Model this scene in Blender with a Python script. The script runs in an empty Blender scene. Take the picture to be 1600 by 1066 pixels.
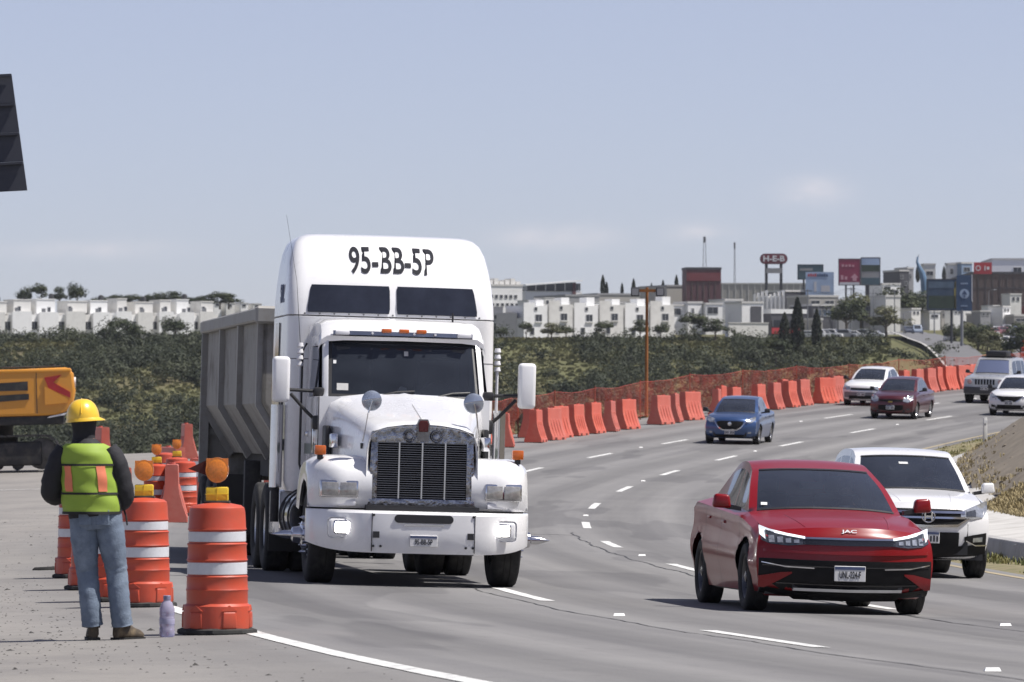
import bpy, bmesh, math, random
import numpy as np
from mathutils import Vector, Matrix

S = bpy.context.scene
COL = S.collection
R = math.radians
rnd = random.Random(7)
CAM_Z = 1.65

# ------------------------------------------------------------------ camera
cam_d = bpy.data.cameras.new('camera')
cam_d.lens = 200.0
cam_d.sensor_width = 36.0
cam_d.clip_start = 0.5
cam_d.clip_end = 20000.0
cam_d.dof.use_dof = True
cam_d.dof.focus_distance = 58.0
cam_d.dof.aperture_fstop = 11.0
cam = bpy.data.objects.new('camera', cam_d)
COL.objects.link(cam)
cam.location = (0, 0, CAM_Z)
cam.rotation_euler = (R(90.0 + 0.80), 0, 0)
S.camera = cam

# ------------------------------------------------------------------ sky and sun
SUN_EL, SUN_AZ = 61.0, -9.0            # azimuth measured from +X towards +Y
world = bpy.data.worlds.new('World')
S.world = world
world.use_nodes = True
wn, wl = world.node_tree.nodes, world.node_tree.links
wn.clear()
wo = wn.new('ShaderNodeOutputWorld')
bg = wn.new('ShaderNodeBackground')
sky = wn.new('ShaderNodeTexSky')
sky.sky_type = 'NISHITA'
sky.sun_disc = False
sky.sun_elevation = R(SUN_EL)
sky.sun_rotation = R(90.0 - SUN_AZ)
sky.altitude = 1900.0
sky.air_density = 1.0
sky.dust_density = 0.6
sky.ozone_density = 8.0
bg.inputs['Strength'].default_value = 0.066
# thin far-off cloud veils low in the sky
tc = wn.new('ShaderNodeTexCoord')
mp = wn.new('ShaderNodeMapping')
mp.inputs['Scale'].default_value = (60.0, 60.0, 140.0)
mp.inputs['Location'].default_value = (0.35, 0.0, 0.12)
cn = wn.new('ShaderNodeTexNoise')
cn.inputs['Scale'].default_value = 1.5
cn.inputs['Detail'].default_value = 7.0
cn.inputs['Roughness'].default_value = 0.55
cr = wn.new('ShaderNodeValToRGB')
cr.color_ramp.elements[0].position = 0.30
cr.color_ramp.elements[1].position = 0.70
cr.color_ramp.elements[0].color = (0, 0, 0, 1)
cr.color_ramp.elements[1].color = (1, 1, 1, 1)
cm = wn.new('ShaderNodeMixRGB')
cm.inputs[2].default_value = (9.4, 8.6, 8.6, 1)
hs = wn.new('ShaderNodeHueSaturation')
hs.inputs['Saturation'].default_value = 0.60
wl.new(tc.outputs['Generated'], mp.inputs['Vector'])
wl.new(mp.outputs['Vector'], cn.inputs['Vector'])
wl.new(cn.outputs['Fac'], cr.inputs['Fac'])
# three small low cumulus far off: bearing, height angle, half sizes (tangents)
sv = wn.new('ShaderNodeSeparateXYZ')
wl.new(tc.outputs['Generated'], sv.inputs[0])


def wm(op, a, b=None):
    k = wn.new('ShaderNodeMath')
    k.operation = op
    for i, q in enumerate((a, b)):
        if q is None:
            continue
        if isinstance(q, (int, float)):
            k.inputs[i].default_value = q
        else:
            wl.new(q, k.inputs[i])
    return k.outputs[0]


ty_ = wm('MAXIMUM', sv.outputs['Y'], 0.01)
tu, tw = wm('DIVIDE', sv.outputs['X'], ty_), wm('DIVIDE', sv.outputs['Z'], ty_)
msum = None
for u0, w0, su, sw, amt in ((.0085, .0322, .011, .0019, .42), (.0325, .0330, .006, .0016, .34), (.0530, .0400, .0058, .0024, .55), (-.075, .030, .016, .0016, .25), (.105, .045, .012, .002, .3)):
    du = wm('DIVIDE', wm('SUBTRACT', tu, u0), su)
    dw = wm('DIVIDE', wm('SUBTRACT', tw, w0), sw)
    g_ = wm('POWER', 2.718, wm('MULTIPLY', wm('ADD', wm('MULTIPLY', du, du), wm('MULTIPLY', dw, dw)), -1.0))
    g_ = wm('MULTIPLY', g_, amt)
    msum = g_ if msum is None else wm('ADD', msum, g_)
wl.new(wm('MULTIPLY', msum, cr.outputs['Color']), cm.inputs[0])
wl.new(sky.outputs[0], hs.inputs['Color'])
tn = wn.new('ShaderNodeMixRGB')           # the camera's cool white balance
tn.blend_type = 'MULTIPLY'
tn.inputs[0].default_value = 1.0
tn.inputs[2].default_value = (1.05, 0.965, 1.04, 1)
wl.new(hs.outputs['Color'], tn.inputs[1])
wl.new(tn.outputs[0], cm.inputs[1])
wl.new(cm.outputs[0], bg.inputs['Color'])
wl.new(bg.outputs[0], wo.inputs['Surface'])

sun_d = bpy.data.lights.new('sun', 'SUN')
sun_d.energy = 4.2
sun_d.angle = R(0.55)
sun_d.color = (1.0, 0.955, 0.90)
sun = bpy.data.objects.new('sun', sun_d)
COL.objects.link(sun)
sdir = Vector((math.cos(R(SUN_EL)) * math.cos(R(SUN_AZ)), math.cos(R(SUN_EL)) * math.sin(R(SUN_AZ)), math.sin(R(SUN_EL))))
sun.rotation_euler = (-sdir).to_track_quat('-Z', 'Y').to_euler()
sun.location = (40, 60, 80)

vs = S.view_settings
vs.view_transform = 'Standard'
vs.look = 'None'
vs.exposure = 0.65
vs.gamma = 1.0
vs.use_curve_mapping = False
S.cycles.max_bounces = 6
S.cycles.transparent_max_bounces = 16
S.cycles.use_denoising = True

# ------------------------------------------------------------------ materials
MATS = {}


def mat(name, col, rough=0.6, metal=0.0, var=0.12, scale=6.0, bump=0.0, orand=0.0, bscale=40.0, coat=0.0,
        spec=0.5, dirt=None, dirt_amt=0.0, dirt_scale=3.0, rvar=0.1, emit=None, estr=0.0, col2=None, thr=(0.4, 0.65)):
    if name in MATS:
        return MATS[name]
    m = bpy.data.materials.new(name)
    m.use_nodes = True
    n, l = m.node_tree.nodes, m.node_tree.links
    b = n['Principled BSDF']
    b.inputs['Roughness'].default_value = rough
    b.inputs['Metallic'].default_value = metal
    b.inputs['Coat Weight'].default_value = coat
    b.inputs['Coat Roughness'].default_value = 0.06
    b.inputs['Specular IOR Level'].default_value = spec
    t = n.new('ShaderNodeTexCoord')
    no = n.new('ShaderNodeTexNoise')
    no.inputs['Scale'].default_value = scale
    no.inputs['Detail'].default_value = 6.0
    no.inputs['Roughness'].default_value = 0.65
    l.new(t.outputs['Object'], no.inputs['Vector'])
    rp = n.new('ShaderNodeValToRGB')
    rp.color_ramp.elements[0].position = 0.3
    rp.color_ramp.elements[1].position = 0.7
    c0 = [max(0.0, c * (1 - var)) for c in col]
    c1 = [min(1.0, c * (1 + var)) for c in col]
    if col2:
        c0, c1 = col, col2
        rp.color_ramp.elements[0].position, rp.color_ramp.elements[1].position = thr
    rp.color_ramp.elements[0].color = (*c0, 1)
    rp.color_ramp.elements[1].color = (*c1, 1)
    l.new(no.outputs['Fac'], rp.inputs['Fac'])
    out = rp.outputs['Color']
    if dirt is not None:
        n2 = n.new('ShaderNodeTexNoise')
        n2.inputs['Scale'].default_value = dirt_scale
        n2.inputs['Detail'].default_value = 9.0
        n2.inputs['Roughness'].default_value = 0.72
        l.new(t.outputs['Object'], n2.inputs['Vector'])
        r2 = n.new('ShaderNodeValToRGB')
        r2.color_ramp.elements[0].position = 0.48
        r2.color_ramp.elements[1].position = 0.72
        r2.color_ramp.elements[0].color = (0, 0, 0, 1)
        r2.color_ramp.elements[1].color = (dirt_amt,) * 3 + (1,)
        l.new(n2.outputs['Fac'], r2.inputs['Fac'])
        mx = n.new('ShaderNodeMixRGB')
        mx.inputs[2].default_value = (*dirt, 1)
        l.new(r2.outputs['Color'], mx.inputs[0])
        l.new(out, mx.inputs[1])
        out = mx.outputs[0]
    if orand:                                   # every copy faded a little differently
        oi = n.new('ShaderNodeObjectInfo')
        wn_ = n.new('ShaderNodeTexWhiteNoise')
        wn_.noise_dimensions = '3D'
        l.new(oi.outputs['Location'], wn_.inputs['Vector'])
        hv = n.new('ShaderNodeHueSaturation')
        for sock, lo, hi, src in (('Value', 1 - orand, 1 + orand * .7, wn_.outputs['Value']), ('Saturation', 1 - orand * .9, 1.0, wn_.outputs['Value'])):
            q = n.new('ShaderNodeMapRange')
            q.inputs['To Min'].default_value = lo
            q.inputs['To Max'].default_value = hi
            l.new(src, q.inputs['Value'])
            l.new(q.outputs[0], hv.inputs[sock])
        l.new(out, hv.inputs['Color'])
        out = hv.outputs['Color']
    l.new(out, b.inputs['Base Color'])
    if rvar:
        mr = n.new('ShaderNodeMapRange')
        mr.inputs['To Min'].default_value = max(0.02, rough - rvar)
        mr.inputs['To Max'].default_value = min(1.0, rough + rvar)
        l.new(no.outputs['Fac'], mr.inputs['Value'])
        l.new(mr.outputs[0], b.inputs['Roughness'])
    if bump:
        nb = n.new('ShaderNodeTexNoise')
        nb.inputs['Scale'].default_value = bscale
        nb.inputs['Detail'].default_value = 4.0
        l.new(t.outputs['Object'], nb.inputs['Vector'])
        bp = n.new('ShaderNodeBump')
        bp.inputs['Strength'].default_value = bump
        bp.inputs['Distance'].default_value = 0.02
        l.new(nb.outputs['Fac'], bp.inputs['Height'])
        l.new(bp.outputs['Normal'], b.inputs['Normal'])
    if emit:
        b.inputs['Emission Color'].default_value = (*emit, 1)
        b.inputs['Emission Strength'].default_value = estr
    MATS[name] = m
    return m


def glass_mat(name, tint, refl=(0.9, 0.93, 1.0), dark=0.0, ior=1.9):
    if name in MATS:
        return MATS[name]
    m = bpy.data.materials.new(name)
    m.use_nodes = True
    n, l = m.node_tree.nodes, m.node_tree.links
    n.clear()
    o = n.new('ShaderNodeOutputMaterial')
    tr = n.new('ShaderNodeBsdfTransparent')
    tr.inputs['Color'].default_value = (*tint, 1)
    gl = n.new('ShaderNodeBsdfGlossy')
    gl.inputs['Color'].default_value = (*refl, 1)
    gl.inputs['Roughness'].default_value = 0.03
    fr = n.new('ShaderNodeFresnel')
    fr.inputs['IOR'].default_value = ior
    t = n.new('ShaderNodeTexCoord')
    no = n.new('ShaderNodeTexNoise')
    no.inputs['Scale'].default_value = 2.2
    bp = n.new('ShaderNodeBump')
    bp.inputs['Strength'].default_value = 0.03
    l.new(t.outputs['Object'], no.inputs['Vector'])
    l.new(no.outputs['Fac'], bp.inputs['Height'])
    l.new(bp.outputs['Normal'], gl.inputs['Normal'])
    mx = n.new('ShaderNodeMixShader')
    l.new(fr.outputs[0], mx.inputs[0])
    l.new(tr.outputs[0], mx.inputs[1])
    l.new(gl.outputs[0], mx.inputs[2])
    df = n.new('ShaderNodeBsdfDiffuse')            # a film of road dust, its blue tint painting in sky reflections
    df.inputs['Color'].default_value = (.36, .42, .54, 1)
    md = n.new('ShaderNodeMixShader')
    dn = n.new('ShaderNodeTexNoise')
    dn.inputs['Scale'].default_value = 3.0
    dn.inputs['Detail'].default_value = 5.0
    l.new(t.outputs['Object'], dn.inputs['Vector'])
    dm = n.new('ShaderNodeMapRange')
    dm.inputs['To Min'].default_value = .02
    dm.inputs['To Max'].default_value = .075
    l.new(dn.outputs['Fac'], dm.inputs['Value'])
    l.new(dm.outputs[0], md.inputs[0])
    l.new(mx.outputs[0], md.inputs[1])
    l.new(df.outputs[0], md.inputs[2])
    l.new(md.outputs[0], o.inputs['Surface'])
    MATS[name] = m
    return m


# ------------------------------------------------------------------ mesh helpers
class MB:
    """collects shapes; build() links them as one mesh object"""

    def __init__(s):
        s.v, s.f = [], []

    def add(s, vs_, fs_, M=None):
        o = len(s.v)
        if M is not None:
            vs_ = [M @ Vector(p) for p in vs_]
        s.v += [tuple(p) for p in vs_]
        s.f += [tuple(i + o for i in f) for f in fs_]
        return s

    def box(s, x0, x1, y0, y1, z0, z1, M=None):
        v = [(x0, y0, z0), (x1, y0, z0), (x1, y1, z0), (x0, y1, z0), (x0, y0, z1), (x1, y0, z1), (x1, y1, z1), (x0, y1, z1)]
        f = [(0, 3, 2, 1), (4, 5, 6, 7), (0, 1, 5, 4), (1, 2, 6, 5), (2, 3, 7, 6), (3, 0, 4, 7)]
        return s.add(v, f, M)

    def rbox(s, x0, x1, y0, y1, z0, z1, r=0.02, seg=2, M=None):
        bm = bmesh.new()
        bmesh.ops.create_cube(bm, size=1.0)
        for v in bm.verts:
            v.co = Vector((x0 + (v.co.x + .5) * (x1 - x0), y0 + (v.co.y + .5) * (y1 - y0), z0 + (v.co.z + .5) * (z1 - z0)))
        bmesh.ops.bevel(bm, geom=list(bm.edges), offset=r, segments=seg, affect='EDGES', profile=0.5)
        s.bm(bm, M)
        return s

    def hexa(s, pts, r=0.0, seg=2, M=None):
        """8 corner points: bottom 4 (ccw), top 4"""
        f = [(0, 3, 2, 1), (4, 5, 6, 7), (0, 1, 5, 4), (1, 2, 6, 5), (2, 3, 7, 6), (3, 0, 4, 7)]
        if r <= 0:
            return s.add(pts, f, M)
        bm = bmesh.new()
        vv = [bm.verts.new(p) for p in pts]
        for q in f:
            bm.faces.new([vv[i] for i in q])
        bmesh.ops.bevel(bm, geom=list(bm.edges), offset=r, segments=seg, affect='EDGES', profile=0.5)
        s.bm(bm, M)
        return s

    def bm(s, bm, M=None):
        bm.verts.index_update()
        s.add([v.co.copy() for v in bm.verts], [[v.index for v in f.verts] for f in bm.faces], M)
        bm.free()

    def cyl(s, p0, p1, r0, r1=None, n=16, caps=True):
        r1 = r0 if r1 is None else r1
        p0, p1 = Vector(p0), Vector(p1)
        ax = (p1 - p0).normalized()
        up = Vector((0, 0, 1)) if abs(ax.z) < .9 else Vector((1, 0, 0))
        a = ax.cross(up).normalized()
        b = ax.cross(a)
        v, f = [], []
        for p, r_ in ((p0, r0), (p1, r1)):
            for i in range(n):
                t = 2 * math.pi * i / n
                v.append(p + a * (r_ * math.cos(t)) + b * (r_ * math.sin(t)))
        for i in range(n):
            j = (i + 1) % n
            f.append((i, j, n + j, n + i))
        if caps:
            f.append(tuple(range(n - 1, -1, -1)))
            f.append(tuple(range(n, 2 * n)))
        return s.add(v, f)

    def tube(s, pts, r, n=8):
        pts = [Vector(p) for p in pts]
        rr = r if isinstance(r, (list, tuple)) else [r] * len(pts)
        rings = []
        for i, p in enumerate(pts):
            d = (pts[min(i + 1, len(pts) - 1)] - pts[max(i - 1, 0)]).normalized()
            up = Vector((0, 0, 1)) if abs(d.z) < .95 else Vector((1, 0, 0))
            a = d.cross(up).normalized()
            b = d.cross(a)
            rings.append([p + a * (rr[i] * math.cos(2 * math.pi * k / n)) + b * (rr[i] * math.sin(2 * math.pi * k / n)) for k in range(n)])
        return s.loft(rings)

    def loft(s, rings, closed=True, caps=True):
        n = len(rings[0])
        v = [p for r_ in rings for p in r_]
        f = []
        for i in range(len(rings) - 1):
            for k in range(n if closed else n - 1):
                j = (k + 1) % n
                f.append((i * n + k, i * n + j, (i + 1) * n + j, (i + 1) * n + k))
        if closed and caps:
            f.append(tuple(range(n - 1, -1, -1)))
            f.append(tuple((len(rings) - 1) * n + k for k in range(n)))
        return s.add(v, f)

    def lathe(s, prof, n=24, M=None, caps=True):
        rings = [[(r_ * math.cos(2 * math.pi * k / n), r_ * math.sin(2 * math.pi * k / n), z) for k in range(n)] for r_, z in prof]
        t = MB().loft(rings, True, caps)
        return s.add(t.v, t.f, M)

    def prism(s, poly, a, b, axis='x', M=None):
        """polygon in the two other axes, extruded along axis from a to b"""
        def P(u, w, t):
            return (t, u, w) if axis == 'x' else ((u, t, w) if axis == 'y' else (u, w, t))
        n = len(poly)
        v = [P(u, w, a) for u, w in poly] + [P(u, w, b) for u, w in poly]
        f = [tuple(range(n))[::-1], tuple(range(n, 2 * n))]
        for i in range(n):
            j = (i + 1) % n
            f.append((i, j, n + j, n + i))
        return s.add(v, f, M)

    def build(s, name, m=None, parent=None, smooth=35, loc=None, fix=True, bevel=0.0):
        me = bpy.data.meshes.new(name)
        me.from_pydata(s.v, [], s.f)
        if fix:
            bm = bmesh.new()
            bm.from_mesh(me)
            bmesh.ops.remove_doubles(bm, verts=bm.verts, dist=1e-5)
            if bevel:
                es = [e for e in bm.edges if len(e.link_faces) == 2 and e.calc_face_angle(0) > R(40)]
                bmesh.ops.bevel(bm, geom=es, offset=bevel, segments=2, affect='EDGES', profile=.5, clamp_overlap=True)
            bmesh.ops.recalc_face_normals(bm, faces=bm.faces)
            bm.to_mesh(me)
            bm.free()
        if smooth:
            me.shade_smooth()
            me.set_sharp_from_angle(angle=R(smooth))
        return link(name, me, m, parent, loc)


def link(name, me, m=None, parent=None, loc=None):
    o = bpy.data.objects.new(name, me)
    COL.objects.link(o)
    if m is not None and me is not None:
        me.materials.clear()
        me.materials.append(m)
    if parent is not None:
        o.parent = parent
    if loc is not None:
        o.location = loc
    return o


def tag(o, label=None, cat=None, group=None, kind=None):
    if label:
        o['label'] = label
    if cat:
        o['category'] = cat
    if group:
        o['group'] = group
    if kind:
        o['kind'] = kind
    return o


def thing(name, label, cat, loc=(0, 0, 0), rz=0.0, group=None, rx=0.0, ry=0.0):
    o = bpy.data.objects.new(name, None)
    COL.objects.link(o)
    o.empty_display_size = .2
    o.location = loc
    o.rotation_euler = (rx, ry, rz)
    return tag(o, label, cat, group)


def kids(o):
    return list(o.children)


def copy_tree(o, loc, rz=None, label=None, parent=None):
    c = o.copy()
    COL.objects.link(c)
    c.parent = parent
    if loc is not None:
        c.location = loc
    if rz is not None:
        c.rotation_euler.z = rz
    if label:
        c['label'] = label
    for ch in kids(o):
        copy_tree(ch, None, None, None, c)
    return c


def text_obj(name, body, size, m, parent, M, extrude=0.004, bold=0.0, sx=1.0, align='CENTER', fn=None):
    cu = bpy.data.curves.new(name, 'FONT')
    cu.body = body
    cu.size = size
    cu.extrude = extrude
    cu.offset = bold
    cu.resolution_u = 6
    cu.align_x = align
    cu.align_y = 'CENTER'
    t = bpy.data.objects.new('tmp', cu)
    me = bpy.data.meshes.new_from_object(t)
    bpy.data.objects.remove(t)
    bpy.data.curves.remove(cu)
    for v in me.vertices:
        co = Vector((v.co.x * sx, v.co.y, v.co.z))
        v.co = fn(co) if fn else M @ co
    return link(name, me, m, parent)


ORD = ['first', 'second', 'third', 'fourth', 'fifth', 'sixth', 'seventh', 'eighth', 'ninth', 'tenth', 'eleventh', 'twelfth',
       'thirteenth', 'fourteenth', 'fifteenth', 'sixteenth', 'seventeenth', 'eighteenth', 'nineteenth', 'twentieth']
ORD += ['twenty-' + o for o in ORD[:9]] + ['thirtieth'] + ['thirty-' + o for o in ORD[:9]] + ['fortieth'] + ['forty-' + o for o in ORD[:9]]


def smooth01(t):
    t = max(0.0, min(1.0, t))
    return t * t * (3 - 2 * t)


def interp(x, xs, ys):
    return float(np.interp(x, xs, ys))


# ------------------------------------------------------------------ the road's geometry: an arc of 400 m radius
CX, CY, RR = 400.41, 103.21, 399.04
BANK = 0.0274
KN = [-60, 0, 25, 42, 60, 78, 97, 125, 155, 185, 240, 300, 380, 480]
KZ = [-1.25, -1.42, -1.59, -1.80, -1.943, -1.965, -1.972, -1.766, -1.30, -0.62, 1.10, 3.25, 5.2, 5.4]


def pchip(x, xs, ys):
    if x <= xs[0]:
        return ys[0]
    if x >= xs[-1]:
        return ys[-1]
    i = max(k for k in range(len(xs) - 1) if xs[k] <= x)
    h = [xs[k + 1] - xs[k] for k in range(len(xs) - 1)]
    dl = [(ys[k + 1] - ys[k]) / h[k] for k in range(len(xs) - 1)]

    def sl(k):
        if k == 0:
            return dl[0]
        if k == len(xs) - 1:
            return dl[-1]
        if dl[k - 1] * dl[k] <= 0:
            return 0.0
        w1, w2 = 2 * h[k] + h[k - 1], h[k] + 2 * h[k - 1]
        return (w1 + w2) / (w1 / dl[k - 1] + w2 / dl[k])
    t = (x - xs[i]) / h[i]
    m0, m1 = sl(i) * h[i], sl(i + 1) * h[i]
    return ((2 * t ** 3 - 3 * t * t + 1) * ys[i] + (t ** 3 - 2 * t * t + t) * m0 + (-2 * t ** 3 + 3 * t * t) * ys[i + 1] + (t ** 3 - t * t) * m1)


def road_xy(a, d):
    th = a / RR
    return CX - (RR + d) * math.cos(th), CY + (RR + d) * math.sin(th)


def road_ad(x, y):
    return math.atan2(y - CY, CX - x) * RR, math.hypot(x - CX, y - CY) - RR


def road_z(a, d):
    yc = CY + RR * math.sin(a / RR)
    z = pchip(yc, KN, KZ)
    dd = min(d, 7.4)
    return CAM_Z + z + BANK * max(dd, -5.0) - 0.02 * max(0.0, d - 7.4)


def on_road(x, y):
    a, d = road_ad(x, y)
    return road_z(a, d)


def rp(a, d, dz=0.0):
    x, y = road_xy(a, d)
    return Vector((x, y, road_z(a, d) + dz))


def heading(a):
    """rotation about Z of a vehicle (modelled with its nose towards -Y) driving towards the camera"""
    return -a / RR * -1.0 * -1.0


def slope_mat(a, d):
    """orientation of the road surface under a vehicle, nose along the traffic"""
    p0, p1 = rp(a - 1.5, d), rp(a + 1.5, d)
    fy = (p1 - p0).normalized()                  # local +Y: away from the nose
    q = rp(a, d - 1.0) - rp(a, d + 1.0)
    fx = (q - fy * q.dot(fy)).normalized()
    fz = fx.cross(fy)
    return Matrix((fx, fy, fz)).transposed().to_4x4()
# ------------------------------------------------------------------ terrain
HY = [-80, 150, 250, 400, 740, 1050, 1140, 1230, 1400, 1700, 3500, 9000]
HZ = [-6.0, -7.0, -8.0, -11.0, -9.5, 15.0, 16.6, 19.5, 24.0, 28.0, 36.0, 36.0]


def left_limit(a):
    return 24.0 - 14.0 * smooth01((a - 60.0) / 18.0)


def hill_z(x, y):
    n = math.sin(x * .021 + 1.3) * math.cos(y * .013) * .8 + math.sin(x * .05 + y * .031) * .35 + math.sin(x * .034 + y * .0093 + 2) * 1.3
    k = smooth01((y - 700) / 60.0) * (1 - smooth01((y - 960) / 70.0))
    return CAM_Z + pchip(y, HY, HZ) + n * k


def verge_z(d, wid=0.0):
    return interp(d, [-200, -17.5, -7.9, -7.0, -5.95, -5.8, -4.6], [6.9, 6.9, .60, .40, .30, .02, 0.0])


def terrain_z(x, y):
    hz = hill_z(x, y)
    a, d = road_ad(x, y)
    if a > 420 or y > 480:
        return hz
    ll = left_limit(a)
    if d > ll:
        z = road_z(a, ll) - .25 - .38 * (d - ll)
        return max(z, hz) if y < 330 else hz + (max(z, hz) - hz) * (1 - smooth01((y - 330) / 60))
    if d > -4.6:
        return road_z(a, d) - .25
    return road_z(a, -4.7) + verge_z(d) - .35


def make_terrain():
    ys = list(np.arange(-80, 340, 6.0)) + list(np.geomspace(340, 1500, 90)) + list(np.geomspace(1560, 9000, 14))
    ts = np.linspace(-1, 1, 131)
    ts = np.sign(ts) * (np.abs(ts) ** 1.5)
    v, f = [], []
    for y in ys:
        hw = 70 + .45 * max(y, 0)
        for t in ts:
            x = t * hw
            v.append((x, y, terrain_z(x, y)))
    n = len(ts)
    for i in range(len(ys) - 1):
        for k in range(n - 1):
            f.append((i * n + k, i * n + k + 1, (i + 1) * n + k + 1, (i + 1) * n + k))
    mb = MB()
    mb.v, mb.f = v, f
    return mb


m = mat('hill_soil', (0.100, 0.102, 0.050), .95, 0, .35, .04, dirt=(0.135, 0.100, .066), dirt_amt=.75, dirt_scale=.022, spec=.1)
tag(make_terrain().build('ground', m, smooth=60, fix=False), kind='structure')


# ------------------------------------------------------------------ asphalt
def asphalt_mat():
    m = bpy.data.materials.new('asphalt')
    m.use_nodes = True
    n, l = m.node_tree.nodes, m.node_tree.links
    b = n['Principled BSDF']
    geo = n.new('ShaderNodeNewGeometry')
    sub = n.new('ShaderNodeVectorMath'); sub.operation = 'SUBTRACT'
    sub.inputs[1].default_value = (CX, CY, 0)
    l.new(geo.outputs['Position'], sub.inputs[0])
    mul = n.new('ShaderNodeVectorMath'); mul.operation = 'MULTIPLY'
    mul.inputs[1].default_value = (1, 1, 0)
    l.new(sub.outputs[0], mul.inputs[0])
    ln = n.new('ShaderNodeVectorMath'); ln.operation = 'LENGTH'
    l.new(mul.outputs[0], ln.inputs[0])
    d = n.new('ShaderNodeMath'); d.operation = 'SUBTRACT'; d.inputs[1].default_value = RR
    l.new(ln.outputs['Value'], d.inputs[0])
    sx = n.new('ShaderNodeSeparateXYZ')
    l.new(mul.outputs[0], sx.inputs[0])
    at = n.new('ShaderNodeMath'); at.operation = 'ARCTAN2'
    ng = n.new('ShaderNodeMath'); ng.operation = 'MULTIPLY'; ng.inputs[1].default_value = -1
    l.new(sx.outputs['X'], ng.inputs[0])
    l.new(sx.outputs['Y'], at.inputs[0]); l.new(ng.outputs[0], at.inputs[1])
    arc = n.new('ShaderNodeMath'); arc.operation = 'MULTIPLY'; arc.inputs[1].default_value = RR
    l.new(at.outputs[0], arc.inputs[0])
    cb = n.new('ShaderNodeCombineXYZ')
    l.new(d.outputs[0], cb.inputs['X']); l.new(arc.outputs[0], cb.inputs['Y'])

    def noise(scale_vec, scale, detail=6, rough=.6, loc=(0, 0, 0)):
        mp = n.new('ShaderNodeMapping'); mp.inputs['Scale'].default_value = scale_vec; mp.inputs['Location'].default_value = loc
        l.new(cb.outputs[0], mp.inputs['Vector'])
        no = n.new('ShaderNodeTexNoise'); no.inputs['Scale'].default_value = scale
        no.inputs['Detail'].default_value = detail; no.inputs['Roughness'].default_value = rough
        l.new(mp.outputs[0], no.inputs['Vector'])
        return no.outputs['Fac']

    def ramp(src, p0, c0, p1, c1):
        r = n.new('ShaderNodeValToRGB')
        r.color_ramp.elements[0].position = p0; r.color_ramp.elements[1].position = p1
        r.color_ramp.elements[0].color = (*c0, 1); r.color_ramp.elements[1].color = (*c1, 1)
        l.new(src, r.inputs['Fac'])
        return r.outputs['Color']

    def mix(fac, a, b_, mode='MIX'):
        x = n.new('ShaderNodeMixRGB'); x.blend_type = mode
        if isinstance(fac, float): x.inputs[0].default_value = fac
        else: l.new(fac, x.inputs[0])
        for s, i in ((a, 1), (b_, 2)):
            if isinstance(s, tuple): x.inputs[i].default_value = (*s, 1)
            else: l.new(s, x.inputs[i])
        return x.outputs[0]

    base = ramp(noise((1, 1, 1), .35, 8, .7), .3, (.168, .164, .164), .7, (.200, .196, .193))
    # long worn streaks along the wheel paths
    st = ramp(noise((1.5, .022, 1), 1.0, 5, .6), .32, (.80, .80, .81), .66, (1.08, 1.08, 1.07))
    col = mix(1.0, base, st, 'MULTIPLY')
    wv = n.new('ShaderNodeMath'); wv.operation = 'SINE'
    wm = n.new('ShaderNodeMath'); wm.operation = 'MULTIPLY_ADD'; wm.inputs[1].default_value = 2 * math.pi / 1.777; wm.inputs[2].default_value = .4
    l.new(d.outputs[0], wm.inputs[0]); l.new(wm.outputs[0], wv.inputs[0])
    wt = n.new('ShaderNodeMapRange')
    wt.inputs['From Min'].default_value = -1; wt.inputs['To Min'].default_value = .84; wt.inputs['To Max'].default_value = 1.06
    l.new(wv.outputs[0], wt.inputs['Value'])
    col = mix(1.0, col, wt.outputs[0], 'MULTIPLY')
    # repair patches and oil marks
    pt = ramp(noise((.5, .06, 1), .8, 3, .5, (4, 9, 0)), .56, (1, 1, 1), .575, (.80, .80, .81))
    col = mix(1.0, col, pt, 'MULTIPLY')
    sp = ramp(noise((1, 1, 1), 2.6, 9, .78, (3, 1, 0)), .56, (1, 1, 1), .72, (.58, .58, .58))
    col = mix(1.0, col, sp, 'MULTIPLY')
    fine = ramp(noise((1, 1, 1), 55.0, 3, .7), .3, (.84, .84, .84), .7, (1.14, 1.14, 1.14))
    col = mix(1.0, col, fine, 'MULTIPLY')
    # the dusty, lighter hard shoulder on the far side of the edge line
    sh = n.new('ShaderNodeMapRange'); sh.inputs['From Min'].default_value = 7.5; sh.inputs['From Max'].default_value = 9.5
    l.new(d.outputs[0], sh.inputs['Value'])
    dust = ramp(noise((1, .6, 1), .5, 9, .75, (7, 3, 0)), .35, (.175, .166, .158), .68, (.26, .245, .225))
    dust = mix(1.0, dust, sp, 'MULTIPLY')
    dust = mix(1.0, dust, fine, 'MULTIPLY')
    col = mix(sh.outputs[0], col, dust)
    l.new(col, b.inputs['Base Color'])
    b.inputs['Roughness'].default_value = .78
    b.inputs['Specular IOR Level'].default_value = .32
    bp = n.new('ShaderNodeBump'); bp.inputs['Strength'].default_value = .35; bp.inputs['Distance'].default_value = .01
    l.new(noise((1, 1, 1), 40.0, 4, .7), bp.inputs['Height'])
    l.new(bp.outputs[0], b.inputs['Normal'])
    return m


M_ASPH = asphalt_mat()


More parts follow.
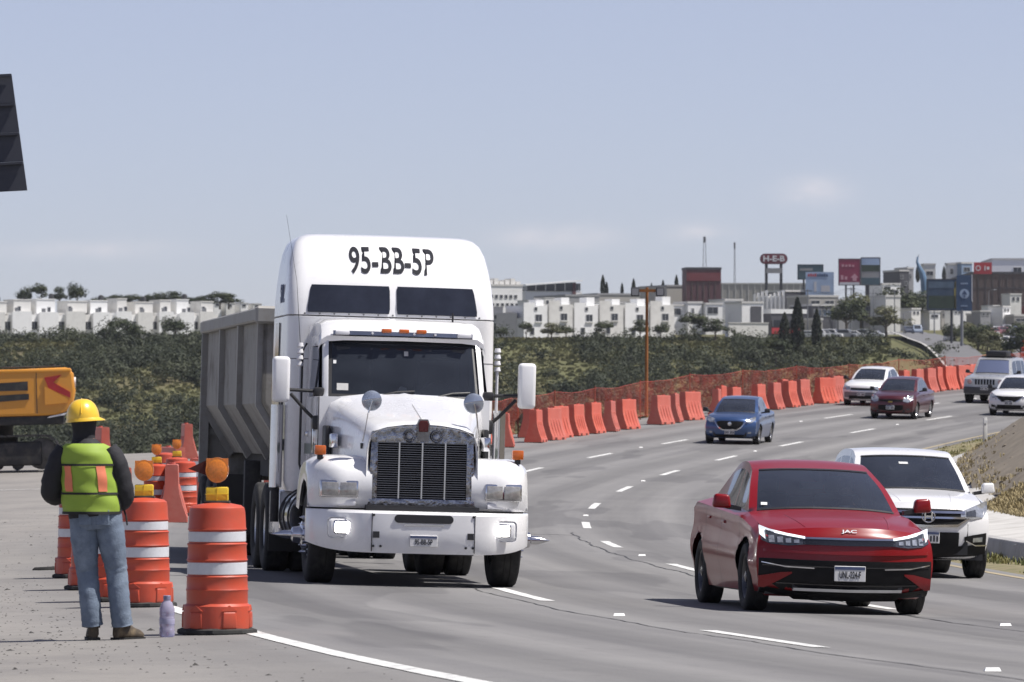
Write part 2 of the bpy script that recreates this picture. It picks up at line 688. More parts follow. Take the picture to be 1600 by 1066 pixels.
def ribbon(name, a0, a1, ds, zf, m, parent=None, step=2.0, smooth=50, wob=0.0, seed=1):
    """a strip along the road arc; ds: list of lateral offsets or function(a)->list; zf(a,d)->z"""
    rs = random.Random(seed)
    na = max(2, int(abs(a1 - a0) / step) + 1)
    v, f = [], []
    nd = 0
    for i in range(na):
        a = a0 + (a1 - a0) * i / (na - 1)
        dd = ds(a) if callable(ds) else ds
        nd = len(dd)
        for k, d in enumerate(dd):
            if wob:
                d += rs.uniform(-wob, wob)
            x, y = road_xy(a, d)
            v.append((x, y, zf(a, d)))
    for i in range(na - 1):
        for k in range(nd - 1):
            f.append((i * nd + k, i * nd + k + 1, (i + 1) * nd + k + 1, (i + 1) * nd + k))
    mb = MB()
    mb.v, mb.f = v, f
    return mb.build(name, m, parent, smooth, fix=True)


road = ribbon('road', -118, 330, lambda a: [-4.7, -3, -1, 1, 3, 5, 7.4] + [7.4 + (left_limit(a) - 7.4) * t for t in (.15, .35, .55, .75, .9, 1)],
              road_z, M_ASPH)
tag(road, kind='structure')

M_PAINT = mat('road_paint', (.66, .66, .64), .6, 0, .10, 3, dirt=(.20, .20, .20), dirt_amt=1.0, dirt_scale=7.0)
M_YEL = mat('yellow_paint', (.34, .28, .17), .7, 0, .1, 3, dirt=(.19, .185, .175), dirt_amt=1.0, dirt_scale=9.0)
M_SEAL = mat('crack_seal', (.035, .034, .034), .6)
M_STUD = mat('stud_white', (.80, .80, .78), .4)


def up(dz):
    return lambda a, d: road_z(a, d) + dz


def dash(a, d, ln, w=.15, nm='lane_dash'):
    return ribbon(nm, a, a + ln, [d - w / 2, d + w / 2], up(.005), M_PAINT, road, step=.5, wob=.006, seed=int(a * 7) & 255)


for k in range(-3, 15):
    dash(-30.28 + 15 * k + .2, 0.0, 4.7)
for a in (-74.9, -59.9, -44.9, -29.9, -14.9, 0.1, 15.1, 28.8, 43.8, 58.8, 73.8, 88.8, 103.8, 118.8, 133.8, 148.8, 163.8):
    dash(a, 3.554, 4.8)
for k in range(-3, 12):
    for d0, o in ((0.0, -30.28), (3.554, -29.9)):
        a = o + 15 * k + 9.6
        if k % 2 and k > -2:
            continue
        p = rp(a, d0 + .02, .004)
        s_ = MB().hexa([(-.055, -.05, 0), (.055, -.05, 0), (.055, .05, 0), (-.055, .05, 0), (-.045, -.025, .022), (.045, -.025, .022), (.045, .025, .022), (-.045, .025, .022)])
        o_ = s_.build('road_stud', M_STUD, road)
        o_.location = p
ribbon('edge_line', -118, 45, [7.66, 7.81], up(.005), M_PAINT, road, step=1.0, wob=.006)
ribbon('edge_line', -60, 175, [-4.42, -4.29], up(.005), M_YEL, road, step=1.0, wob=.008)
# the white line across the shoulder by the excavator
mb = MB()
pts = []
for i in range(20):
    t = i / 19
    x, y = -22 + 12.6 * t, 129.5 + 3.8 * t
    for o in (-.09, .09):
        mb.v.append((x, y + o, on_road(x, y + o) + .005))
for i in range(19):
    mb.f.append((2 * i, 2 * i + 1, 2 * i + 3, 2 * i + 2))
mb.build('edge_line', M_PAINT, road, 0)


def wander(name, pts, w, seed):
    rs = random.Random(seed)
    mb = MB()
    for a, d in pts:
        w_ = w * rs.uniform(.5, 1.3)
        j = rs.uniform(-.02, .02)
        for o in (-w_, w_):
            x, y = road_xy(a, d + j + o)
            mb.v.append((x, y, road_z(a, d) + .004))
    for i in range(len(pts) - 1):
        mb.f.append((2 * i, 2 * i + 1, 2 * i + 3, 2 * i + 2))
    return mb.build(name, M_SEAL, road, 0)


wander('crack_seal', [(-78 + .5 * i, .34 + .03 * math.sin(i * .7)) for i in range(150)], .014, 2)
wander('crack_seal', [(-88 + .5 * i, 3.86 + .03 * math.sin(i * .5)) for i in range(110)], .010, 3)
mb = MB()
rs = random.Random(5)
for i in range(60):
    d = .3 + i * .11
    a = -6.0 + rs.uniform(-.05, .05)
    for o in (-.07, .07):
        x, y = road_xy(a + o, d)
        mb.v.append((x, y, road_z(a + o, d) + .0045))
for i in range(59):
    mb.f.append((2 * i, 2 * i + 1, 2 * i + 3, 2 * i + 2))
mb.build('crack_seal', M_SEAL, road, 0)

# ------------------------------------------------------------------ right roadside: verge, kerb, apron, bank, stone slope
M_VERGE = mat('verge_earth', (.20, .175, .11), .95, 0, .25, 2.5, bump=.6, bscale=8, dirt=(.10, .12, .045), dirt_amt=.8, dirt_scale=1.6, spec=.1)
M_CONC = mat('concrete', (.46, .45, .43), .85, 0, .10, 1.2, bump=.15, bscale=30, dirt=(.20, .19, .17), dirt_amt=.6, dirt_scale=.8)
M_KERB = mat('kerb_concrete', (.36, .355, .35), .85, 0, .12, 2.0, bump=.2, bscale=25, dirt=(.16, .15, .14), dirt_amt=.6, dirt_scale=1.5)
M_BANK = mat('dry_bank', (.27, .225, .13), .95, 0, .25, 2.0, bump=.7, bscale=6, dirt=(.14, .13, .06), dirt_amt=.6, dirt_scale=1.2, spec=.1)
M_SLOPE = mat('stone_slope', (.185, .16, .128), .9, 0, .22, 1.2, bump=.5, bscale=5, dirt=(.23, .205, .165), dirt_amt=.6, dirt_scale=1.4, spec=.2)


def kerb_d(a):
    return -5.8 - 1.15 * smooth01((a + 5) / 55.0)


def vz(a, d):
    return road_z(a, -4.7) + interp(d, [kerb_d(a), -4.65], [.03, -.01])


verge = ribbon('verge', -60, 200, lambda a: [kerb_d(a) + (-4.65 - kerb_d(a)) * t for t in (0, .25, .5, .75, 1)],
               lambda a, d: vz(a, d) + .03 * math.sin(a * 3.1 + d * 5) * (d < -4.7), M_VERGE, wob=.02)
tag(verge, kind='structure')


def kz(h):
    return lambda a, d: road_z(a, -4.7) + h


mb = MB()
kerb = bpy.data.objects.new('kerb', None)
COL.objects.link(kerb)
tag(kerb, kind='structure')
a = -60.0
while a < 196:                              # kerb stones, each 2.4 m with a recessed joint
    b_ = a + 2.37
    q = MB()
    rings = []
    for t in (a, (a + b_) / 2, b_):
        z0 = road_z(t, -4.7)
        ring = []
        for dd, h in ((.12, -.05), (.08, .24), (.05, .285), (-.10, .30), (-.14, -.05)):
            x, y = road_xy(t, kerb_d(t) + dd)
            ring.append((x, y, z0 + h))
        rings.append(ring)
    q.loft(rings)
    q.build('kerb_stone', M_KERB, kerb, 30)
    a += 2.4
apron = ribbon('gutter_apron', -60, 200, lambda a: [-7.6 - .4 * (a > 4), -7.3, (kerb_d(a) - 7.3) / 2 - .05, kerb_d(a) - .10],
               lambda a, d: road_z(a, -4.7) + interp(d, [-8.0, -7.6, kerb_d(a) - .1], [.66, .46, .292]), M_CONC)
tag(apron, kind='structure')
bank = ribbon('grass_bank', -60, 4, [-8.0, -7.85, -7.7, -7.55, -7.45],
              lambda a, d: road_z(a, -4.7) + interp(d, [-8.0, -7.45], [.72, .43]) + .04 * math.sin(a * 2.3 + d * 9), M_BANK, wob=.05)
tag(bank, kind='structure')
slope = ribbon('stone_slope', -60, 200, [-18, -15, -12, -10, -9, -8.4, -7.85],
               lambda a, d: road_z(a, -4.7) + interp(d, [-18, -7.85], [7.2, .62]) + .05 * math.sin(a * 1.3 + d * 3) + .03 * math.sin(a * 4.7), M_SLOPE, wob=.06, step=1.0)
tag(slope, kind='structure')
# larger stones standing proud of the slope
rs = random.Random(12)
for i in range(140):
    a, d = rs.uniform(-12, 92), -8.1 - abs(rs.gauss(0, .9))
    x, y = road_xy(a, d)
    z = road_z(a, -4.7) + interp(d, [-18, -7.85], [7.2, .62])
    sz = rs.uniform(.03, .08)
    bm = bmesh.new()
    bmesh.ops.create_icosphere(bm, subdivisions=1, radius=1)
    for v_ in bm.verts:
        v_.co = Vector((v_.co.x * sz * rs.uniform(.8, 1.2), v_.co.y * sz * rs.uniform(.8, 1.3), v_.co.z * sz * .45 * rs.uniform(.7, 1.2)))
    q = MB()
    q.bm(bm, Matrix.Translation((x, y, z)) @ Matrix.Rotation(R(-33), 4, 'Y'))
    q.build('stone', M_SLOPE, slope, 0, fix=False)


# ------------------------------------------------------------------ grass tufts on verge and bank (uncountable)
def blades(name, spots, m, hmin, hmax, seed, label, w=.012):
    rs = random.Random(seed)
    v, f = [], []
    for (x, y, z) in spots:
        for _ in range(rs.randint(5, 9)):
            bx, by = x + rs.gauss(0, .05), y + rs.gauss(0, .05)
            h = rs.uniform(hmin, hmax)
            an = rs.uniform(0, 6.28)
            lx, ly = math.cos(an) * h * rs.uniform(.1, .7), math.sin(an) * h * rs.uniform(.1, .7)
            wx, wy = -math.sin(an) * w, math.cos(an) * w
            o = len(v)
            v += [(bx - wx, by - wy, z - .02), (bx + wx, by + wy, z - .02), (bx + lx * .4 + wx * .8, by + ly * .4 + wy * .8, z + h * .6),
                  (bx + lx * .4 - wx * .8, by + ly * .4 - wy * .8, z + h * .6), (bx + lx, by + ly, z + h)]
            f += [(o, o + 1, o + 2, o + 3), (o + 3, o + 2, o + 4)]
    mb = MB()
    mb.v, mb.f = v, f
    return tag(mb.build(name, m, smooth=0, fix=False), label, 'grass', kind='stuff')


rs = random.Random(3)
sp = []
for _ in range(2600):
    a = rs.uniform(-30, 120)
    d = rs.uniform(kerb_d(a) + .15, -4.75)
    if math.sin(a * .9) + math.sin(a * .37 + 1) + rs.gauss(0, .6) < -.5:
        continue
    x, y = road_xy(a, d)
    sp.append((x, y, vz(a, d)))
blades('verge_grass', sp, mat('grass_green', (.115, .135, .04), .8, 0, .4, .8, col2=(.24, .21, .085)), .03, .10, 4, 'short patchy green and straw grass along the right kerb')
sp = []
for _ in range(4200):
    a, d = rs.uniform(-30, 4), -7.45 - rs.random() ** 1.5 * .8
    x, y = road_xy(a, d)
    sp.append((x, y, road_z(a, -4.7) + interp(d, [-18, -7.85, -7.45], [7.2, .62, .43])))
for _ in range(420):
    a, d = rs.uniform(-10, 75), -7.85 - abs(rs.gauss(0, .35))
    x, y = road_xy(a, d)
    sp.append((x, y, road_z(a, -4.7) + interp(d, [-18, -7.85], [7.2, .62])))
blades('bank_grass', sp, mat('grass_dry', (.26, .21, .10), .85, 0, .3, .7, col2=(.40, .33, .19)), .03, .09, 5, 'dry straw grass on the bank above the concrete apron')

# loose grit on the hard shoulder
v, f = [], []
for i in range(2600):
    a, d = rs.uniform(-80, 10), 7.9 + abs(rs.gauss(0, 3.0))
    if rs.random() < .55:
        a, d = rs.uniform(-66, -40), rs.uniform(8.6, 13.0)
    x, y = road_xy(a, d)
    z = road_z(a, d)
    s_ = rs.uniform(.004, .011) * (1 + (rs.random() < .05) * 1.5)
    o = len(v)
    t = rs.uniform(0, 6.28)
    for k in range(4):
        an = t + k * 1.5708 + rs.uniform(-.3, .3)
        v.append((x + math.cos(an) * s_ * 1.4, y + math.sin(an) * s_ * 1.2, z))
    v.append((x + rs.uniform(-.3, .3) * s_, y, z + s_ * rs.uniform(.4, .9)))
    f += [(o, o + 1, o + 4), (o + 1, o + 2, o + 4), (o + 2, o + 3, o + 4), (o + 3, o, o + 4)]
mb = MB()
mb.v, mb.f = v, f
tag(mb.build('grit', mat('grit_dark', (.05, .048, .045), .9), smooth=0, fix=False), 'scattered dark grit and crumbs on the left shoulder', 'gravel', kind='stuff')
# ------------------------------------------------------------------ the far hillside
FPX = 8889.0


def at(x, y, Y):
    """a point of the far hillside at distance Y, from its bearing and height angle"""
    return Vector(((x - 800.0) * Y / FPX, Y, CAM_Z + (657.0 - y) * Y / FPX))


def leaf_cloud(cent, rad, nleaf, size, rs, flat=.75, lobes=7):
    """leaf quads in lumpy clumps round cent; returns verts (n*4,3)"""
    out = []
    for c, r_, n, s_ in zip(cent, rad, nleaf, size):
        L = rs.normal(size=(lobes, 3)) * .42
        L[:, 2] = np.abs(L[:, 2]) * .9 + .25
        lr = rs.uniform(.42, .75, lobes)
        k = rs.integers(0, lobes, n)
        d = rs.normal(size=(n, 3))
        d /= np.linalg.norm(d, axis=1)[:, None]
        p = (L[k] + d * (lr[k] * rs.uniform(.72, 1.05, n))[:, None]) * r_
        p[:, 2] *= flat
        p[:, 2] = np.maximum(p[:, 2], -.05 * r_)
        nrm = d * 1.1 + np.array([0, 0, .5]) + rs.normal(size=(n, 3)) * .24
        nrm /= np.linalg.norm(nrm, axis=1)[:, None]
        a = np.cross(nrm, rs.normal(size=(n, 3)))
        a /= np.linalg.norm(a, axis=1)[:, None]
        b = np.cross(nrm, a)
        sz = s_ * rs.uniform(.6, 1.4, n)[:, None]
        p = p + np.asarray(c)
        q = np.stack([p - a * sz, p + b * sz * .6, p + a * sz, p - b * sz * .6], 1)
        out.append(q.reshape(-1, 3))
    return np.concatenate(out)


def quads_mesh(name, V):
    n = len(V) // 4
    me = bpy.data.meshes.new(name)
    me.vertices.add(n * 4)
    me.vertices.foreach_set('co', V.astype(np.float32).ravel())
    me.loops.add(n * 4)
    me.loops.foreach_set('vertex_index', np.arange(n * 4, dtype=np.int32))
    me.polygons.add(n)
    me.polygons.foreach_set('loop_start', np.arange(0, n * 4, 4, dtype=np.int32))
    me.polygons.foreach_set('loop_total', np.full(n, 4, dtype=np.int32))
    me.update(calc_edges=True)
    return me


def leaf_mat(name, c0, c1, scale=.35, c2=None):
    m = bpy.data.materials.new(name)
    m.use_nodes = True
    n, l = m.node_tree.nodes, m.node_tree.links
    b = n['Principled BSDF']
    b.inputs['Roughness'].default_value = .65
    b.inputs['Specular IOR Level'].default_value = .25
    g = n.new('ShaderNodeNewGeometry')
    no = n.new('ShaderNodeTexNoise')
    no.inputs['Scale'].default_value = scale
    no.inputs['Detail'].default_value = 4
    l.new(g.outputs['Position'], no.inputs['Vector'])
    add = n.new('ShaderNodeMath'); add.operation = 'MULTIPLY_ADD'
    add.inputs[1].default_value = .05
    l.new(g.outputs['Random Per Island'], add.inputs[0])
    l.new(no.outputs['Fac'], add.inputs[2])
    r = n.new('ShaderNodeValToRGB')
    r.color_ramp.elements[0].position = .40
    r.color_ramp.elements[1].position = .85
    r.color_ramp.elements[0].color = (*c0, 1)
    r.color_ramp.elements[1].color = (*c1, 1)
    if c2:
        e = r.color_ramp.elements.new(.66)
        e.color = (*c2, 1)
    l.new(add.outputs[0], r.inputs['Fac'])
    l.new(r.outputs[0], b.inputs['Base Color'])
    tl = n.new('ShaderNodeBsdfTranslucent')
    l.new(r.outputs[0], tl.inputs['Color'])
    mx = n.new('ShaderNodeMixShader'); mx.inputs[0].default_value = .18
    l.new(b.outputs[0], mx.inputs[1]); l.new(tl.outputs[0], mx.inputs[2])
    l.new(mx.outputs[0], n['Material Output'].inputs['Surface'])
    return m


M_SCRUB = leaf_mat('scrub_leaves', (.026, .034, .019), (.120, .118, .064), .055, (.060, .069, .038))
M_TREE = leaf_mat('tree_leaves', (.030, .042, .020), (.085, .095, .040), .4)
M_CYP = leaf_mat('cypress_leaves', (.022, .030, .020), (.058, .066, .038), .4)
M_OLIVE = leaf_mat('pale_leaves', (.085, .090, .045), (.17, .165, .085), .4)
M_BARK = mat('bark', (.11, .085, .06), .9, bump=.5, bscale=12)


_hy = np.arange(770, 1180, 5.0)
_hi = np.array([657.0 - (pchip(float(y), HY, HZ)) * FPX / y for y in _hy])


def hill_Y(yi):
    """distance at which the bare hillside stands at height angle yi"""
    return float(np.interp(-yi, -_hi, _hy))


def scrub():
    rs = np.random.default_rng(11)
    cent, rad, nl, sz = [], [], [], []
    for _ in range(7200):
        Y = rs.uniform(752, 1046)
        X = rs.uniform(-.1, .1) * Y
        xi = 800 + X * FPX / Y
        p1 = math.sin(X * .085 + Y * .021 + 1) + math.sin(Y * .047 - X * .061) + .6 * math.sin(X * .21 + 2) * math.sin(Y * .09)
        if xi < 760:
            dens = .62 if p1 < .55 else .14
            if xi < 130 and 600 < 657 - pchip(Y, HY, HZ) * FPX / Y < 640 and xi < 90:
                dens = .1
        else:
            dens = .42 if p1 < -.1 else .10
            if Y < 850:
                dens *= 1.7
            if 765 < xi < 900 and Y > 985:
                dens = .06
        if xi > 1395:
            dens = .05 if Y > 900 else .25
        if rs.random() > dens:
            continue
        r_ = 1.0 + 2.0 * rs.random() ** 1.6
        if rs.random() < .10:
            r_ *= 1.5
        if Y > 1000:
            r_ *= .75
        z = terrain_z(X, Y)
        cent.append((X, Y, z - .1))
        rad.append(r_)
        nl.append(int(120 * (r_ / 1.4) ** 1.5))
        sz.append(rs.uniform(.17, .27))
    V = leaf_cloud(cent, rad, nl, sz, rs, .8)
    me = quads_mesh('scrub', V)
    return tag(link('scrub', me, M_SCRUB), 'dense dark olive scrub covering the hillside behind the road', 'scrub', kind='stuff')


scrub()
LBU = [(165, 2.6), (188, 3.4), (212, 2.4), (274, 3.6)]

# grass between the bushes
rs_ = np.random.default_rng(5)
gv = []
n_g = 42000
Yg = rs_.uniform(760, 1056, n_g)
Xg = rs_.uniform(-.1, .1, n_g) * Yg
keep = []
for X, Y in zip(Xg, Yg):
    a, d = road_ad(X, Y)
    if Y < 480 and d < left_limit(a) + 12 or X * FPX / Y > 590 - max(0, 900 - Y) * .0:
        continue
    z = terrain_z(X, Y)
    h = rs_.uniform(.15, .5)
    an = rs_.uniform(0, 3.14)
    cx_, sy_ = math.cos(an) * .5, math.sin(an) * .2
    gv += [(X - cx_, Y - sy_, z - .05), (X + cx_, Y + sy_, z - .05), (X + cx_ * .6, Y + sy_, z + h), (X - cx_ * .6, Y - sy_, z + h * .8)]
M_HAY = leaf_mat('hill_grass', (.085, .092, .040), (.19, .17, .075), .03)
tag(link('hill_grass', quads_mesh('hill_grass', np.array(gv)), M_HAY), 'olive and yellowish grass between the bushes on the hill', 'grass', kind='stuff')


# ------------------------------------------------------------------ single trees
def tree_mesh(seed, kind):
    rs = np.random.default_rng(seed)
    if kind == 'cypress':
        V = []
        n = 1500
        t = rs.random(n) ** .8
        r_ = .26 * (np.sin(np.pi * np.clip(t * .93 + .07, 0, 1)) ** .6) * (1 - t * .45)
        an = rs.uniform(0, 6.28, n)
        p = np.stack([np.cos(an) * r_ * rs.uniform(.7, 1.1, n), np.sin(an) * r_ * rs.uniform(.7, 1.1, n), .04 + t * .96], 1)
        nr = rs.normal(size=(n, 3)); nr /= np.linalg.norm(nr, axis=1)[:, None]
        a = np.cross(nr, rs.normal(size=(n, 3))); a /= np.linalg.norm(a, axis=1)[:, None]
        b = np.cross(nr, a)
        s_ = .035 * rs.uniform(.6, 1.4, n)[:, None]
        V = np.stack([p - a * s_, p + b * s_, p + a * s_, p - b * s_], 1).reshape(-1, 3)
    else:
        k = 6
        cs = [(math.cos(i * 2.4) * .22 * rs.uniform(.5, 1.3), math.sin(i * 2.4) * .22 * rs.uniform(.5, 1.3), rs.uniform(.42, .74)) for i in range(k)] + [(0, 0, .72)]
        V = leaf_cloud(cs, [rs.uniform(.2, .3) for _ in cs], [240] * len(cs), [.032] * len(cs), rs, .85, 4)
    me = quads_mesh('crown', V)
    mb = MB()
    hh = .5 if kind != 'cypress' else .8
    mb.tube([(0, 0, -.03), (.01, 0, hh * .5), (-.005, .01, hh)], [.035, .026, .012], 7)
    if kind != 'cypress':
        for i in range(4):
            an = i * 1.7
            mb.tube([(0, 0, .28 + .04 * i), (math.cos(an) * .12, math.sin(an) * .12, .45), (math.cos(an) * .22, math.sin(an) * .22, .6)], [.016, .010, .004], 5)
    tm = bpy.data.meshes.new('trunk')
    tm.from_pydata(mb.v, [], mb.f)
    tm.materials.append(M_BARK)
    return me, tm


TREES = {('round', i): tree_mesh(20 + i, 'round') for i in range(3)}
TREES.update({('cypress', i): tree_mesh(40 + i, 'cypress') for i in range(2)})


def tree(name, label, x, ybase, Y, h, wide=1.0, kind='round', m=None, var=0, group=None, base=None, rz=0):
    p = at(x, ybase, Y)
    z = terrain_z(p.x, p.y) if base is None else base
    t = thing(name, label, 'tree', (p.x, p.y, z), rz, group)
    cm, tm = TREES[(kind, var)]
    mm = m or (M_CYP if kind == 'cypress' else M_TREE)
    c = bpy.data.objects.new('crown', cm)
    COL.objects.link(c)
    if not cm.materials:
        cm.materials.append(mm)
    c.material_slots[0].link = 'OBJECT'
    c.material_slots[0].material = mm
    c.parent = t
    c.scale = (h * wide, h * wide, h)
    k = bpy.data.objects.new('trunk', tm)
    COL.objects.link(k)
    k.parent = t
    k.scale = (h * wide, h * wide, h)
    return t


for i, (x, h, w, nm) in enumerate([(1226, 7.6, .62, 'leftmost, lower'), (1246, 9.6, .55, 'middle, tallest'), (1276, 7.2, .55, 'rightmost, apart')]):
    tree('cypress_tree', 'dark cypress in the clump below the red shop front, %s of three' % nm, x, 578, 968 + 6 * i, h, w, 'cypress', None, i % 2, 'dark cypresses in the scrub')
tree('scrub_tree', 'bushy dark tree at the foot of the left cypress', 1212, 585, 955, 4.6, 1.5, 'round', M_TREE, 1)
CT = [(782, 3.2, 1.5, M_TREE, 'leftmost, beside the truck cab'), (822, 4.4, 1.2, M_TREE, 'with bare forked top below the first windows'), (862, 4.6, 1.6, M_OLIVE, 'pale olive and rounded'),
      (885, 3.8, 1.6, M_TREE, 'low and dark, in the grass below the row houses'), (943, 4.6, 1.5, M_TREE, 'spreading dark crown in the middle of the row'), (1000, 5.4, 1.3, M_TREE, 'close left of the wooden lamp pole'),
      (1032, 4.2, 1.4, M_TREE, 'close right of the wooden lamp pole'), (1085, 6.6, 1.5, M_TREE, 'large and dark right of the row houses'), (1118, 5.6, 1.6, M_TREE, 'wide and dark before the dark-glazed houses')]
for i, (x, h, w, m_, lb) in enumerate(CT):
    tree('hill_tree', 'tree before the row houses, ' + lb, x, 535, 1052 - (i % 3) * 9, h * .72, w, 'round', m_, i % 3, 'trees before the row houses', rz=i)
for i, (x, h) in enumerate(LBU):
    tree('bush_tree', 'dark bushy tree rising from the scrub before the left houses, %s from the left' % ORD[i], x, 545, 1022 + 4 * (i % 4), h * 1.25, 1.5, 'round', M_TREE, i % 3, 'bushy trees before the left houses', rz=i)
RT = [(1322, 500, 1120, 8.5, 1.2, M_TREE, 'dark tree below the crimson billboard'), (1345, 470, 1190, 8, 1.2, M_OLIVE, 'yellowish tree beside the crimson billboard posts'),
      (1385, 520, 1060, 6, 1.5, M_OLIVE, 'pale rounded tree left of the far road'), (1412, 470, 1230, 9.5, 1.4, M_TREE, 'big dark tree left of the blue billboard'),
      (1437, 475, 1240, 8, 1.3, M_TREE, 'dark tree touching the left edge of the blue billboard'), (1395, 462, 1260, 7, 1.3, M_TREE, 'dark tree behind the pale cabin by the far road'),
      (1528, 555, 880, 4.6, 1.6, M_TREE, 'dark bushy tree in the median right of the sign pole'), (1548, 565, 860, 3.8, 1.6, M_OLIVE, 'pale bush-like tree in the far median'),
      (1596, 590, 800, 7.5, 1.2, M_TREE, 'dark tree cut by the right edge of the picture'), (1492, 545, 930, 4.0, 1.4, M_TREE, 'dark low tree between the far road and the sign pole'),
      (1566, 585, 790, 3.2, 1.7, M_OLIVE, 'olive shrub-like tree above the grey off-road car')]
for i, (x, y, Y, h, w, m_, lb) in enumerate(RT):
    if Y < 1060:
        Y = hill_Y(y)
    tree('town_tree', lb, x, y, Y, h, w, 'round', m_, i % 3, 'trees along the far road', rz=i)
LT = [(37, 3.4), (62, 3.7), (93, 3.3), (121, 4.0)]
for i, (x, h) in enumerate(LT):
    tree('skyline_tree', 'dark round-headed tree on the skyline above the left houses, %s from the left' % ORD[i], x, 478, 1175, h * 1.35, .95, 'round', M_TREE, i % 3, 'round trees on the left skyline', base=at(0, 482, 1175).z, rz=i)
for i in range(15):
    x = 150 + i * 15 + rnd.uniform(-4, 4)
    tree('skyline_tree', 'dark tree in the low tree line behind the left houses, %s from the left' % ORD[i], x, 480, 1200, rnd.uniform(2.4, 3.8), 1.9, 'round', M_TREE, i % 3, 'low tree line behind the left houses', base=at(0, 483, 1200).z, rz=i)
for i, (x, y0, h, Y) in enumerate([(942, 462, 5.0, 1330), (948, 462, 3.4, 1330), (972, 462, 3.2, 1335), (990, 462, 4.2, 1340), (1018, 458, 2.6, 1345), (1036, 460, 3.6, 1350), (1057, 456, 4.2, 1355), (1418, 440, 4.0, 1420), (1434, 440, 4.4, 1420), (1475, 440, 4.0, 1425)]):
    tree('skyline_cypress', 'thin dark cypress on the skyline, %s from the left' % ORD[i], x, y0, Y, h, .55, 'cypress', None, i % 2, 'thin cypresses on the skyline', base=at(0, y0, Y).z - .2)

# ------------------------------------------------------------------ houses and town
M_WHITE = mat('white_render', (.80, .80, .79), .85, 0, .06, .25, dirt=(.36, .35, .33), dirt_amt=.45, dirt_scale=.25)
M_WHITE2 = mat('cream_render', (.68, .67, .64), .85, 0, .07, .25, dirt=(.32, .31, .29), dirt_amt=.5, dirt_scale=.3)
M_GREYW = mat('grey_render', (.30, .30, .31), .85, 0, .08, .25, dirt=(.18, .18, .18), dirt_amt=.4, dirt_scale=.3)
M_DGREY = mat('dark_cladding', (.075, .075, .085), .7, 0, .12, .3)
M_BROWN = mat('brown_cladding', (.115, .085, .078), .8, 0, .12, .2)
M_MAROON = mat('maroon_cladding', (.11, .050, .058), .7, 0, .15, .25)
M_BEIGE = mat('beige_metal', (.37, .355, .33), .75, 0, .06, .2)
M_WIN = mat('far_window', (.030, .034, .042), .15, 0, .3, .5)
M_FRAME = mat('window_frame', (.42, .42, .42), .6)
M_TANK = mat('tank_black', (.03, .03, .032), .6)
M_ROOFW = mat('roof_membrane', (.55, .54, .52), .9, 0, .1, .4)
M_RED = mat('red_sign', (.42, .035, .045), .5, 0, .06, .5)
M_BLUE = mat('blue_sign', (.028, .055, .14), .5, 0, .1, .5)
M_STEEL = mat('steel_grey', (.20, .205, .22), .55, .3, .1, 1)
M_DSTEEL = mat('steel_dark', (.05, .052, .06), .6, .2, .1, 1)
M_SIGNW = mat('sign_white', (.68, .68, .70), .55, 0, .05, .6)


def window(par, x0, x1, z0, z1, y, bars=1, m=M_WIN):
    """recess-look window: frame proud of the wall, pane set back in it, a sub-part each"""
    fr = MB()
    t = .07
    fr.box(x0 - t, x1 + t, y - .06, y + .05, z1, z1 + t).box(x0 - t, x1 + t, y - .06, y + .05, z0 - t, z0)
    fr.box(x0 - t, x0, y - .06, y + .05, z0, z1).box(x1, x1 + t, y - .06, y + .05, z0, z1)
    for b in range(bars):
        xm = x0 + (x1 - x0) * (b + 1) / (bars + 1)
        fr.box(xm - .03, xm + .03, y - .05, y + .04, z0, z1)
    o = fr.build('window', M_FRAME, par, 0)
    MB().box(x0, x1, y - .03, y + .03, z0, z1).build('pane', m, o, 0)
    return o


def house_a(label, loc, w, h1, h2, var, wallm):
    """left row: a low front block, recessed window bay, upper storey set back with a water tank"""
    t = thing('row_house', label, 'house', loc, R(26), 'white row houses on the left hill')
    bw = w * .70
    mb = MB().box(-w / 2 + .02, -w / 2 + bw, 0, 8, -1.5, h1).box(-w / 2 + bw, w / 2 - .02, 1.1, 8, -1.5, h1 - .35)
    mb.box(-w / 2 + .02, -w / 2 + bw, 0, .18, h1, h1 + .22)
    mb.build('wall', wallm, t, 0)
    up_ = MB().box(-w / 2 + .3 + (var % 2) * .8, w / 2 - .5 - (var % 3) * .5, 2.2, 7.5, h1, h1 + h2)
    up_.box(-w / 2 + .2 + (var % 2) * .8, w / 2 - .4 - (var % 3) * .5, 2.1, 7.6, h1 + h2, h1 + h2 + .15)
    up_.build('upper_storey', M_WHITE2 if var % 2 else wallm, t, 0)
    window(t, -w / 2 + bw + .15, w / 2 - .15, .55, 1.95, 1.08)
    xw = -w / 2 + 1.3 + (var % 3) * .6
    window(t, xw, xw + .55, h1 + .35, h1 + 1.15, 2.18, 0)
    if var % 2 == 0:
        MB().lathe([(.5, 0), (.52, .7), (.42, .95), (.15, 1.05)], 12, Matrix.Translation((w / 2 - 1.4, 4.5, h1 + h2 + .15))).build('water_tank', M_TANK, t)
    MB().box(-w / 2 + .5, -w / 2 + 1.3, .10, .14, h1 + .22, h1 + .9).build('parapet_rail', M_STEEL, t, 0)
    return t


XS = [-22, 20, 62, 104, 146, 182, 216, 249, 281, 313, 344]
for i in range(10):
    x0, x1 = XS[i], XS[i + 1]
    Y = 1056 + (x0 + x1 - 40) / 2 * .119 * math.tan(R(26))
    p = at((x0 + x1) / 2, 519, Y)
    w = (x1 - x0) * Y / FPX / math.cos(R(26))
    house_a('white two-level row house above the left scrub, %s from the left edge' % ORD[i], p, w - .05, 3.5 + .15 * (i % 2), 2.1 + .25 * ((i * 7) % 3), i, M_WHITE if i % 3 else M_WHITE2)
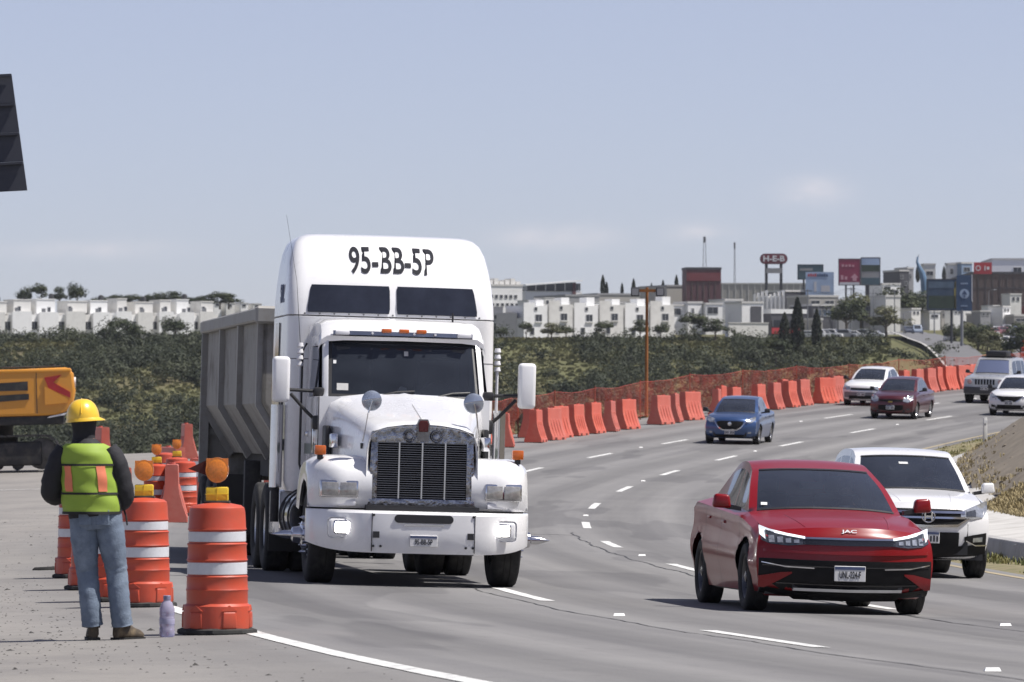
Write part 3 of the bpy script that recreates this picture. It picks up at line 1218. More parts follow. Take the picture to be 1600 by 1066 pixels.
# small far houses along the left skyline
for i, (x, w_, h_, yb) in enumerate([(160, 12, 7, 482), (182, 10, 6, 481), (230, 11, 8, 482), (262, 9, 7, 481), (292, 13, 8, 481), (318, 11, 7, 481), (340, 12, 9, 482), (360, 14, 8, 482), (382, 12, 9, 483), (402, 14, 8, 483)]):
    Yq = 1290
    k = Yq / FPX
    t = thing('far_house', 'tiny white house on the left skyline behind the row, %s from the left' % ORD[i], 'house', at(x, yb, Yq), R(20), 'tiny houses on the left skyline')
    MB().box(-w_ * k / 2, w_ * k / 2, 0, 5, -6, h_ * k).build('wall', (M_WHITE, M_WHITE2)[i % 2], t, 0)
    MB().box(-w_ * k / 2 - .1, w_ * k / 2 + .1, -.1, 5.1, h_ * k, h_ * k + .15).build('roof', M_ROOFW, t, 0)
    window(t, -.5, .3, h_ * k - .75, h_ * k - .25, -.02, 0)
# retaining wall under them, in panels
rw = thing('retaining_wall', 'long pale concrete retaining wall under the left row houses', 'wall', at(160, 530, 1046))
for i in range(11):
    x0, x1 = -30 + 34 * i, -30 + 34 * (i + 1)
    p0, p1 = at(x0, 521 + .5 * (i > 7) * 2, 1046), at(x1, 521, 1046)
    q = MB().box(p0.x + .04 - rw.location.x, p1.x - .04 - rw.location.x, 0, .35, -7, p0.z - rw.location.z)
    q.build('wall_panel', M_WHITE2, rw, 0)


def house_b(label, loc, w, h, var, wallm, group):
    """right row: plain two-storey front, one square window upstairs, small one in the parapet, recessed joint"""
    t = thing('row_house', label, 'house', loc, R(26), group)
    mb = MB().box(-w / 2 + .03, w / 2 - .35, 0, 8, -2.5, h)
    mb.box(w / 2 - .35, w / 2 - .03, .5, 8, -2.5, h - .6)
    mb.build('wall', wallm, t, 0)
    MB().box(-w / 2 + .03, -w / 2 + w * .45, 0, .2, h, h + .55 + .2 * (var % 2)).build('parapet', wallm, t, 0)
    MB().box(-w / 2 + w * .62, w / 2 - .35, 1.5, 4.5, h, h + 1.15 + .25 * (var % 3)).build('stair_head', M_WHITE if var % 2 else wallm, t, 0)
    window(t, -.15, 1.15, h - 3.05, h - 1.75, -.02)
    window(t, -.35, .15, h - .95, h - .35, -.02, 0)
    window(t, -1.3, -.5, h - 5.6, h - 4.3, -.02, 0)
    MB().cyl((1.5, 2.5, h), (1.5, 2.5, h + 1.0), .42, n=12).build('water_tank', M_TANK if var % 3 == 0 else M_ROOFW, t)
    MB().box(-.3, 1.3, -.28, 0, h - 3.25, h - 3.12).build('window_sill', wallm, t, 0)
    return t


for i in range(6):
    x0 = 838 + 39.6 * i - 20
    Y = 1096 + i * 39.6 * .1237 * math.tan(R(26))
    p = at(x0 + 20, 531, Y)
    house_b('cream two-storey row house with square upper window, %s from the truck' % ORD[i], p, 39.6 * Y / FPX / math.cos(R(26)), 6.6 + .2 * (i % 2), i, M_WHITE2 if i % 2 else M_WHITE, 'cream row houses behind the lamp pole')
for i, (x0, x1, yt) in enumerate([(824, 846, 470), (850, 868, 466), (872, 892, 472), (900, 918, 474), (925, 945, 473), (955, 980, 474), (985, 1003, 472), (1010, 1034, 474)]):
    t = thing('upper_house', 'small white house on the terrace above the cream row, %s from the truck' % ORD[i], 'house', at((x0 + x1) / 2, 486, 1170), R(26), 'small houses above the cream row')
    k = 1170 / FPX
    w_, h_ = (x1 - x0) * k, (486 - yt) * k
    MB().box(-w_ / 2, w_ / 2, 0, 5, -5, h_).build('wall', (M_WHITE, M_WHITE2)[i % 2], t, 0)
    MB().box(-w_ / 2 - .08, w_ / 2 + .08, -.08, 5.1, h_, h_ + .14).build('roof', M_ROOFW, t, 0)
    window(t, -w_ / 2 + .4, -w_ / 2 + 1.1, h_ - 1.2, h_ - .45, -.02, 0)
    window(t, w_ / 2 - 1.1, w_ / 2 - .5, h_ - 1.2, h_ - .45, -.02, 0)
# stepped pale houses at the left end of that row
t = thing('stepped_house', 'grey-white stepped house hard right of the truck cab', 'house', at(798, 531, 1095))
MB().box(-5.2, 1.2, 0, 8, -2, 5.2).box(-5.2, -1.5, 1, 8, 5.2, 6.4).build('wall', M_GREYW, t, 0)
MB().box(1.2, 2.6, .4, 8, -2, 4.2).build('side_wing', M_WHITE2, t, 0)
window(t, -4.0, -2.8, 1.6, 3.2, -.02)
window(t, -4.4, -3.9, 4.0, 4.8, -.02, 0)
window(t, -3.2, -2.7, 4.0, 4.8, -.02, 0)


def block(name, label, cat, x0, x1, yt, yb, Y, D, m, wins=(), parapet=.4, drop=6.0, bars=1, roofm=None, wm=None, rz=R(20), grp=None):
    p = at((x0 + x1) / 2, yb, Y)
    w = (x1 - x0) * Y / FPX
    h = (yb - yt) * Y / FPX
    t = thing(name, label, cat, p, rz, grp)
    MB().box(-w / 2, w / 2, 0, D, -drop, h).build('wall', m, t, 0)
    if parapet:
        q = MB().box(-w / 2 - .12, w / 2 + .12, -.12, D + .1, h - .01, h + parapet)
        q.build('roof', roofm or M_ROOFW, t, 0)
    for (a, b, c, d) in wins:
        k = Y / FPX
        window(t, (a - (x0 + x1) / 2) * k, (b - (x0 + x1) / 2) * k, (yb - d) * k, (yb - c) * k, -.03, bars, wm or M_WIN)
    return t


# white stepped apartment block beside the cab roof, rows of small windows
t = block('apartment_block', 'white terraced apartment block rising beside the cab roof', 'building', 756, 818, 447, 492, 1230, 14, M_WHITE,
          [(757 + 8 * i, 761 + 8 * i, 461, 466) for i in range(7)] + [(759 + 8 * i, 763 + 8 * i, 474, 478) for i in range(7)], bars=0)
for i in range(7):
    x = (-28 + 9.2 * i) * 1230 / FPX
    MB().box(x - .5, x + .5, 1, 5, 6.6, 7.3 + .3 * (i % 3)).build('chimney', M_WHITE2, t, 0)
t = block('glazed_building', 'long white building with dark slanted glass band on the skyline', 'building', 818, 912, 455, 474, 1320, 15, M_WHITE, (), parapet=0)
k = 1320 / FPX
MB().hexa([(-6.6, -.3, 2.9), (4.6, -.3, 2.9), (4.6, 9, 2.9), (-6.6, 9, 2.9), (-6.6, -.3, 4.0), (4.6, -.3, 4.9), (4.6, 9, 4.9), (-6.6, 9, 4.0)]).build('glass_band', M_WIN, t, 0)
for i in range(4):
    MB().box(-4.6 + 2.4 * i, -4.4 + 2.4 * i, -.36, -.3, 2.9, 4.1 + .2 * i).build('mullion', M_WHITE2, t, 0)
MB().hexa([(-7.2, -1, 4.05), (6.8, -1, 5.15), (6.8, 10, 5.15), (-7.2, 10, 4.05), (-7.2, -1, 4.35), (6.8, -1, 5.45), (6.8, 10, 5.45), (-7.2, 10, 4.35)]).build('roof', M_WHITE, t, 0)
MB().box(4.6, 5.4, -.4, 9, .4, 4.9).build('red_pier', M_MAROON, t, 0)
window(t, 5.6, 6.6, 3.0, 4.6, -.03)
block('warehouse', 'grey low warehouse roof behind the row houses, left of the lamp pole', 'building', 882, 938, 463, 484, 1260, 20, M_GREYW, (), roofm=M_GREYW)
block('warehouse', 'long grey warehouse behind the row houses at the lamp pole', 'building', 932, 1002, 461, 486, 1290, 24, M_BEIGE, [(948, 954, 468, 476)], roofm=M_GREYW)
block('warehouse', 'pale flat shed between the lamp pole and the dark red hall', 'building', 1040, 1096, 448, 470, 1310, 18, M_BEIGE, (), roofm=M_GREYW)
t = block('hall', 'tall dark maroon windowless hall on the skyline', 'building', 1072, 1127, 421, 480, 1300, 8, M_MAROON, (), parapet=.5, roofm=M_DGREY, rz=R(5))
for i in range(6):
    x = (-27.5 + 9.17 * i) * 1300 / FPX
    MB().box(x - .07, x + .07, -.10, 0, 0, 8.3).build('panel_rib', M_BROWN, t, 0)
MB().box(-3.95, 3.95, -.14, 0, 6.0, 7.9).build('red_panel', mat('maroon_red', (.17, .038, .045), .6, 0, .12, .3), t, 0)
t = block('hall', 'wide beige windowless store hall left of the tall store sign', 'building', 1128, 1262, 444, 482, 1360, 40, M_BEIGE, (), parapet=.3, rz=0.0)
for i in range(14):
    x = (-66 + 10.1 * i) * 1360 / FPX
    MB().box(x - .06, x + .06, -.08, 0, 0, 5.8).build('panel_rib', M_WHITE2, t, 0)
# small white houses with dark glazing
HS = [(1044, 1072, 478, 506, 'wide dark window, left of three'), (1074, 1098, 474, 506, 'narrow window, middle of three'), (1102, 1130, 476, 506, 'dark glass storey, right of three')]
for i, (x0, x1, yt, yb, lb) in enumerate(HS):
    xm = (x0 + x1) / 2
    block('town_house', 'small white town house below the maroon hall, ' + lb, 'house', x0, x1, yt, yb, 1180, 8, M_WHITE,
          [(x0 + 3, x1 - 8, yt + 4, yt + 14)] if i != 1 else [(x0 + 7, x0 + 10, yt + 8, yt + 16)], grp='small white houses below the hall')
block('town_house', 'white house with flat roof left of the black panel house', 'house', 1132, 1162, 470, 505, 1190, 9, M_WHITE, [(1136, 1140, 482, 490)])
t = block('modern_house', 'white house with large black facade panel above a garden wall', 'house', 1158, 1194, 474, 528, 1150, 9, M_WHITE, ())
MB().box(-.4, 1.9, -.12, 0, 2.2, 6.4).build('black_panel', M_DGREY, t, 0)
block('garden_wall', 'white garden wall in front of the black panel house', 'wall', 1136, 1203, 505, 528, 1140, .4, M_WHITE2, (), parapet=.15)
t = thing('stair_tower', 'white finned tower below the tall store sign', 'building', at(1204, 500, 1230))
MB().box(-2.8, 2.9, 0, 6, -3, 5.2).build('wall', M_WHITE, t, 0)
for i in range(8):
    MB().box(-3.6 + i * .9, -3.25 + i * .9, -.6, 5, -2 + .2 * i, 5.6 + .28 * ((i * 5) % 4)).build('fin', M_WHITE, t, 0)
t = block('shop', 'low shop with dark front and red fascia below the store sign', 'shop', 1203, 1262, 490, 524, 1160, 14, M_DGREY, (), roofm=M_WHITE, parapet=.9)
MB().box(-3.8, 3.8, -.3, 0, .3, 1.5).build('red_fascia', M_RED, t, 0)
MB().box(-3.6, 3.6, -.12, 0, 1.7, 3.1).build('shop_window', M_WIN, t, 0)
for i in range(5):
    MB().box(-3.6 + 1.75 * i, -3.5 + 1.75 * i, -.2, -.12, 1.7, 3.1).build('mullion', M_STEEL, t, 0)
block('shop', 'dark flat-roofed shop behind the red fascia shop', 'shop', 1226, 1264, 456, 474, 1250, 12, M_DGREY, (), roofm=M_WHITE2)
block('shop', 'dark glazed shop with yellowish end wall left of the crimson billboard posts', 'shop', 1268, 1304, 478, 516, 1170, 12, M_DGREY, [(1271, 1283, 484, 494), (1286, 1300, 484, 494)], wm=mat('pane_blue', (.06, .08, .11), .15))
block('shop', 'pale low shop row under the white-blue billboard', 'shop', 1262, 1312, 464, 482, 1210, 12, M_BEIGE, [(1266, 1280, 470, 478), (1290, 1304, 470, 478)])
block('house', 'white cabin with dark side beside the far road', 'house', 1383, 1408, 464, 496, 1180, 8, M_WHITE2, [(1391, 1394, 478, 484)])
block('house', 'dark building with blue front under the billboard posts', 'building', 1348, 1384, 474, 505, 1190, 10, M_DGREY, [(1352, 1360, 478, 488), (1366, 1378, 480, 490)], wm=MATS['pane_blue'])
block('house', 'white flat building on the skyline right of the crimson billboard', 'building', 1378, 1408, 445, 462, 1300, 10, M_WHITE, [(1381, 1391, 448, 453)])
block('tower_house', 'dark steel-framed tower house left of the blue curved mast', 'building', 1405, 1421, 424, 460, 1400, 10, M_DGREY, [(1407, 1411, 430, 436), (1414, 1418, 440, 446)])
block('tower_house', 'narrow pale tower right of the dark tower house', 'building', 1418, 1428, 420, 455, 1410, 8, M_GREYW, [(1421, 1424, 428, 436)])
block('office', 'round-shouldered cream office right of the blue curved mast', 'building', 1444, 1462, 414, 440, 1440, 6, M_WHITE2, [(1448, 1458, 424, 430)], rz=0.05)
block('office', 'white office with blue end face on the skyline', 'building', 1482, 1504, 414, 436, 1430, 6, M_SIGNW, [(1485, 1489, 420, 428)], rz=0.05)
block('office', 'blue-grey office face right of the white office', 'building', 1502, 1520, 412, 436, 1428, 10, mat('blue_render', (.22, .30, .42), .7, 0, .1, .3), [(1506, 1516, 418, 424)])

# shopping hall at the right edge
t = block('shopping_hall', 'huge brown shopping hall behind the parked cars at right', 'building', 1518, 1640, 428, 500, 1330, 60, M_BROWN, (), parapet=.5, roofm=M_DGREY, rz=0.0)
for i in range(12):
    x = (-61 + 11.1 * i) * 1330 / FPX
    MB().box(x - .06, x + .06, -.08, 0, 0, 10.6).build('panel_rib', M_DGREY, t, 0)
MB().box(-8.5, 9, -.06, 0, 7.4, 7.55).build('panel_rib', M_DGREY, t, 0)
MB().box(2, 9, -.2, 0, .5, 3.2).build('red_entrance', mat('dull_red', (.13, .035, .035), .7, 0, .15, .3), t, 0)
block('upper_hall', 'white roof block above the brown shopping hall', 'building', 1550, 1640, 406, 430, 1345, 30, M_WHITE, [(1584, 1596, 418, 426)], rz=0.0)
t = thing('red_sign', 'bright red square sign on the roof of the brown hall', 'sign', at(1536, 428, 1326))
MB().box(-2.1, 2.1, 0, .5, 0, 2.7).build('panel', M_RED, t, 0)
tm = Matrix.Translation((-1.1, -.04, 1.35)) @ Matrix.Rotation(R(90), 4, 'X')
mb = MB()
mb.lathe([(.62, 0), (.62, .04), (.42, .04), (.42, 0)], 20, tm, caps=False)
mb.build('ring_emblem', M_SIGNW, t)
MB().box(.35, .6, -.05, 0, .8, 1.9).build('printed_mark', M_SIGNW, t, 0)
MB().box(.9, 1.5, -.05, 0, 1.0, 1.7).build('printed_mark', M_SIGNW, t, 0)


# tall store sign
t = thing('store_sign', 'tall store sign with red pill-shaped head on two dark posts', 'sign', at(1209, 470, 1280))
k = 1280 / FPX
q = MB()
hw, hh = 21 * k, 7.6 * k
ring = []
for i in range(24):
    an = -math.pi / 2 + math.pi * (i % 12) / 11
    sx_ = 1 if i < 12 else -1
    ring.append((sx_ * (hw - hh) + sx_ * hh * math.cos(an), (hh * math.sin(an)) * (1 if i < 12 else -1)))
zc = (470 - 404.5) * k
q.prism([(x, z + zc) for x, z in ring], -.4, .4, 'y')
q.build('sign_head', mat('store_red', (.17, .030, .045), .5, 0, .08, .5), t, 0)
q = MB()
q.prism([(x * 1.03, z * 1.09 + zc) for x, z in ring], -.3, .3, 'y')
q.build('rim', M_DGREY, t, 0)
text_obj('lettering', 'H-E-B', 1.75, M_SIGNW, t, Matrix.Translation((0, -.43, zc)) @ Matrix.Rotation(R(90), 4, 'X'), .02, .06, 1.15)
for s_ in (-1, 1):
    MB().box(s_ * 11.5 * k - .32, s_ * 11.5 * k + .32, -.3, .3, -6, zc - hh * .9).build('post', M_DSTEEL, t, 0)
MB().box(-12 * k, 13 * k, -.36, -.31, (470 - 427) * k, (470 - 419) * k).build('lower_panel', M_GREYW, t, 0)


# billboards
def billboard(label, x0, x1, yt, yb, Y, posts, ybase, m, prints=(), rz=0.0, frame=True, double=False):
    p = at((x0 + x1) / 2, ybase, Y)
    k = Y / FPX
    w, zb, zt = (x1 - x0) * k, (ybase - yb) * k, (ybase - yt) * k
    t = thing('billboard', label, 'billboard', p, rz)
    MB().box(-w / 2, w / 2, 0, .35, zb, zt).build('panel', m, t, 0)
    if frame:
        f = MB()
        f.box(-w / 2 - .12, w / 2 + .12, -.05, .4, zt, zt + .14).box(-w / 2 - .12, w / 2 + .12, -.05, .4, zb - .14, zb)
        f.box(-w / 2 - .12, -w / 2, -.05, .4, zb, zt).box(w / 2, w / 2 + .12, -.05, .4, zb, zt)
        f.build('frame', M_DSTEEL, t, 0)
    for q in posts:
        x = (q - (x0 + x1) / 2) * k
        MB().cyl((x, .25, -12), (x, .25, zb), .22, n=10).build('post', M_DSTEEL, t)
    for (a, b, c, d, mm) in prints:
        MB().box((a - (x0 + x1) / 2) * k, (b - (x0 + x1) / 2) * k, -.03, 0, (ybase - d) * k, (ybase - c) * k).build('printed_area', mm, t, 0)
    return t


M_CRIM = mat('crimson_print', (.23, .020, .065), .5, 0, .1, .4)
M_PRW = mat('pale_print', (.52, .52, .56), .5)
M_PINK = mat('pink_print', (.48, .25, .30), .5)
M_TEAL = mat('teal_print', (.055, .10, .125), .5, 0, .2, .4)
M_SKYP = mat('sky_print', (.33, .43, .60), .5, 0, .12, .3)
M_GREENP = mat('green_print', (.035, .055, .035), .5, 0, .3, .6)
M_NAVY = mat('navy_print', (.045, .075, .12), .5, 0, .2, .5)
billboard('teal billboard half hidden behind the white-blue billboard', 1247, 1286, 414, 436, 1300, (1256, 1278), 470, M_TEAL, [(1250, 1270, 419, 423, M_GREYW)])
t = billboard('white-blue billboard with red and dark heading', 1259, 1303, 425, 461, 1250, (1268, 1294), 478, M_SKYP, [(1272, 1276, 440, 456, M_PRW), (1283, 1297, 446, 456, M_PRW)], frame=False)
k = 1250 / FPX
for i_ in range(9):
    zc_ = (478 - 430) * k
    MB().box(-2.6 + .5 * i_, -2.25 + .5 * i_, -.06, -.01, zc_ - .3, zc_ + .25 + .12 * (i_ % 2)).build('printed_mark', M_RED if i_ < 4 else M_BLUE, t, 0)
t = billboard('crimson billboard with pale arrow and lettering', 1311, 1344, 405, 445, 1240, (1322, 1334), 476, M_CRIM, [(1312, 1343, 441, 445, M_PRW), (1314, 1318, 430, 437, M_PINK), (1320, 1324, 432, 437, M_PINK)])
k = 1240 / FPX
arrow = [(-.55, 0), (.55, 0), (.55, .9), (1.1, .9), (0, 2.0), (-1.1, .9), (-.55, .9)]
MB().prism([(x * .8 + 1.1, z * .8 + (476 - 439) * k) for x, z in arrow], -.06, -.01, 'y').build('arrow', M_PINK, t, 0)
for i_ in range(4):
    zc_ = (476 - 415) * k
    MB().box(-1.7 + .75 * i_, -1.2 + .75 * i_, -.05, -.01, zc_ - .25, zc_ + .25 - .1 * (i_ % 2)).build('printed_mark', M_PINK, t, 0)
billboard('billboard with grey landscape picture beside the crimson one', 1346, 1375, 403, 445, 1242, (1354, 1357), 476, M_GREYW,
          [(1346.5, 1374.5, 403.5, 414, M_SKYP), (1346.5, 1374.5, 414, 424, M_GREENP), (1346.5, 1374.5, 434, 444.5, M_TEAL)])
billboard('wide dark blue billboard with landscape picture left of the arrow sign', 1449, 1495, 437, 484, 990, (1487,), 566, M_NAVY,
          [(1451, 1493, 462, 482, M_GREENP), (1451, 1493, 440, 450, mat('dusk_print', (.09, .135, .19), .5, 0, .2, .5)), (1491, 1493.5, 440, 482, mat('ochre_print', (.30, .25, .07), .5))])
t = thing('arrow_sign', 'tall blue sign with white upward arrow on a grey pole', 'sign', at(1507, 575, 978))
k = 978 / FPX
MB().box(-12 * k, 12 * k, -.1, .2, (575 - 486) * k, (575 - 430) * k).build('panel', mat('navy_sign', (.030, .065, .135), .5, 0, .1, .6), t, 0)
MB().box(11 * k, 12.6 * k, -.14, .24, (575 - 470) * k, (575 - 429) * k).build('edge_strip', M_PRW, t, 0)
MB().lathe([(.82, 0), (.82, .03)], 22, Matrix.Translation((0, -.11, (575 - 459) * k)) @ Matrix.Rotation(R(90), 4, 'X')).build('white_disc', mat('disc_print', (.32, .40, .52), .5), t)
MB().prism([(x * .42, z * .75 + (575 - 465) * k) for x, z in [(-.16, 0), (.16, 0), (.16, .95), (.9, .55), (.9, .95), (0, 1.7), (-.9, .95), (-.9, .55), (-.16, .95)]], -.20, -.15, 'y').build('arrow', M_BLUE, t, 0)
for i_ in range(4):
    MB().box(-.62 + .32 * i_, -.40 + .32 * i_, -.14, -.10, (575 - 443) * k - .12, (575 - 443) * k + .12).build('printed_mark', MATS['disc_print'], t, 0)
    MB().box(-.58 + .30 * i_, -.38 + .30 * i_, -.14, -.10, (575 - 478) * k - .10, (575 - 478) * k + .10).build('printed_mark', MATS['disc_print'], t, 0)
MB().cyl((-4 * k, .1, -8), (-4 * k, .1, (575 - 484) * k), .30, .26, 14).build('pole', M_STEEL, t)

# curved blue mast
t = thing('curved_mast', 'blue tapering mast curving up to a hooked tip on the skyline', 'mast', at(1440, 470, 1380))
k = 1380 / FPX
pts = [(1445, 472), (1445, 455), (1444, 440), (1441, 427), (1436, 417), (1433, 409), (1434, 402), (1436, 398)]
MB().tube([((x - 1440) * k, 0, (470 - y) * k) for x, y in pts], [1.0, .95, .9, .75, .5, .3, .2, .12], 10).build('shaft', mat('mast_blue', (.10, .18, .28), .5, 0, .1, .4), t)
MB().box(-1.2, 2.4, -1, 1, -4, -.2).build('foot', M_GREYW, t, 0)
# radio masts
for i, (x, yt, yb) in enumerate([(1101, 372, 420), (1148, 381, 446)]):
    Y = 1500
    k = Y / FPX
    t = thing('radio_mast', ('broad lattice radio mast above the maroon hall', 'thin radio mast right of the maroon hall')[i], 'mast', at(x, yb, Y))
    hgt = (yb - yt) * k
    w0 = (.5, .22)[i]
    for sx_ in (-1, 1):
        for sy_ in (-1, 1):
            MB().cyl((sx_ * w0, sy_ * w0, -2), (sx_ * w0 * .5, sy_ * w0 * .5, hgt), .06, n=5).build('leg', M_STEEL, t)
    mb = MB()
    for j in range(int(hgt)):
        s_ = 1 if j % 2 else -1
        mb.cyl((-s_ * w0 * .9, -w0 * .8, j), (s_ * w0 * .8, -w0 * .8, j + 1), .035, n=4)
    mb.build('bracing', M_STEEL, t)
    MB().cyl((0, 0, hgt - 1.2), (0, 0, hgt + .4), .35 - .1 * i, n=8).build('antenna_head', M_STEEL, t)

# ------------------------------------------------------------------ far carriageways
M_FROAD = mat('far_asphalt', (.125, .125, .13), .85, 0, .08, .3)


def drape(name, pts, half, m, dz=.9):
    mb = MB()
    P = []
    for i in range(len(pts) - 1):
        (x0, y0), (x1, y1) = pts[i], pts[i + 1]
        for j in range(10):
            t = j / 10
            P.append((x0 + (x1 - x0) * t, y0 + (y1 - y0) * t))
    P.append(pts[-1])
    for i, (x, y) in enumerate(P):
        for o in np.linspace(-half, half, 5):
            mb.v.append((x + o, y, terrain_z(x + o, y) + dz))
    for i in range(len(P) - 1):
        for q in range(4):
            mb.f.append((i * 5 + q, i * 5 + q + 1, (i + 1) * 5 + q + 1, (i + 1) * 5 + q))
    return tag(mb.build(name, m, smooth=60), kind='structure')


def X_at(x, Y):
    return (x - 800) * Y / FPX


FR = [(X_at(1590, 860), 860), (X_at(1532, 922), 922), (X_at(1492, 966), 966), (X_at(1461, 1005), 1005), (X_at(1434, 1050), 1050), (X_at(1418, 1160), 1160)]
drape('far_road', FR, 3.7, M_FROAD)
F2 = [(X_at(1690, 890), 890), (X_at(1625, 960), 960), (X_at(1582, 1030), 1030), (X_at(1550, 1150), 1150)]
drape('far_road', F2, 4.6, M_FROAD)
o = drape('far_parapet', [(p[0] - 4.3, p[1]) for p in FR[1:]], .2, M_CONC, 1.2)


def far_car(label, x, y, Y, col, rz, road_=None, suv=False):
    p = at(x, y, Y)
    z = terrain_z(p.x, p.y) + (.92 if x > 1400 and Y < 1160 else .05)
    t = thing('far_car', label, 'car', (p.x, p.y, z), rz, 'cars on the far road')
    h = 1.75 if suv else 1.45
    poly = [(-.02, .25), (0, .6), (.15, .78), (1.0, .95), (1.7, h - .05), (2.6, h), (3.5, h - .06), (4.1, 1.0), (4.35, .9), (4.4, .3), (4.0, .2), (.4, .2)]
    q = MB().prism(poly, -.86, .86, 'x')
    q.build('body', mat('far_paint_%s' % (col,), col, .35, 0, .05, .5, coat=.6), t, 20, bevel=.06)
    MB().hexa([(-.7, 1.0, .96), (.7, 1.0, .96), (.7, 1.06, .96), (-.7, 1.06, .96), (-.6, 1.58, h - .12), (.6, 1.58, h - .12), (.6, 1.66, h - .12), (-.6, 1.66, h - .12)]).build('windscreen', M_WIN, t, 0)
    for s_ in (-1, 1):
        MB().box(s_ * .865 - .01, s_ * .865 + .01, 1.5, 3.7, .98, h - .2).build('side_window', M_WIN, t, 0)
        for yy in (.8, 3.5):
            MB().cyl((s_ * .72, yy, .31), (s_ * .88, yy, .31), .31, n=14).build('wheel', M_TANK, t)
    return t


FC = [('white car alone on the far road below the arrow sign', 1486, 545, 900, (.62, .62, .62), .05, 0), ('dark blue car at the crest of the far road, left of a pair', 1422, 522, 1125, (.05, .06, .09), .05, 0),
      ('grey-blue car at the crest of the far road, right of a pair', 1435, 522, 1120, (.25, .30, .38), .05, 1), ('dark red car high on the far right carriageway', 1570, 530, 960, (.13, .03, .04), .1, 0),
      ('white car on the far right carriageway left of the dark car', 1557, 540, 915, (.6, .6, .6), .1, 0), ('dark car on the far right carriageway near the frame edge', 1583, 545, 900, (.05, .05, .06), .1, 0),
      ('white van on the far right carriageway above the off-road car', 1573, 558, 850, (.62, .62, .62), .1, 1)]
for lb, x, y, Y, c, rz, su in FC:
    far_car(lb, x, y, hill_Y(y) if Y < 1000 else Y, c, rz, None, su)
PC = [(1291, 520, 'white'), (1300, 521, 'white'), (1309, 520, 'grey'), (1318, 522, 'white'), (1283, 522, 'white'), (1340, 519, 'grey'), (1353, 520, 'white'), (1368, 519, 'grey'), (1384, 521, 'white')]
cc = {'white': (.64, .64, .64), 'grey': (.30, .31, .33)}
for i, (x, y, c) in enumerate(PC):
    far_car('%s parked car in the row left of the far road, %s from the left' % (c, ORD[sorted(v[0] for v in PC).index(x)]), x, y, 1095, cc[c], 1.2, None, i % 2)
for i in range(9):
    x = 1462 + i * 15 + (4 if i % 2 else 0)
    if 1490 < x < 1520:
        continue
    far_car('parked car before the brown hall, %s from the left of its row' % ORD[i], x, 500, 1285 + (i % 2) * 6, (.62, .62, .63) if i % 3 else (.2, .2, .22), .9, None, i % 2)
# slim street lamps of the town
SL = [(1306, 512, 470, 1130), (1365, 505, 452, 1180), (1412, 530, 490, 1080), (1442, 535, 490, 1050), (1545, 500, 455, 1290), (1279, 515, 478, 1140)]
for i, (x, yb, yt, Y) in enumerate(SL):
    p = at(x, yb, Y)
    k = Y / FPX
    t = thing('street_lamp', 'slim grey street lamp in the town, %s from the left' % ORD[sorted(v[0] for v in SL).index(x)], 'street lamp', p, 0, 'street lamps of the town')
    h = (yb - yt) * k
    MB().cyl((0, 0, -2), (0, 0, h), .12, .07, 8).build('pole', M_STEEL, t)
    MB().tube([(0, 0, h), (.5, 0, h + .3), (1.2, 0, h + .35)], .05, 6).build('arm', M_STEEL, t)
    MB().box(1.1, 1.7, -.12, .12, h + .28, h + .42).build('lamp_head', M_SIGNW, t, 0)

# the crowded slope right of the far road
rt_ = random.Random(21)
ST = []
while len(ST) < 15:
    Yq = rt_.uniform(915, 1150)
    x = rt_.uniform(1500, 1612)
    X = X_at(x, Yq)
    c1 = float(np.interp(Yq, [p[1] for p in FR], [p[0] for p in FR]))
    c2 = float(np.interp(Yq, [p[1] for p in F2], [p[0] for p in F2]))
    if abs(X - c1) < 6 or abs(X - c2) < 7 or abs(x - 1504) < 7:
        continue
    ST.append((x, Yq, rt_.uniform(1.8, 3.4), rt_.uniform(1.2, 1.7)))
ST.sort()
for i, (x, Yq, h, w) in enumerate(ST):
    tree('slope_tree', 'small %s tree among the far right traffic, %s from the left' % (('dark', 'olive')[i % 2], ORD[i]), x, 500, Yq, h, w, 'round', (M_TREE, M_OLIVE)[i % 2], i % 3, 'small trees on the far right slope', rz=i)
QC = [((.62, .62, .63), 'white'), ((.30, .31, .33), 'grey'), ((.05, .05, .06), 'black'), ((.16, .03, .035), 'dark red'), ((.08, .12, .22), 'blue')]
for i in range(12):
    Yq = 915 + 20 * i
    c2 = float(np.interp(Yq, [p[1] for p in F2], [p[0] for p in F2]))
    x = 800 + (c2 + (-2.6, 0.2, 2.8)[i % 3]) * FPX / Yq
    cl, cn_ = QC[(i * 3) % 5]
    far_car('%s car queuing on the far right carriageway, %s up the slope' % (cn_, ORD[i]), x, 540, Yq, cl, .1, None, i % 2)['group'] = 'cars queuing on the far right carriageway'
HR = [(1452, 1470, 488, 502, 1230), (1470, 1486, 486, 500, 1240), (1524, 1545, 492, 506, 1240), (1556, 1580, 490, 506, 1250), (1584, 1606, 494, 508, 1235), (1310, 1326, 484, 500, 1185), (1330, 1346, 486, 500, 1190), (1270, 1286, 500, 514, 1150)]
for i, (x0, x1, yt, yb, Yq) in enumerate(HR):
    block('kiosk', 'low pale shop kiosk in the right-hand town, %s from the left' % ORD[sorted(v[0] for v in HR).index(x0)], 'shop', x0, x1, yt, yb, Yq, 5, (M_WHITE, M_BEIGE, M_GREYW)[i % 3], [(x0 + 3, x1 - 4, yt + 4, yt + 8)], grp='low shops in the right-hand town')
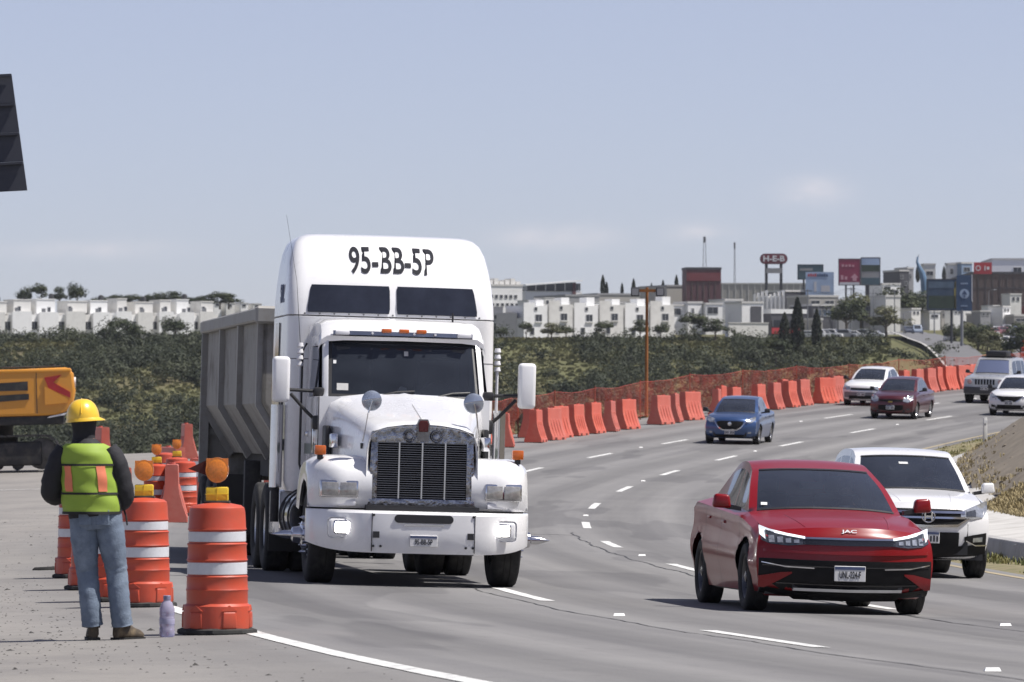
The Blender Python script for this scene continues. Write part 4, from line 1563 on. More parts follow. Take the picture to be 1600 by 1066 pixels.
# overhead wires between town poles
wp = [(1262, 500, 1150), (1330, 496, 1170), (1398, 500, 1150), (1460, 505, 1120)]
for i in range(4):
    x, yb_, Yq = wp[i]
    p = at(x, yb_, Yq)
    t = thing('utility_pole', 'grey concrete utility pole with crossarm in the town, %s from the left' % ORD[i], 'utility pole', p, 0, 'utility poles in the town')
    MB().cyl((0, 0, -3), (0, 0, 6.2), .14, .10, 8).build('pole', M_STEEL, t)
    MB().box(-.9, .9, -.06, .06, 5.8, 5.95).build('crossarm', M_DSTEEL, t, 0)
    if i < 3:
        x2, y2, Y2 = wp[i + 1]
        q2 = at(x2, y2, Y2) - p
        for o in (-.8, .8):
            MB().tube([(o + q2.x * s / 8, q2.y * s / 8, 5.97 + q2.z * s / 8 - .9 * math.sin(math.pi * s / 8)) for s in range(9)], .025, 4).build('wire', M_DSTEEL, t)

# small pale buildings filling the slope of the right-hand town
rk = random.Random(33)
FB = []
for i in range(22):
    x = 1268 + i * 15.2 + rk.uniform(-4, 4)
    yb = rk.uniform(468, 500)
    FB.append((x, yb, rk.uniform(11, 20), rk.uniform(8, 16), 1200 + (500 - yb) * 4.5))
for i, (x, yb, w_, h_, Yq) in enumerate(FB):
    block('town_building', 'small pale building on the right-hand town slope, %s from the left' % ORD[i], 'building', x - w_ / 2, x + w_ / 2, yb - h_, yb, Yq, 5, (M_WHITE, M_WHITE2, M_BEIGE, M_GREYW, M_WHITE)[i % 5],
          [(x - w_ * .3, x - w_ * .1, yb - h_ * .75, yb - h_ * .4), (x + w_ * .1, x + w_ * .3, yb - h_ * .75, yb - h_ * .4)], bars=0, parapet=.3, rz=R(18 + 8 * (i % 3)), grp='small buildings on the right-hand town slope')
# ------------------------------------------------------------------ vehicle materials
M_TWHITE = mat('truck_white', (.76, .76, .765), .28, 0, .02, 2.0, coat=.7, dirt=(.52, .49, .45), dirt_amt=.20, dirt_scale=2.6, rvar=.05)
M_CHROME = mat('chrome', (.62, .62, .64), .12, 1.0, .08, 5, rvar=.06)
M_BLACK = mat('black_plastic', (.018, .018, .02), .5, 0, .2, 8)
M_RUBBER = mat('tyre_rubber', (.022, .022, .022), .85, 0, .25, 9, bump=.3, bscale=60, dirt=(.09, .085, .08), dirt_amt=.5, dirt_scale=4)
M_CHASSIS = mat('chassis_black', (.02, .02, .022), .7, 0, .3, 4, dirt=(.10, .09, .08), dirt_amt=.4, dirt_scale=3)
M_RIM = mat('rim_alloy', (.45, .45, .46), .3, 1.0, .1, 6)
M_AMBER = mat('amber_lens', (.55, .12, .015), .25, 0, .08, 10, coat=.5)
M_LENS = mat('head_lamp_lens', (.34, .33, .31), .12, .25, .25, 25, coat=1.0)
M_LAMP_ON = mat('lamp_on', (.9, .9, .9), .3, emit=(1.0, .97, .93), estr=14.0)
M_GLASS = glass_mat('windscreen_glass', (.50, .54, .58))
M_GLASS_D = glass_mat('truck_glass', (.20, .22, .25), ior=1.42)
M_GLASS_T = glass_mat('tinted_glass', (.08, .085, .10))
M_INT = mat('cabin_trim', (.030, .030, .033), .8, 0, .2, 4)
M_SEAT = mat('seat_cloth', (.055, .055, .06), .9, 0, .2, 6)
M_PLATE = mat('plate_white', (.62, .62, .62), .5, 0, .06, 20)
M_PRINT = mat('print_dark', (.020, .022, .030), .6)
M_DECAL = mat('decal_blue', (.06, .08, .16), .5)


def wheel(par, x, y, z, r, w, side, rim=.56, dual=False, rimm=None, hub=True, dish=.0):
    """tyre with tread grooves and a rim with openings, axle along x; side -1/+1 = outer face"""
    t = bpy.data.objects.new('wheel', None)
    COL.objects.link(t)
    t.parent = par
    t.location = (x, y, z)
    M = Matrix.Rotation(R(90), 4, 'Y')
    ri = r * rim
    prof = [(ri, -w * .42), (ri + .02, -w * .5), (r * .86, -w * .52), (r * .965, -w * .47), (r, -w * .38), (r, -w * .14), (r * .985, -w * .13), (r * .985, -w * .10), (r, -w * .09),
            (r, w * .09), (r * .985, w * .10), (r * .985, w * .13), (r, w * .14), (r, w * .38), (r * .965, w * .47), (r * .86, w * .52), (ri + .02, w * .5), (ri, w * .42)]
    MB().lathe(prof, 40, M, caps=False).build('tyre', M_RUBBER, t, 50)
    o = side * w * .40
    q = MB()
    d_ = side * .05
    q.lathe([(ri, -side * w * .40), (ri * .98, o - d_), (ri, o), (ri * .93, o - side * .01), (ri * .86, o - side * .04 - side * dish)], 32, M, caps=False)
    k = 5
    for i in range(k):                                     # spokes
        an = 2 * math.pi * i / k
        c, s_ = math.cos(an), math.sin(an)
        tx = o - side * .035
        wd = ri * .16
        p = []
        for rr_, ww in ((ri * .15, wd * 1.3), (ri * .90, wd)):
            for sg in (-1, 1):
                p.append((rr_ * c - sg * ww * s_, rr_ * s_ + sg * ww * c))
        vv = [(tx, a, b) for a, b in p] + [(tx - side * .05, a, b) for a, b in p]
        q.add(vv, [(0, 1, 3, 2), (4, 6, 7, 5), (0, 2, 6, 4), (1, 5, 7, 3), (2, 3, 7, 6), (0, 4, 5, 1)])
    q.lathe([(ri * .26, o - side * .03), (ri * .24, o), (ri * .05, o + side * .012)], 16, M)
    q.build('rim', rimm or M_RIM, t, 40)
    MB().lathe([(ri * .95, -side * .02), (ri * .95, o - side * .11)], 24, M).build('brake_drum', M_CHASSIS, t, 40)
    return t


def plate(par, loc, w, h, text, rx=0.0, head=True):
    p = bpy.data.objects.new('number_plate', None)
    COL.objects.link(p)
    p.parent = par
    p.location = loc
    p.rotation_euler = (rx, 0, 0)
    MB().rbox(-w / 2, w / 2, -.004, .012, -h / 2, h / 2, .004, 1).build('plate_face', M_PLATE, p)
    MB().box(-w / 2 + .006, w / 2 - .006, -.0065, -.0042, h / 2 - h * .24, h / 2 - .006).build('plate_band', M_DECAL, p, 0)
    if text is None:                                     # too far to read: only the dark strokes
        for i in range(7):
            x = -w * .40 + w * .80 * i / 6
            if i == 3:
                continue
            MB().box(x - w * .04, x + w * .04, -.0068, -.0042, -h * .36, h * .12 + h * .05 * (i % 2)).build('plate_mark', M_PRINT, p, 0)
        return p
    T = Matrix.Translation((0, -.0075, -h * .10)) @ Matrix.Rotation(R(90), 4, 'X')
    text_obj('plate_text', text, h * .62, M_PRINT, p, T, .001, .002, min(.9, .90 * w / (h * .62 * .66 * len(text))))
    return p


def place(o, x, y, yaw, dz=0.0):
    """stand a vehicle on the banked road at x, y"""
    a, d = road_ad(x, y)
    B = slope_mat(a, d)
    fz = B.to_3x3() @ Vector((0, 0, 1))
    fy = Vector((-math.sin(yaw), math.cos(yaw), 0))
    fy = (fy - fz * fy.dot(fz)).normalized()
    fx = fy.cross(fz)
    M = Matrix((fx, fy, fz)).transposed().to_4x4()
    M.translation = Vector((x, y, road_z(a, d) + dz))
    o.matrix_world = M
    return o


# ------------------------------------------------------------------ the tractor unit
def make_truck():
    T = thing('tractor_truck', 'white long-nosed tractor truck with high sleeper roof, fog lamps lit', 'truck')
    # --- bumper: swept-back ends, chamfered underside
    HB = 1.235

    def sweep(x):
        return .62 * (abs(x) / HB) ** 4.2 + .03 * (x / HB) ** 2

    rings = []
    for i in range(49):
        x = -HB + 2 * HB * i / 48
        e = (abs(x) / HB) ** 6
        s_ = sweep(x)
        zb = .365 + .10 * e
        rings.append([(x, s_ + .10, zb + .02), (x, s_ + .02, zb), (x, s_ - .005, zb + .05), (x, s_ - .02, .60), (x, s_ - .012, .795), (x, s_ + .015, .825), (x, s_ + .12, .83), (x, s_ + .14, .6)])
    bp = MB().loft(rings).build('bumper', M_TWHITE, T, 30)
    for sx in (-1, 1):                                        # joint between centre and end pieces
        MB().box(sx * .567 - .004, sx * .567 + .004, sweep(.567) - .0235, sweep(.567), .38, .80).build('panel_joint', M_BLACK, bp, 0)
    q = MB()
    ring = []
    for i in range(16):
        an = -math.pi / 2 + math.pi * (i % 8) / 7
        sg = 1 if i < 8 else -1
        ring.append((sg * .28 + sg * .045 * math.cos(an), .745 + sg * .045 * math.sin(an)))
    MB().prism(ring, -.026, .03, 'y').build('tow_slot', M_BLACK, bp, 0)
    MB().box(-.22, .22, -.026, 0, .668, .69).build('plate_bracket', M_CHROME, bp, 0)
    for sx in (-1, 1):
        MB().box(sx * .52 - .035, sx * .52 + .035, sweep(.5) - .025, .03, .53, .60).build('step_hole', M_BLACK, bp, 0)
        for (bx, bz) in ((.55, .78), (.55, .44), (.47, .44)):
            MB().cyl((sx * bx, sweep(bx) - .026, bz), (sx * bx, sweep(bx), bz), .014, n=10).build('bolt', M_BLACK, bp)
        xf = sx * .872
        f = MB()
        f.rbox(xf - .175, xf + .175, sweep(.872) - .040, sweep(.872) + .02, .515, .745, .05, 3)
        fl = f.build('fog_lamp', M_TWHITE, bp)
        MB().rbox(xf - .115, xf + .115, sweep(.872) - .052, sweep(.872), .555, .715, .03, 3).build('bezel', M_CHROME, fl)
        MB().rbox(xf - .095, xf + .095, sweep(.872) - .060, sweep(.872), .572, .698, .022, 3).build('lens', M_LAMP_ON, fl)
    plate(T, (.0, -.030, .505), .305, .125, '95-BB-5P')
    MB().box(-.62, .62, .10, .45, .832, .885).build('bumper_top', M_BLACK, T, 0)

    # --- grille
    g0 = .30
    fr = MB()
    fr.hexa([(-.60, g0, .875), (-.49, g0, .875), (-.49, g0 + .2, .875), (-.60, g0 + .2, .875), (-.565, g0 + .02, 1.70), (-.485, g0 + .02, 1.70), (-.485, g0 + .2, 1.70), (-.565, g0 + .2, 1.70)], .02)
    fr.hexa([(.49, g0, .875), (.60, g0, .875), (.60, g0 + .2, .875), (.49, g0 + .2, .875), (.485, g0 + .02, 1.70), (.565, g0 + .02, 1.70), (.565, g0 + .2, 1.70), (.485, g0 + .2, 1.70)], .02)
    fr.rbox(-.60, .60, g0 - .005, g0 + .2, .868, .965, .02)
    crown = [(-.565, 1.58), (.565, 1.58), (.565, 1.69), (.40, 1.745), (.2, 1.775), (0, 1.785), (-.2, 1.775), (-.40, 1.745), (-.565, 1.69)]
    fr.prism(crown, g0 + .005, g0 + .2, 'y')
    gm = mat('hammered_chrome', (.33, .33, .34), .10, 1.0, .6, 14, bump=1.0, bscale=14)
    G = fr.build('grille', gm, T, 40)
    MB().box(-.5, .5, g0 + .12, g0 + .16, .95, 1.60).build('radiator_mesh', M_BLACK, G, 0)
    hb = MB()
    for i in range(25):
        z = .975 + i * .0248
        hb.hexa([(-.492, g0 + .035, z), (.492, g0 + .035, z), (.492, g0 + .10, z - .012), (-.492, g0 + .10, z - .012), (-.492, g0 + .035, z + .007), (.492, g0 + .035, z + .007), (.492, g0 + .10, z - .005), (-.492, g0 + .10, z - .005)])
    o = hb.build('louvres', mat('bar_chrome', (.20, .20, .215), .25, 1.0, .1, 6), G, 0)
    tag(o, kind='stuff')
    for x in (-.255, 0, .255):
        MB().box(x - .008, x + .008, g0 + .012, g0 + .06, .96, 1.60).build('divider', M_CHROME, G, 0)
    em = MB().prism([(-.05, 1.70), (.05, 1.70), (.058, 1.785), (.04, 1.825), (-.04, 1.825), (-.058, 1.785)], g0 - .035, g0 + .05, 'y').build('emblem', mat('emblem_red', (.10, .02, .02), .3, .4), G, 20, bevel=.008)
    MB().prism([(-.062, 1.60), (.062, 1.60), (.07, 1.79), (.048, 1.84), (-.048, 1.84), (-.07, 1.79)], g0 - .025, g0 + .04, 'y').build('emblem_rim', mat('emblem_chrome', (.20, .19, .19), .2, 1.0, .3, 20), em, 20)
    for sx in (-1, 1):
        mb = MB()
        for r_ in (.075, .05):
            mb.lathe([(r_, 0), (r_ - .006, .02), (r_ - .016, 0)], 20, Matrix.Translation((sx * .15, g0 + .0, 1.655)) @ Matrix.Rotation(R(90), 4, 'X'), caps=False)
        mb.build('scroll_ornament', M_CHROME, G)

    # --- hood
    rings = []
    for i in range(15):
        t = i / 14
        y = .36 + t * 1.98
        hw = .60 + .30 * t ** 1.2
        zt = 1.795 + .34 * t ** .95
        zl = 1.10 + .12 * t
        half = [(0, zt + .012), (.06, zt), (hw * .5, zt - .012), (hw * .82, zt - .05), (hw * .96, zt - .115), (hw, zt - .22), (hw + .015, (zt + zl) / 2), (hw + .02, zl)]
        rings.append([(-x, y, z) for x, z in half[::-1]] + [(x, y, z) for x, z in half[1:]])
    r0 = [(x * 1.0, .305, z - (.03 if z > 1.6 else 0)) for x, y, z in rings[0]]
    hd = MB().loft([r0] + rings, closed=False).build('hood', M_TWHITE, T, 50)
    MB().loft([[(x, .300, z - .035 if z > 1.6 else z) for x, _, z in rings[0]], [(x * .97, .33, z - .07 if z > 1.6 else z) for x, _, z in rings[0]]], closed=False).build('hood_lip', M_TWHITE, hd, 50)
    for sx in (-1, 1):
        MB().rbox(sx * .86 - .04, sx * .86 + .04, 1.5, 1.95, 1.50, 1.66, .015).build('side_vent', M_CHROME, hd)
        MB().rbox(sx * .90 - .03, sx * .90 + .03, 1.9, 2.25, 1.35, 1.75, .02).build('air_intake', M_BLACK, hd)
        MB().box(sx * .63 - .02, sx * .63 + .02, .6, .72, 1.50, 1.56).build('hood_latch', M_BLACK, hd, 0)

    # --- fenders
    for sx in (-1, 1):
        prof = [(.36, .845), (.30, .90), (.285, 1.12), (.315, 1.25), (.40, 1.345), (.56, 1.40), (.90, 1.425), (1.30, 1.41), (1.65, 1.34), (1.92, 1.18), (2.05, .98), (2.08, .84)]
        rings = []
        nt = 10
        for j in range(nt + 1):
            t = j / nt
            x = .55 + t * .67
            sw = .36 * max(0, t - .45) ** 2 / .3025
            dz = .035 * (1 - t) ** 2 * 0 + .20 * max(0, t - .72) ** 2 / .078 * .4
            rg = []
            for (y, z) in prof:
                fz = max(0.0, min(1.0, (z - .85) / .55))
                rg.append((sx * x, y + sw * (1 - smooth01((y - .3) / .9)), z - dz * fz))
            rings.append(rg)
        # outer skirt down to the wheel arch
        ax, az, ar = 1.22, .53, .62
        inner = []
        for (y, z) in prof:
            an = math.atan2(max(z - az, .0), y - ax)
            inner.append((sx * 1.215, ax + ar * math.cos(an) * (1 if y > .6 else 1.0), max(.845 if y < .5 else .80, az + ar * math.sin(an))))
        last = rings[-1]
        mid = [((a[0] * .25 + b[0] * .75) + sx * .012, (a[1] + b[1]) / 2, (a[2] + b[2]) / 2) for a, b in zip(last, inner)]
        fd = MB().loft(rings + [mid, inner], closed=False).build('fender', M_TWHITE, T, 45)
        # head lamps: chrome bezel with two lenses
        hx0, hx1 = .70, 1.12
        hl = MB().hexa([(sx * hx0, .255, .958), (sx * hx1, .335, .958), (sx * hx1, .50, .958), (sx * hx0, .40, .958), (sx * hx0, .262, 1.148), (sx * hx1, .345, 1.148), (sx * hx1, .50, 1.148), (sx * hx0, .40, 1.148)], .015).build('head_lamp', M_CHROME, fd)

        def hp(x, z, o):
            t = (x - hx0) / (hx1 - hx0)
            return (sx * x, .255 + .080 * t + (z - .958) / .19 * .010 - o, z)
        for (a, b) in ((.722, .900), (.918, 1.100)):
            q = MB()
            q.hexa([hp(a, .980, .012), hp(b, .980, .012), hp(b, .980, -.03), hp(a, .980, -.03), hp(a, 1.126, .012), hp(b, 1.126, .012), hp(b, 1.126, -.03), hp(a, 1.126, -.03)], .008)
            q.build('lens', M_LENS, hl)
        MB().hexa([(sx * .73, .264, .868), (sx * .92, .325, .868), (sx * .92, .36, .868), (sx * .73, .33, .868), (sx * .73, .266, .93), (sx * .92, .327, .93), (sx * .92, .36, .93), (sx * .73, .33, .93)], .008).build('marker_lens', M_SIGNW, fd)
        # side turn signal on a foot
        sg = MB().rbox(sx * 1.10 - .062, sx * 1.10 + .062, .60, .70, 1.42, 1.525, .012).build('turn_signal', M_AMBER, T)
        MB().box(sx * 1.10 - .03, sx * 1.10 + .03, .62, .68, 1.37, 1.425).build('foot', M_BLACK, sg, 0)
        # mud guard inner liner
        MB().loft([[(sx * xx, 1.22 + .60 * math.cos(math.pi * k / 12), .60 + .60 * math.sin(math.pi * k / 12)) for k in range(13)] for xx in (.58, 1.18)], closed=False).build('arch_liner', M_CHASSIS, T)
        wh = wheel(T, sx * 1.03, 1.22, .525, .525, .30, sx, .54)
        # spike hub cap
        MB().lathe([(.16, 0), (.15, .10), (.10, .12), (.085, .20), (.05, .22), (.045, .30), (.004, .43)], 18, Matrix.Translation((sx * .10, 0, 0)) @ Matrix.Rotation(R(90 * sx), 4, 'Y')).build('hub_spike', M_CHROME, wh)
        for i in range(10):
            an = 2 * math.pi * i / 10
            MB().lathe([(.022, 0), (.022, .05), (.004, .09)], 8, Matrix.Translation((sx * .13, .20 * math.cos(an), .20 * math.sin(an))) @ Matrix.Rotation(R(90 * sx), 4, 'Y')).build('wheel_nut', M_CHROME, wh)

    # --- cab
    def side_prof(x):
        return x
    cab = MB()
    roof = [(2.62, 2.735), (2.60, 2.80), (2.70, 2.90), (2.95, 2.975), (3.3, 3.0), (3.80, 3.0)]
    rings = []
    for (y, z) in roof:
        hw = .965 - (z - 2.735) * .10
        half = [(0, z), (hw * .7, z - .008), (hw * .90, z - .025), (hw * .97, z - .07), (hw, min(z - .14, 2.70))]
        yb = y
        rings.append([(-x, yb + .10 * (x / hw) ** 2 * (1 if y < 2.8 else .2), zz) for x, zz in half[::-1]] + [(x, yb + .10 * (x / hw) ** 2 * (1 if y < 2.8 else .2), zz) for x, zz in half[1:]])
    cab.loft(rings, closed=False)
    # doors and lower body, pillars
    for sx in (-1, 1):
        cab.add([(sx * .98, 2.32, 1.05), (sx * .98, 3.80, 1.05), (sx * .98, 3.80, 2.08), (sx * .975, 2.32, 2.08)], [(0, 1, 2, 3)])
        cab.hexa([(sx * .865, 2.31, 2.06), (sx * .925, 2.35, 2.06), (sx * .935, 2.41, 2.06), (sx * .88, 2.39, 2.06), (sx * .840, 2.71, 2.76), (sx * .90, 2.75, 2.76), (sx * .91, 2.82, 2.76), (sx * .86, 2.80, 2.76)], .010)
        cab.hexa([(sx * .95, 3.55, 2.06), (sx * .98, 3.55, 2.06), (sx * .98, 3.80, 2.06), (sx * .95, 3.80, 2.06), (sx * .93, 3.55, 2.76), (sx * .95, 3.55, 2.76), (sx * .95, 3.80, 2.76), (sx * .93, 3.80, 2.76)])
        cab.hexa([(sx * .93, 2.76, 2.66), (sx * .95, 2.76, 2.66), (sx * .95, 3.8, 2.66), (sx * .93, 3.8, 2.66), (sx * .92, 2.8, 2.78), (sx * .945, 2.8, 2.78), (sx * .945, 3.8, 2.78), (sx * .92, 3.8, 2.78)])
    cab.box(-.97, .97, 2.25, 2.40, 1.4, 2.08)
    cab.box(-.97, .97, 3.72, 3.80, 1.05, 2.9)
    C = cab.build('cab', M_TWHITE, T, 40)
    # windscreen in a black gasket
    def wsurf(u, v, o=0.0):
        x = (-1 + 2 * u) * (.865 - .03 * v)
        y = 2.265 + .40 * v + .085 * (x / .86) ** 2 - o * .86
        z = 2.075 + .66 * v + o * .5
        return (x, y, z)

    def wpatch(u0, u1, v0, v1, o, n=14, m_=6, rad=.0):
        q = MB()
        for j in range(m_ + 1):
            for i in range(n + 1):
                u, v = u0 + (u1 - u0) * i / n, v0 + (v1 - v0) * j / m_
                if rad:
                    # rounded corners
                    eu = min(u - u0, u1 - u) / (u1 - u0) * 2.6
                    ev = min(v - v0, v1 - v) / (v1 - v0)
                    if ev < rad:
                        k = (1 - ev / rad)
                        mx_ = (1 - math.sqrt(max(0, 1 - k * k))) * rad * .38
                        c = (u0 + u1) / 2
                        sc = 1 - 2 * mx_
                        u = c + (u - c) * sc
                q.v.append(wsurf(u, v, o))
        for j in range(m_):
            for i in range(n):
                q.f.append((j * (n + 1) + i, j * (n + 1) + i + 1, (j + 1) * (n + 1) + i + 1, (j + 1) * (n + 1) + i))
        return q
    gk = MB()
    for (u0, u1, v0, v1) in ((0.0, 1.0, .0, .055), (0.0, 1.0, .945, 1.0), (.0, .022, .05, .95), (.978, 1.0, .05, .95)):
        t_ = wpatch(u0, u1, v0, v1, .004)
        gk.add(t_.v, t_.f)
    W = wpatch(.012, .988, .03, .97, .0, 16, 8).build('windscreen', M_GLASS_D, T, 60)
    gk.build('gasket', M_BLACK, W, 0)
    for x0, s_ in ((-.30, 1), (.34, 1)):
        MB().tube([wsurf((x0 + .86) / 1.72, .02, .02), wsurf((x0 + .86) / 1.72 + .12, .10, .02), wsurf((x0 + .86) / 1.72 + .24, .12, .02)], .009, 5).build('wiper', M_BLACK, W)
    wpatch(.055, .13, .12, .24, .002, 2, 2).build('permit_sticker', mat('sticker_grey', (.45, .45, .44), .6), W, 0)
    wpatch(.03, .05, .58, .64, .002, 2, 2).build('sticker', M_PLATE, W, 0)
    wpatch(.507, .535, .74, .82, .002, 2, 2).build('sticker', MATS['sticker_grey'], W, 0)
    # interior
    I = MB()
    I.box(-.93, .93, 2.42, 3.70, 1.3, 1.75).box(-.90, .90, 3.68, 3.71, 1.6, 2.8)
    I.box(-.84, .84, 2.9, 3.7, 2.78, 2.80)
    I.build('interior', M_INT, T, 0)
    MB().hexa([(-.9, 2.40, 1.7), (.9, 2.40, 1.7), (.9, 2.72, 1.7), (-.9, 2.72, 1.7), (-.9, 2.36, 2.04), (.9, 2.36, 2.04), (.9, 2.70, 2.09), (-.9, 2.70, 2.09)], .03).build('dashboard', M_INT, T)
    for sx in (-1, 1):
        s_ = MB().rbox(sx * .5 - .25, sx * .5 + .25, 3.0, 3.5, 1.7, 1.88, .06, 3).rbox(sx * .5 - .25, sx * .5 + .25, 3.42, 3.58, 1.8, 2.55, .06, 3)
        s_.build('seat', M_SEAT, T)
    q = MB()
    pts = [(.45 + .23 * math.cos(k * math.pi / 10), 2.85 + .10 * math.sin(k * math.pi / 10), 2.08 + .21 * math.sin(k * math.pi / 10)) for k in range(21)]
    q.tube(pts, .016, 6).build('steering_wheel', M_BLACK, T)
    MB().prism([(-.07, 2.11), (.07, 2.11), (.04, 2.20), (-.02, 2.22), (-.05, 2.18)], 2.50, 2.56, 'y').build('dash_ornament', M_PLATE, T, 20)
    # side glass and door details
    for sx in (-1, 1):
        MB().hexa([(sx * .972, 2.45, 2.09), (sx * .972, 3.54, 2.09), (sx * .966, 3.54, 2.09), (sx * .966, 2.45, 2.09), (sx * .940, 2.82, 2.65), (sx * .940, 3.54, 2.65), (sx * .934, 3.54, 2.65), (sx * .934, 2.82, 2.65)]).build('side_window', M_GLASS_T, T, 0)
        d_ = MB().box(sx * .981 - .004, sx * .981 + .004, 2.46, 3.60, 1.12, 2.06).build('door', M_TWHITE, T, 0)
        MB().rbox(sx * 1.0 - .02, sx * 1.0 + .02, 3.35, 3.52, 1.62, 1.68, .01).build('handle', M_CHROME, d_)
        MB().rbox(sx * .99 - .018, sx * .99 + .018, 2.62, 2.76, 1.42, 1.82, .03, 3).build('quarter_light', M_CHROME, d_)
        MB().rbox(sx * .99 - .022, sx * .99 + .022, 2.645, 2.735, 1.45, 1.79, .02, 3).build('quarter_pane', M_BLACK, d_)
        MB().box(sx * .986 - .004, sx * .986 + .004, 2.46, 3.78, 1.42, 1.54).build('stripe', mat('stripe_green', (.16, .19, .17), .5), T, 0)
        MB().tube([(sx * 1.02, 3.70, 1.2), (sx * 1.05, 3.70, 1.3), (sx * 1.05, 3.70, 2.6), (sx * 1.0, 3.70, 2.7)], .016, 6).build('grab_rail', M_BLACK, T)
    # visor strip with marker lamps
    V = MB()
    rr = []
    for i in range(13):
        x = -.80 + 1.6 * i / 12
        y0 = 2.575 + .10 * (x / .9) ** 2
        rr.append([(x, y0, 2.775), (x, y0 - .035, 2.79), (x, y0 - .03, 2.835), (x, y0 + .03, 2.84)])
    V.loft(rr).build('visor_strip', mat('visor_chrome', (.32, .32, .34), .2, 1.0, .2, 5), T)
    for x in (-.20, .0, .20):
        MB().rbox(x - .058, x + .058, 2.50, 2.60, 2.825, 2.868, .012).build('marker_lamp', M_AMBER, T)
    for x in (-.70, .70):
        MB().rbox(x - .08, x + .08, 2.56, 2.66, 2.79, 2.835, .01).build('marker_lamp', M_SIGNW, T)
    for x in (-.36, .36, .12):
        MB().cyl((x, 2.545, 2.815), (x, 2.52, 2.815), .014, n=8).build('rivet', M_SIGNW, T)
    for sx in (-1,):
        MB().tube([(.62, 3.1, 2.96), (.62, 3.1, 3.08)], .012, 6).build('roof_aerial', M_BLACK, T)

    # --- sleeper: lower cell and raised roof cap, with a seam between
    def ring(z, hw, y0, y1, bow, rc, n=9):
        pts = []
        for i in range(n + 1):
            x = -hw + rc + (2 * hw - 2 * rc) * i / n
            pts.append((x, y0 + bow * (x / hw) ** 2, z))
        yb = y0 + bow * ((hw - rc) / hw) ** 2
        for k in range(1, 6):
            an = math.pi / 2 * k / 5
            pts.append((hw - rc + rc * math.sin(an), yb + rc * (1 - math.cos(an)), z))
        pts.append((hw, (y0 + y1) / 2, z))
        pts.append((hw, y1, z))
        pts.append((-hw, y1, z))
        pts.append((-hw, (y0 + y1) / 2, z))
        for k in range(5, 0, -1):
            an = math.pi / 2 * k / 5
            pts.append((-hw + rc - rc * math.sin(an), yb + rc * (1 - math.cos(an)), z))
        return pts
    MB().loft([ring(.98, 1.18, 3.83, 5.75, .05, .14), ring(1.1, 1.21, 3.80, 5.76, .05, .15), ring(2.2, 1.215, 3.80, 5.76, .05, .15), ring(3.015, 1.21, 3.80, 5.76, .06, .17), ring(3.022, 1.195, 3.82, 5.75, .06, .17)]).build('sleeper', M_TWHITE, T, 40)
    LV = [(3.030, 1.195, 3.82, .06, .17), (3.037, 1.21, 3.80, .07, .17), (3.2, 1.207, 3.83, .08, .18), (3.42, 1.19, 3.91, .10, .19), (3.62, 1.165, 4.04, .11, .20), (3.78, 1.135, 4.18, .12, .20), (3.90, 1.09, 4.33, .13, .20), (3.965, 1.03, 4.45, .14, .20), (4.0, .95, 4.60, .14, .20), (4.015, .8, 4.85, .12, .2)]
    S_ = MB().loft([ring(z, hw, y0, 5.76 if z < 3.9 else 5.70, bow, rc) for z, hw, y0, bow, rc in LV]).build('sleeper_roof', M_TWHITE, T, 60)

    def sy(x, z, o=.012):
        zs = [l[0] for l in LV]
        hw, y0, bow, rc = (interp(z, zs, [l[k] for l in LV]) for k in (1, 2, 3, 4))
        xx = min(abs(x), hw - rc)
        y = y0 + bow * (xx / hw) ** 2
        if abs(x) > hw - rc:
            e = min(1.0, (abs(x) - hw + rc) / rc)
            y += rc * (1 - math.sqrt(max(0, 1 - e * e)))
        return y - o
    for (xa, xb) in ((-1.0, -.035), (.045, 1.0)):
        q = MB()
        n, m_ = 18, 6
        for j in range(m_ + 1):
            for i in range(n + 1):
                z = 3.065 + .325 * j / m_
                e = 0.0
                if j in (0, m_):
                    e = .010
                x = xa + e + (xb - xa - 2 * e) * i / n
                if xa < 0 and i == 0 or xb > .5 and i == n:
                    x *= 1 - .05 * (j / m_)
                q.v.append((x, sy(x, z), z))
        for j in range(m_):
            for i in range(n):
                q.f.append((j * (n + 1) + i, j * (n + 1) + i + 1, (j + 1) * (n + 1) + i + 1, (j + 1) * (n + 1) + i))
        q.build('roof_window', mat('dark_pane', (.020, .023, .034), .08, 0, .3, 3, coat=.3), T, 60)

    def tfn(co):
        z = 3.685 + co.y - .05 * co.x ** 2
        return Vector((co.x, sy(co.x, z, .010) - co.z, z))
    text_obj('roof_number', '95-BB-5P', .44, mat('number_ink', (.014, .015, .022), .7, spec=.2), T, None, .002, .006, .60, fn=tfn)
    # shut lines and seams
    for zz in (2.52,):
        MB().loft([[(p[0] * 1.0012, p[1] - .003, p[2]) for p in ring(zz + o_, 1.214, 3.80, 5.76, .055, .16)] for o_ in (-.005, .005)], caps=False).build('panel_seam', mat('seam_grey', (.16, .16, .17), .7), T, 0)
    sm = MB()
    for i in range(8):
        t0, t1 = i / 14, (i + 1) / 14
        for (ta, tb) in ((t0, t1),):
            pa = (.36 + ta * 1.98, 1.795 + .34 * ta ** .95 + .0135)
            pb = (.36 + tb * 1.98, 1.795 + .34 * tb ** .95 + .0135)
            sm.add([(-.004, pa[0], pa[1]), (.004, pa[0], pa[1]), (.004, pb[0], pb[1]), (-.004, pb[0], pb[1])], [(0, 1, 2, 3)])
    sm.build('hood_seam', MATS['seam_grey'], hd, 0)
    for i in range(13):
        x = -1.02 + .17 * i
        MB().cyl((x, sy(x, 3.045, .0), 3.05), (x, sy(x, 3.045, .008), 3.05), .011, n=8).build('rivet', MATS['seam_grey'], T)
    # side lettering and stripe on the sleeper
    RM = Matrix(((0, 0, -1, -1.219), (-1, 0, 0, 4.45), (0, 1, 0, 2.02), (0, 0, 0, 1)))
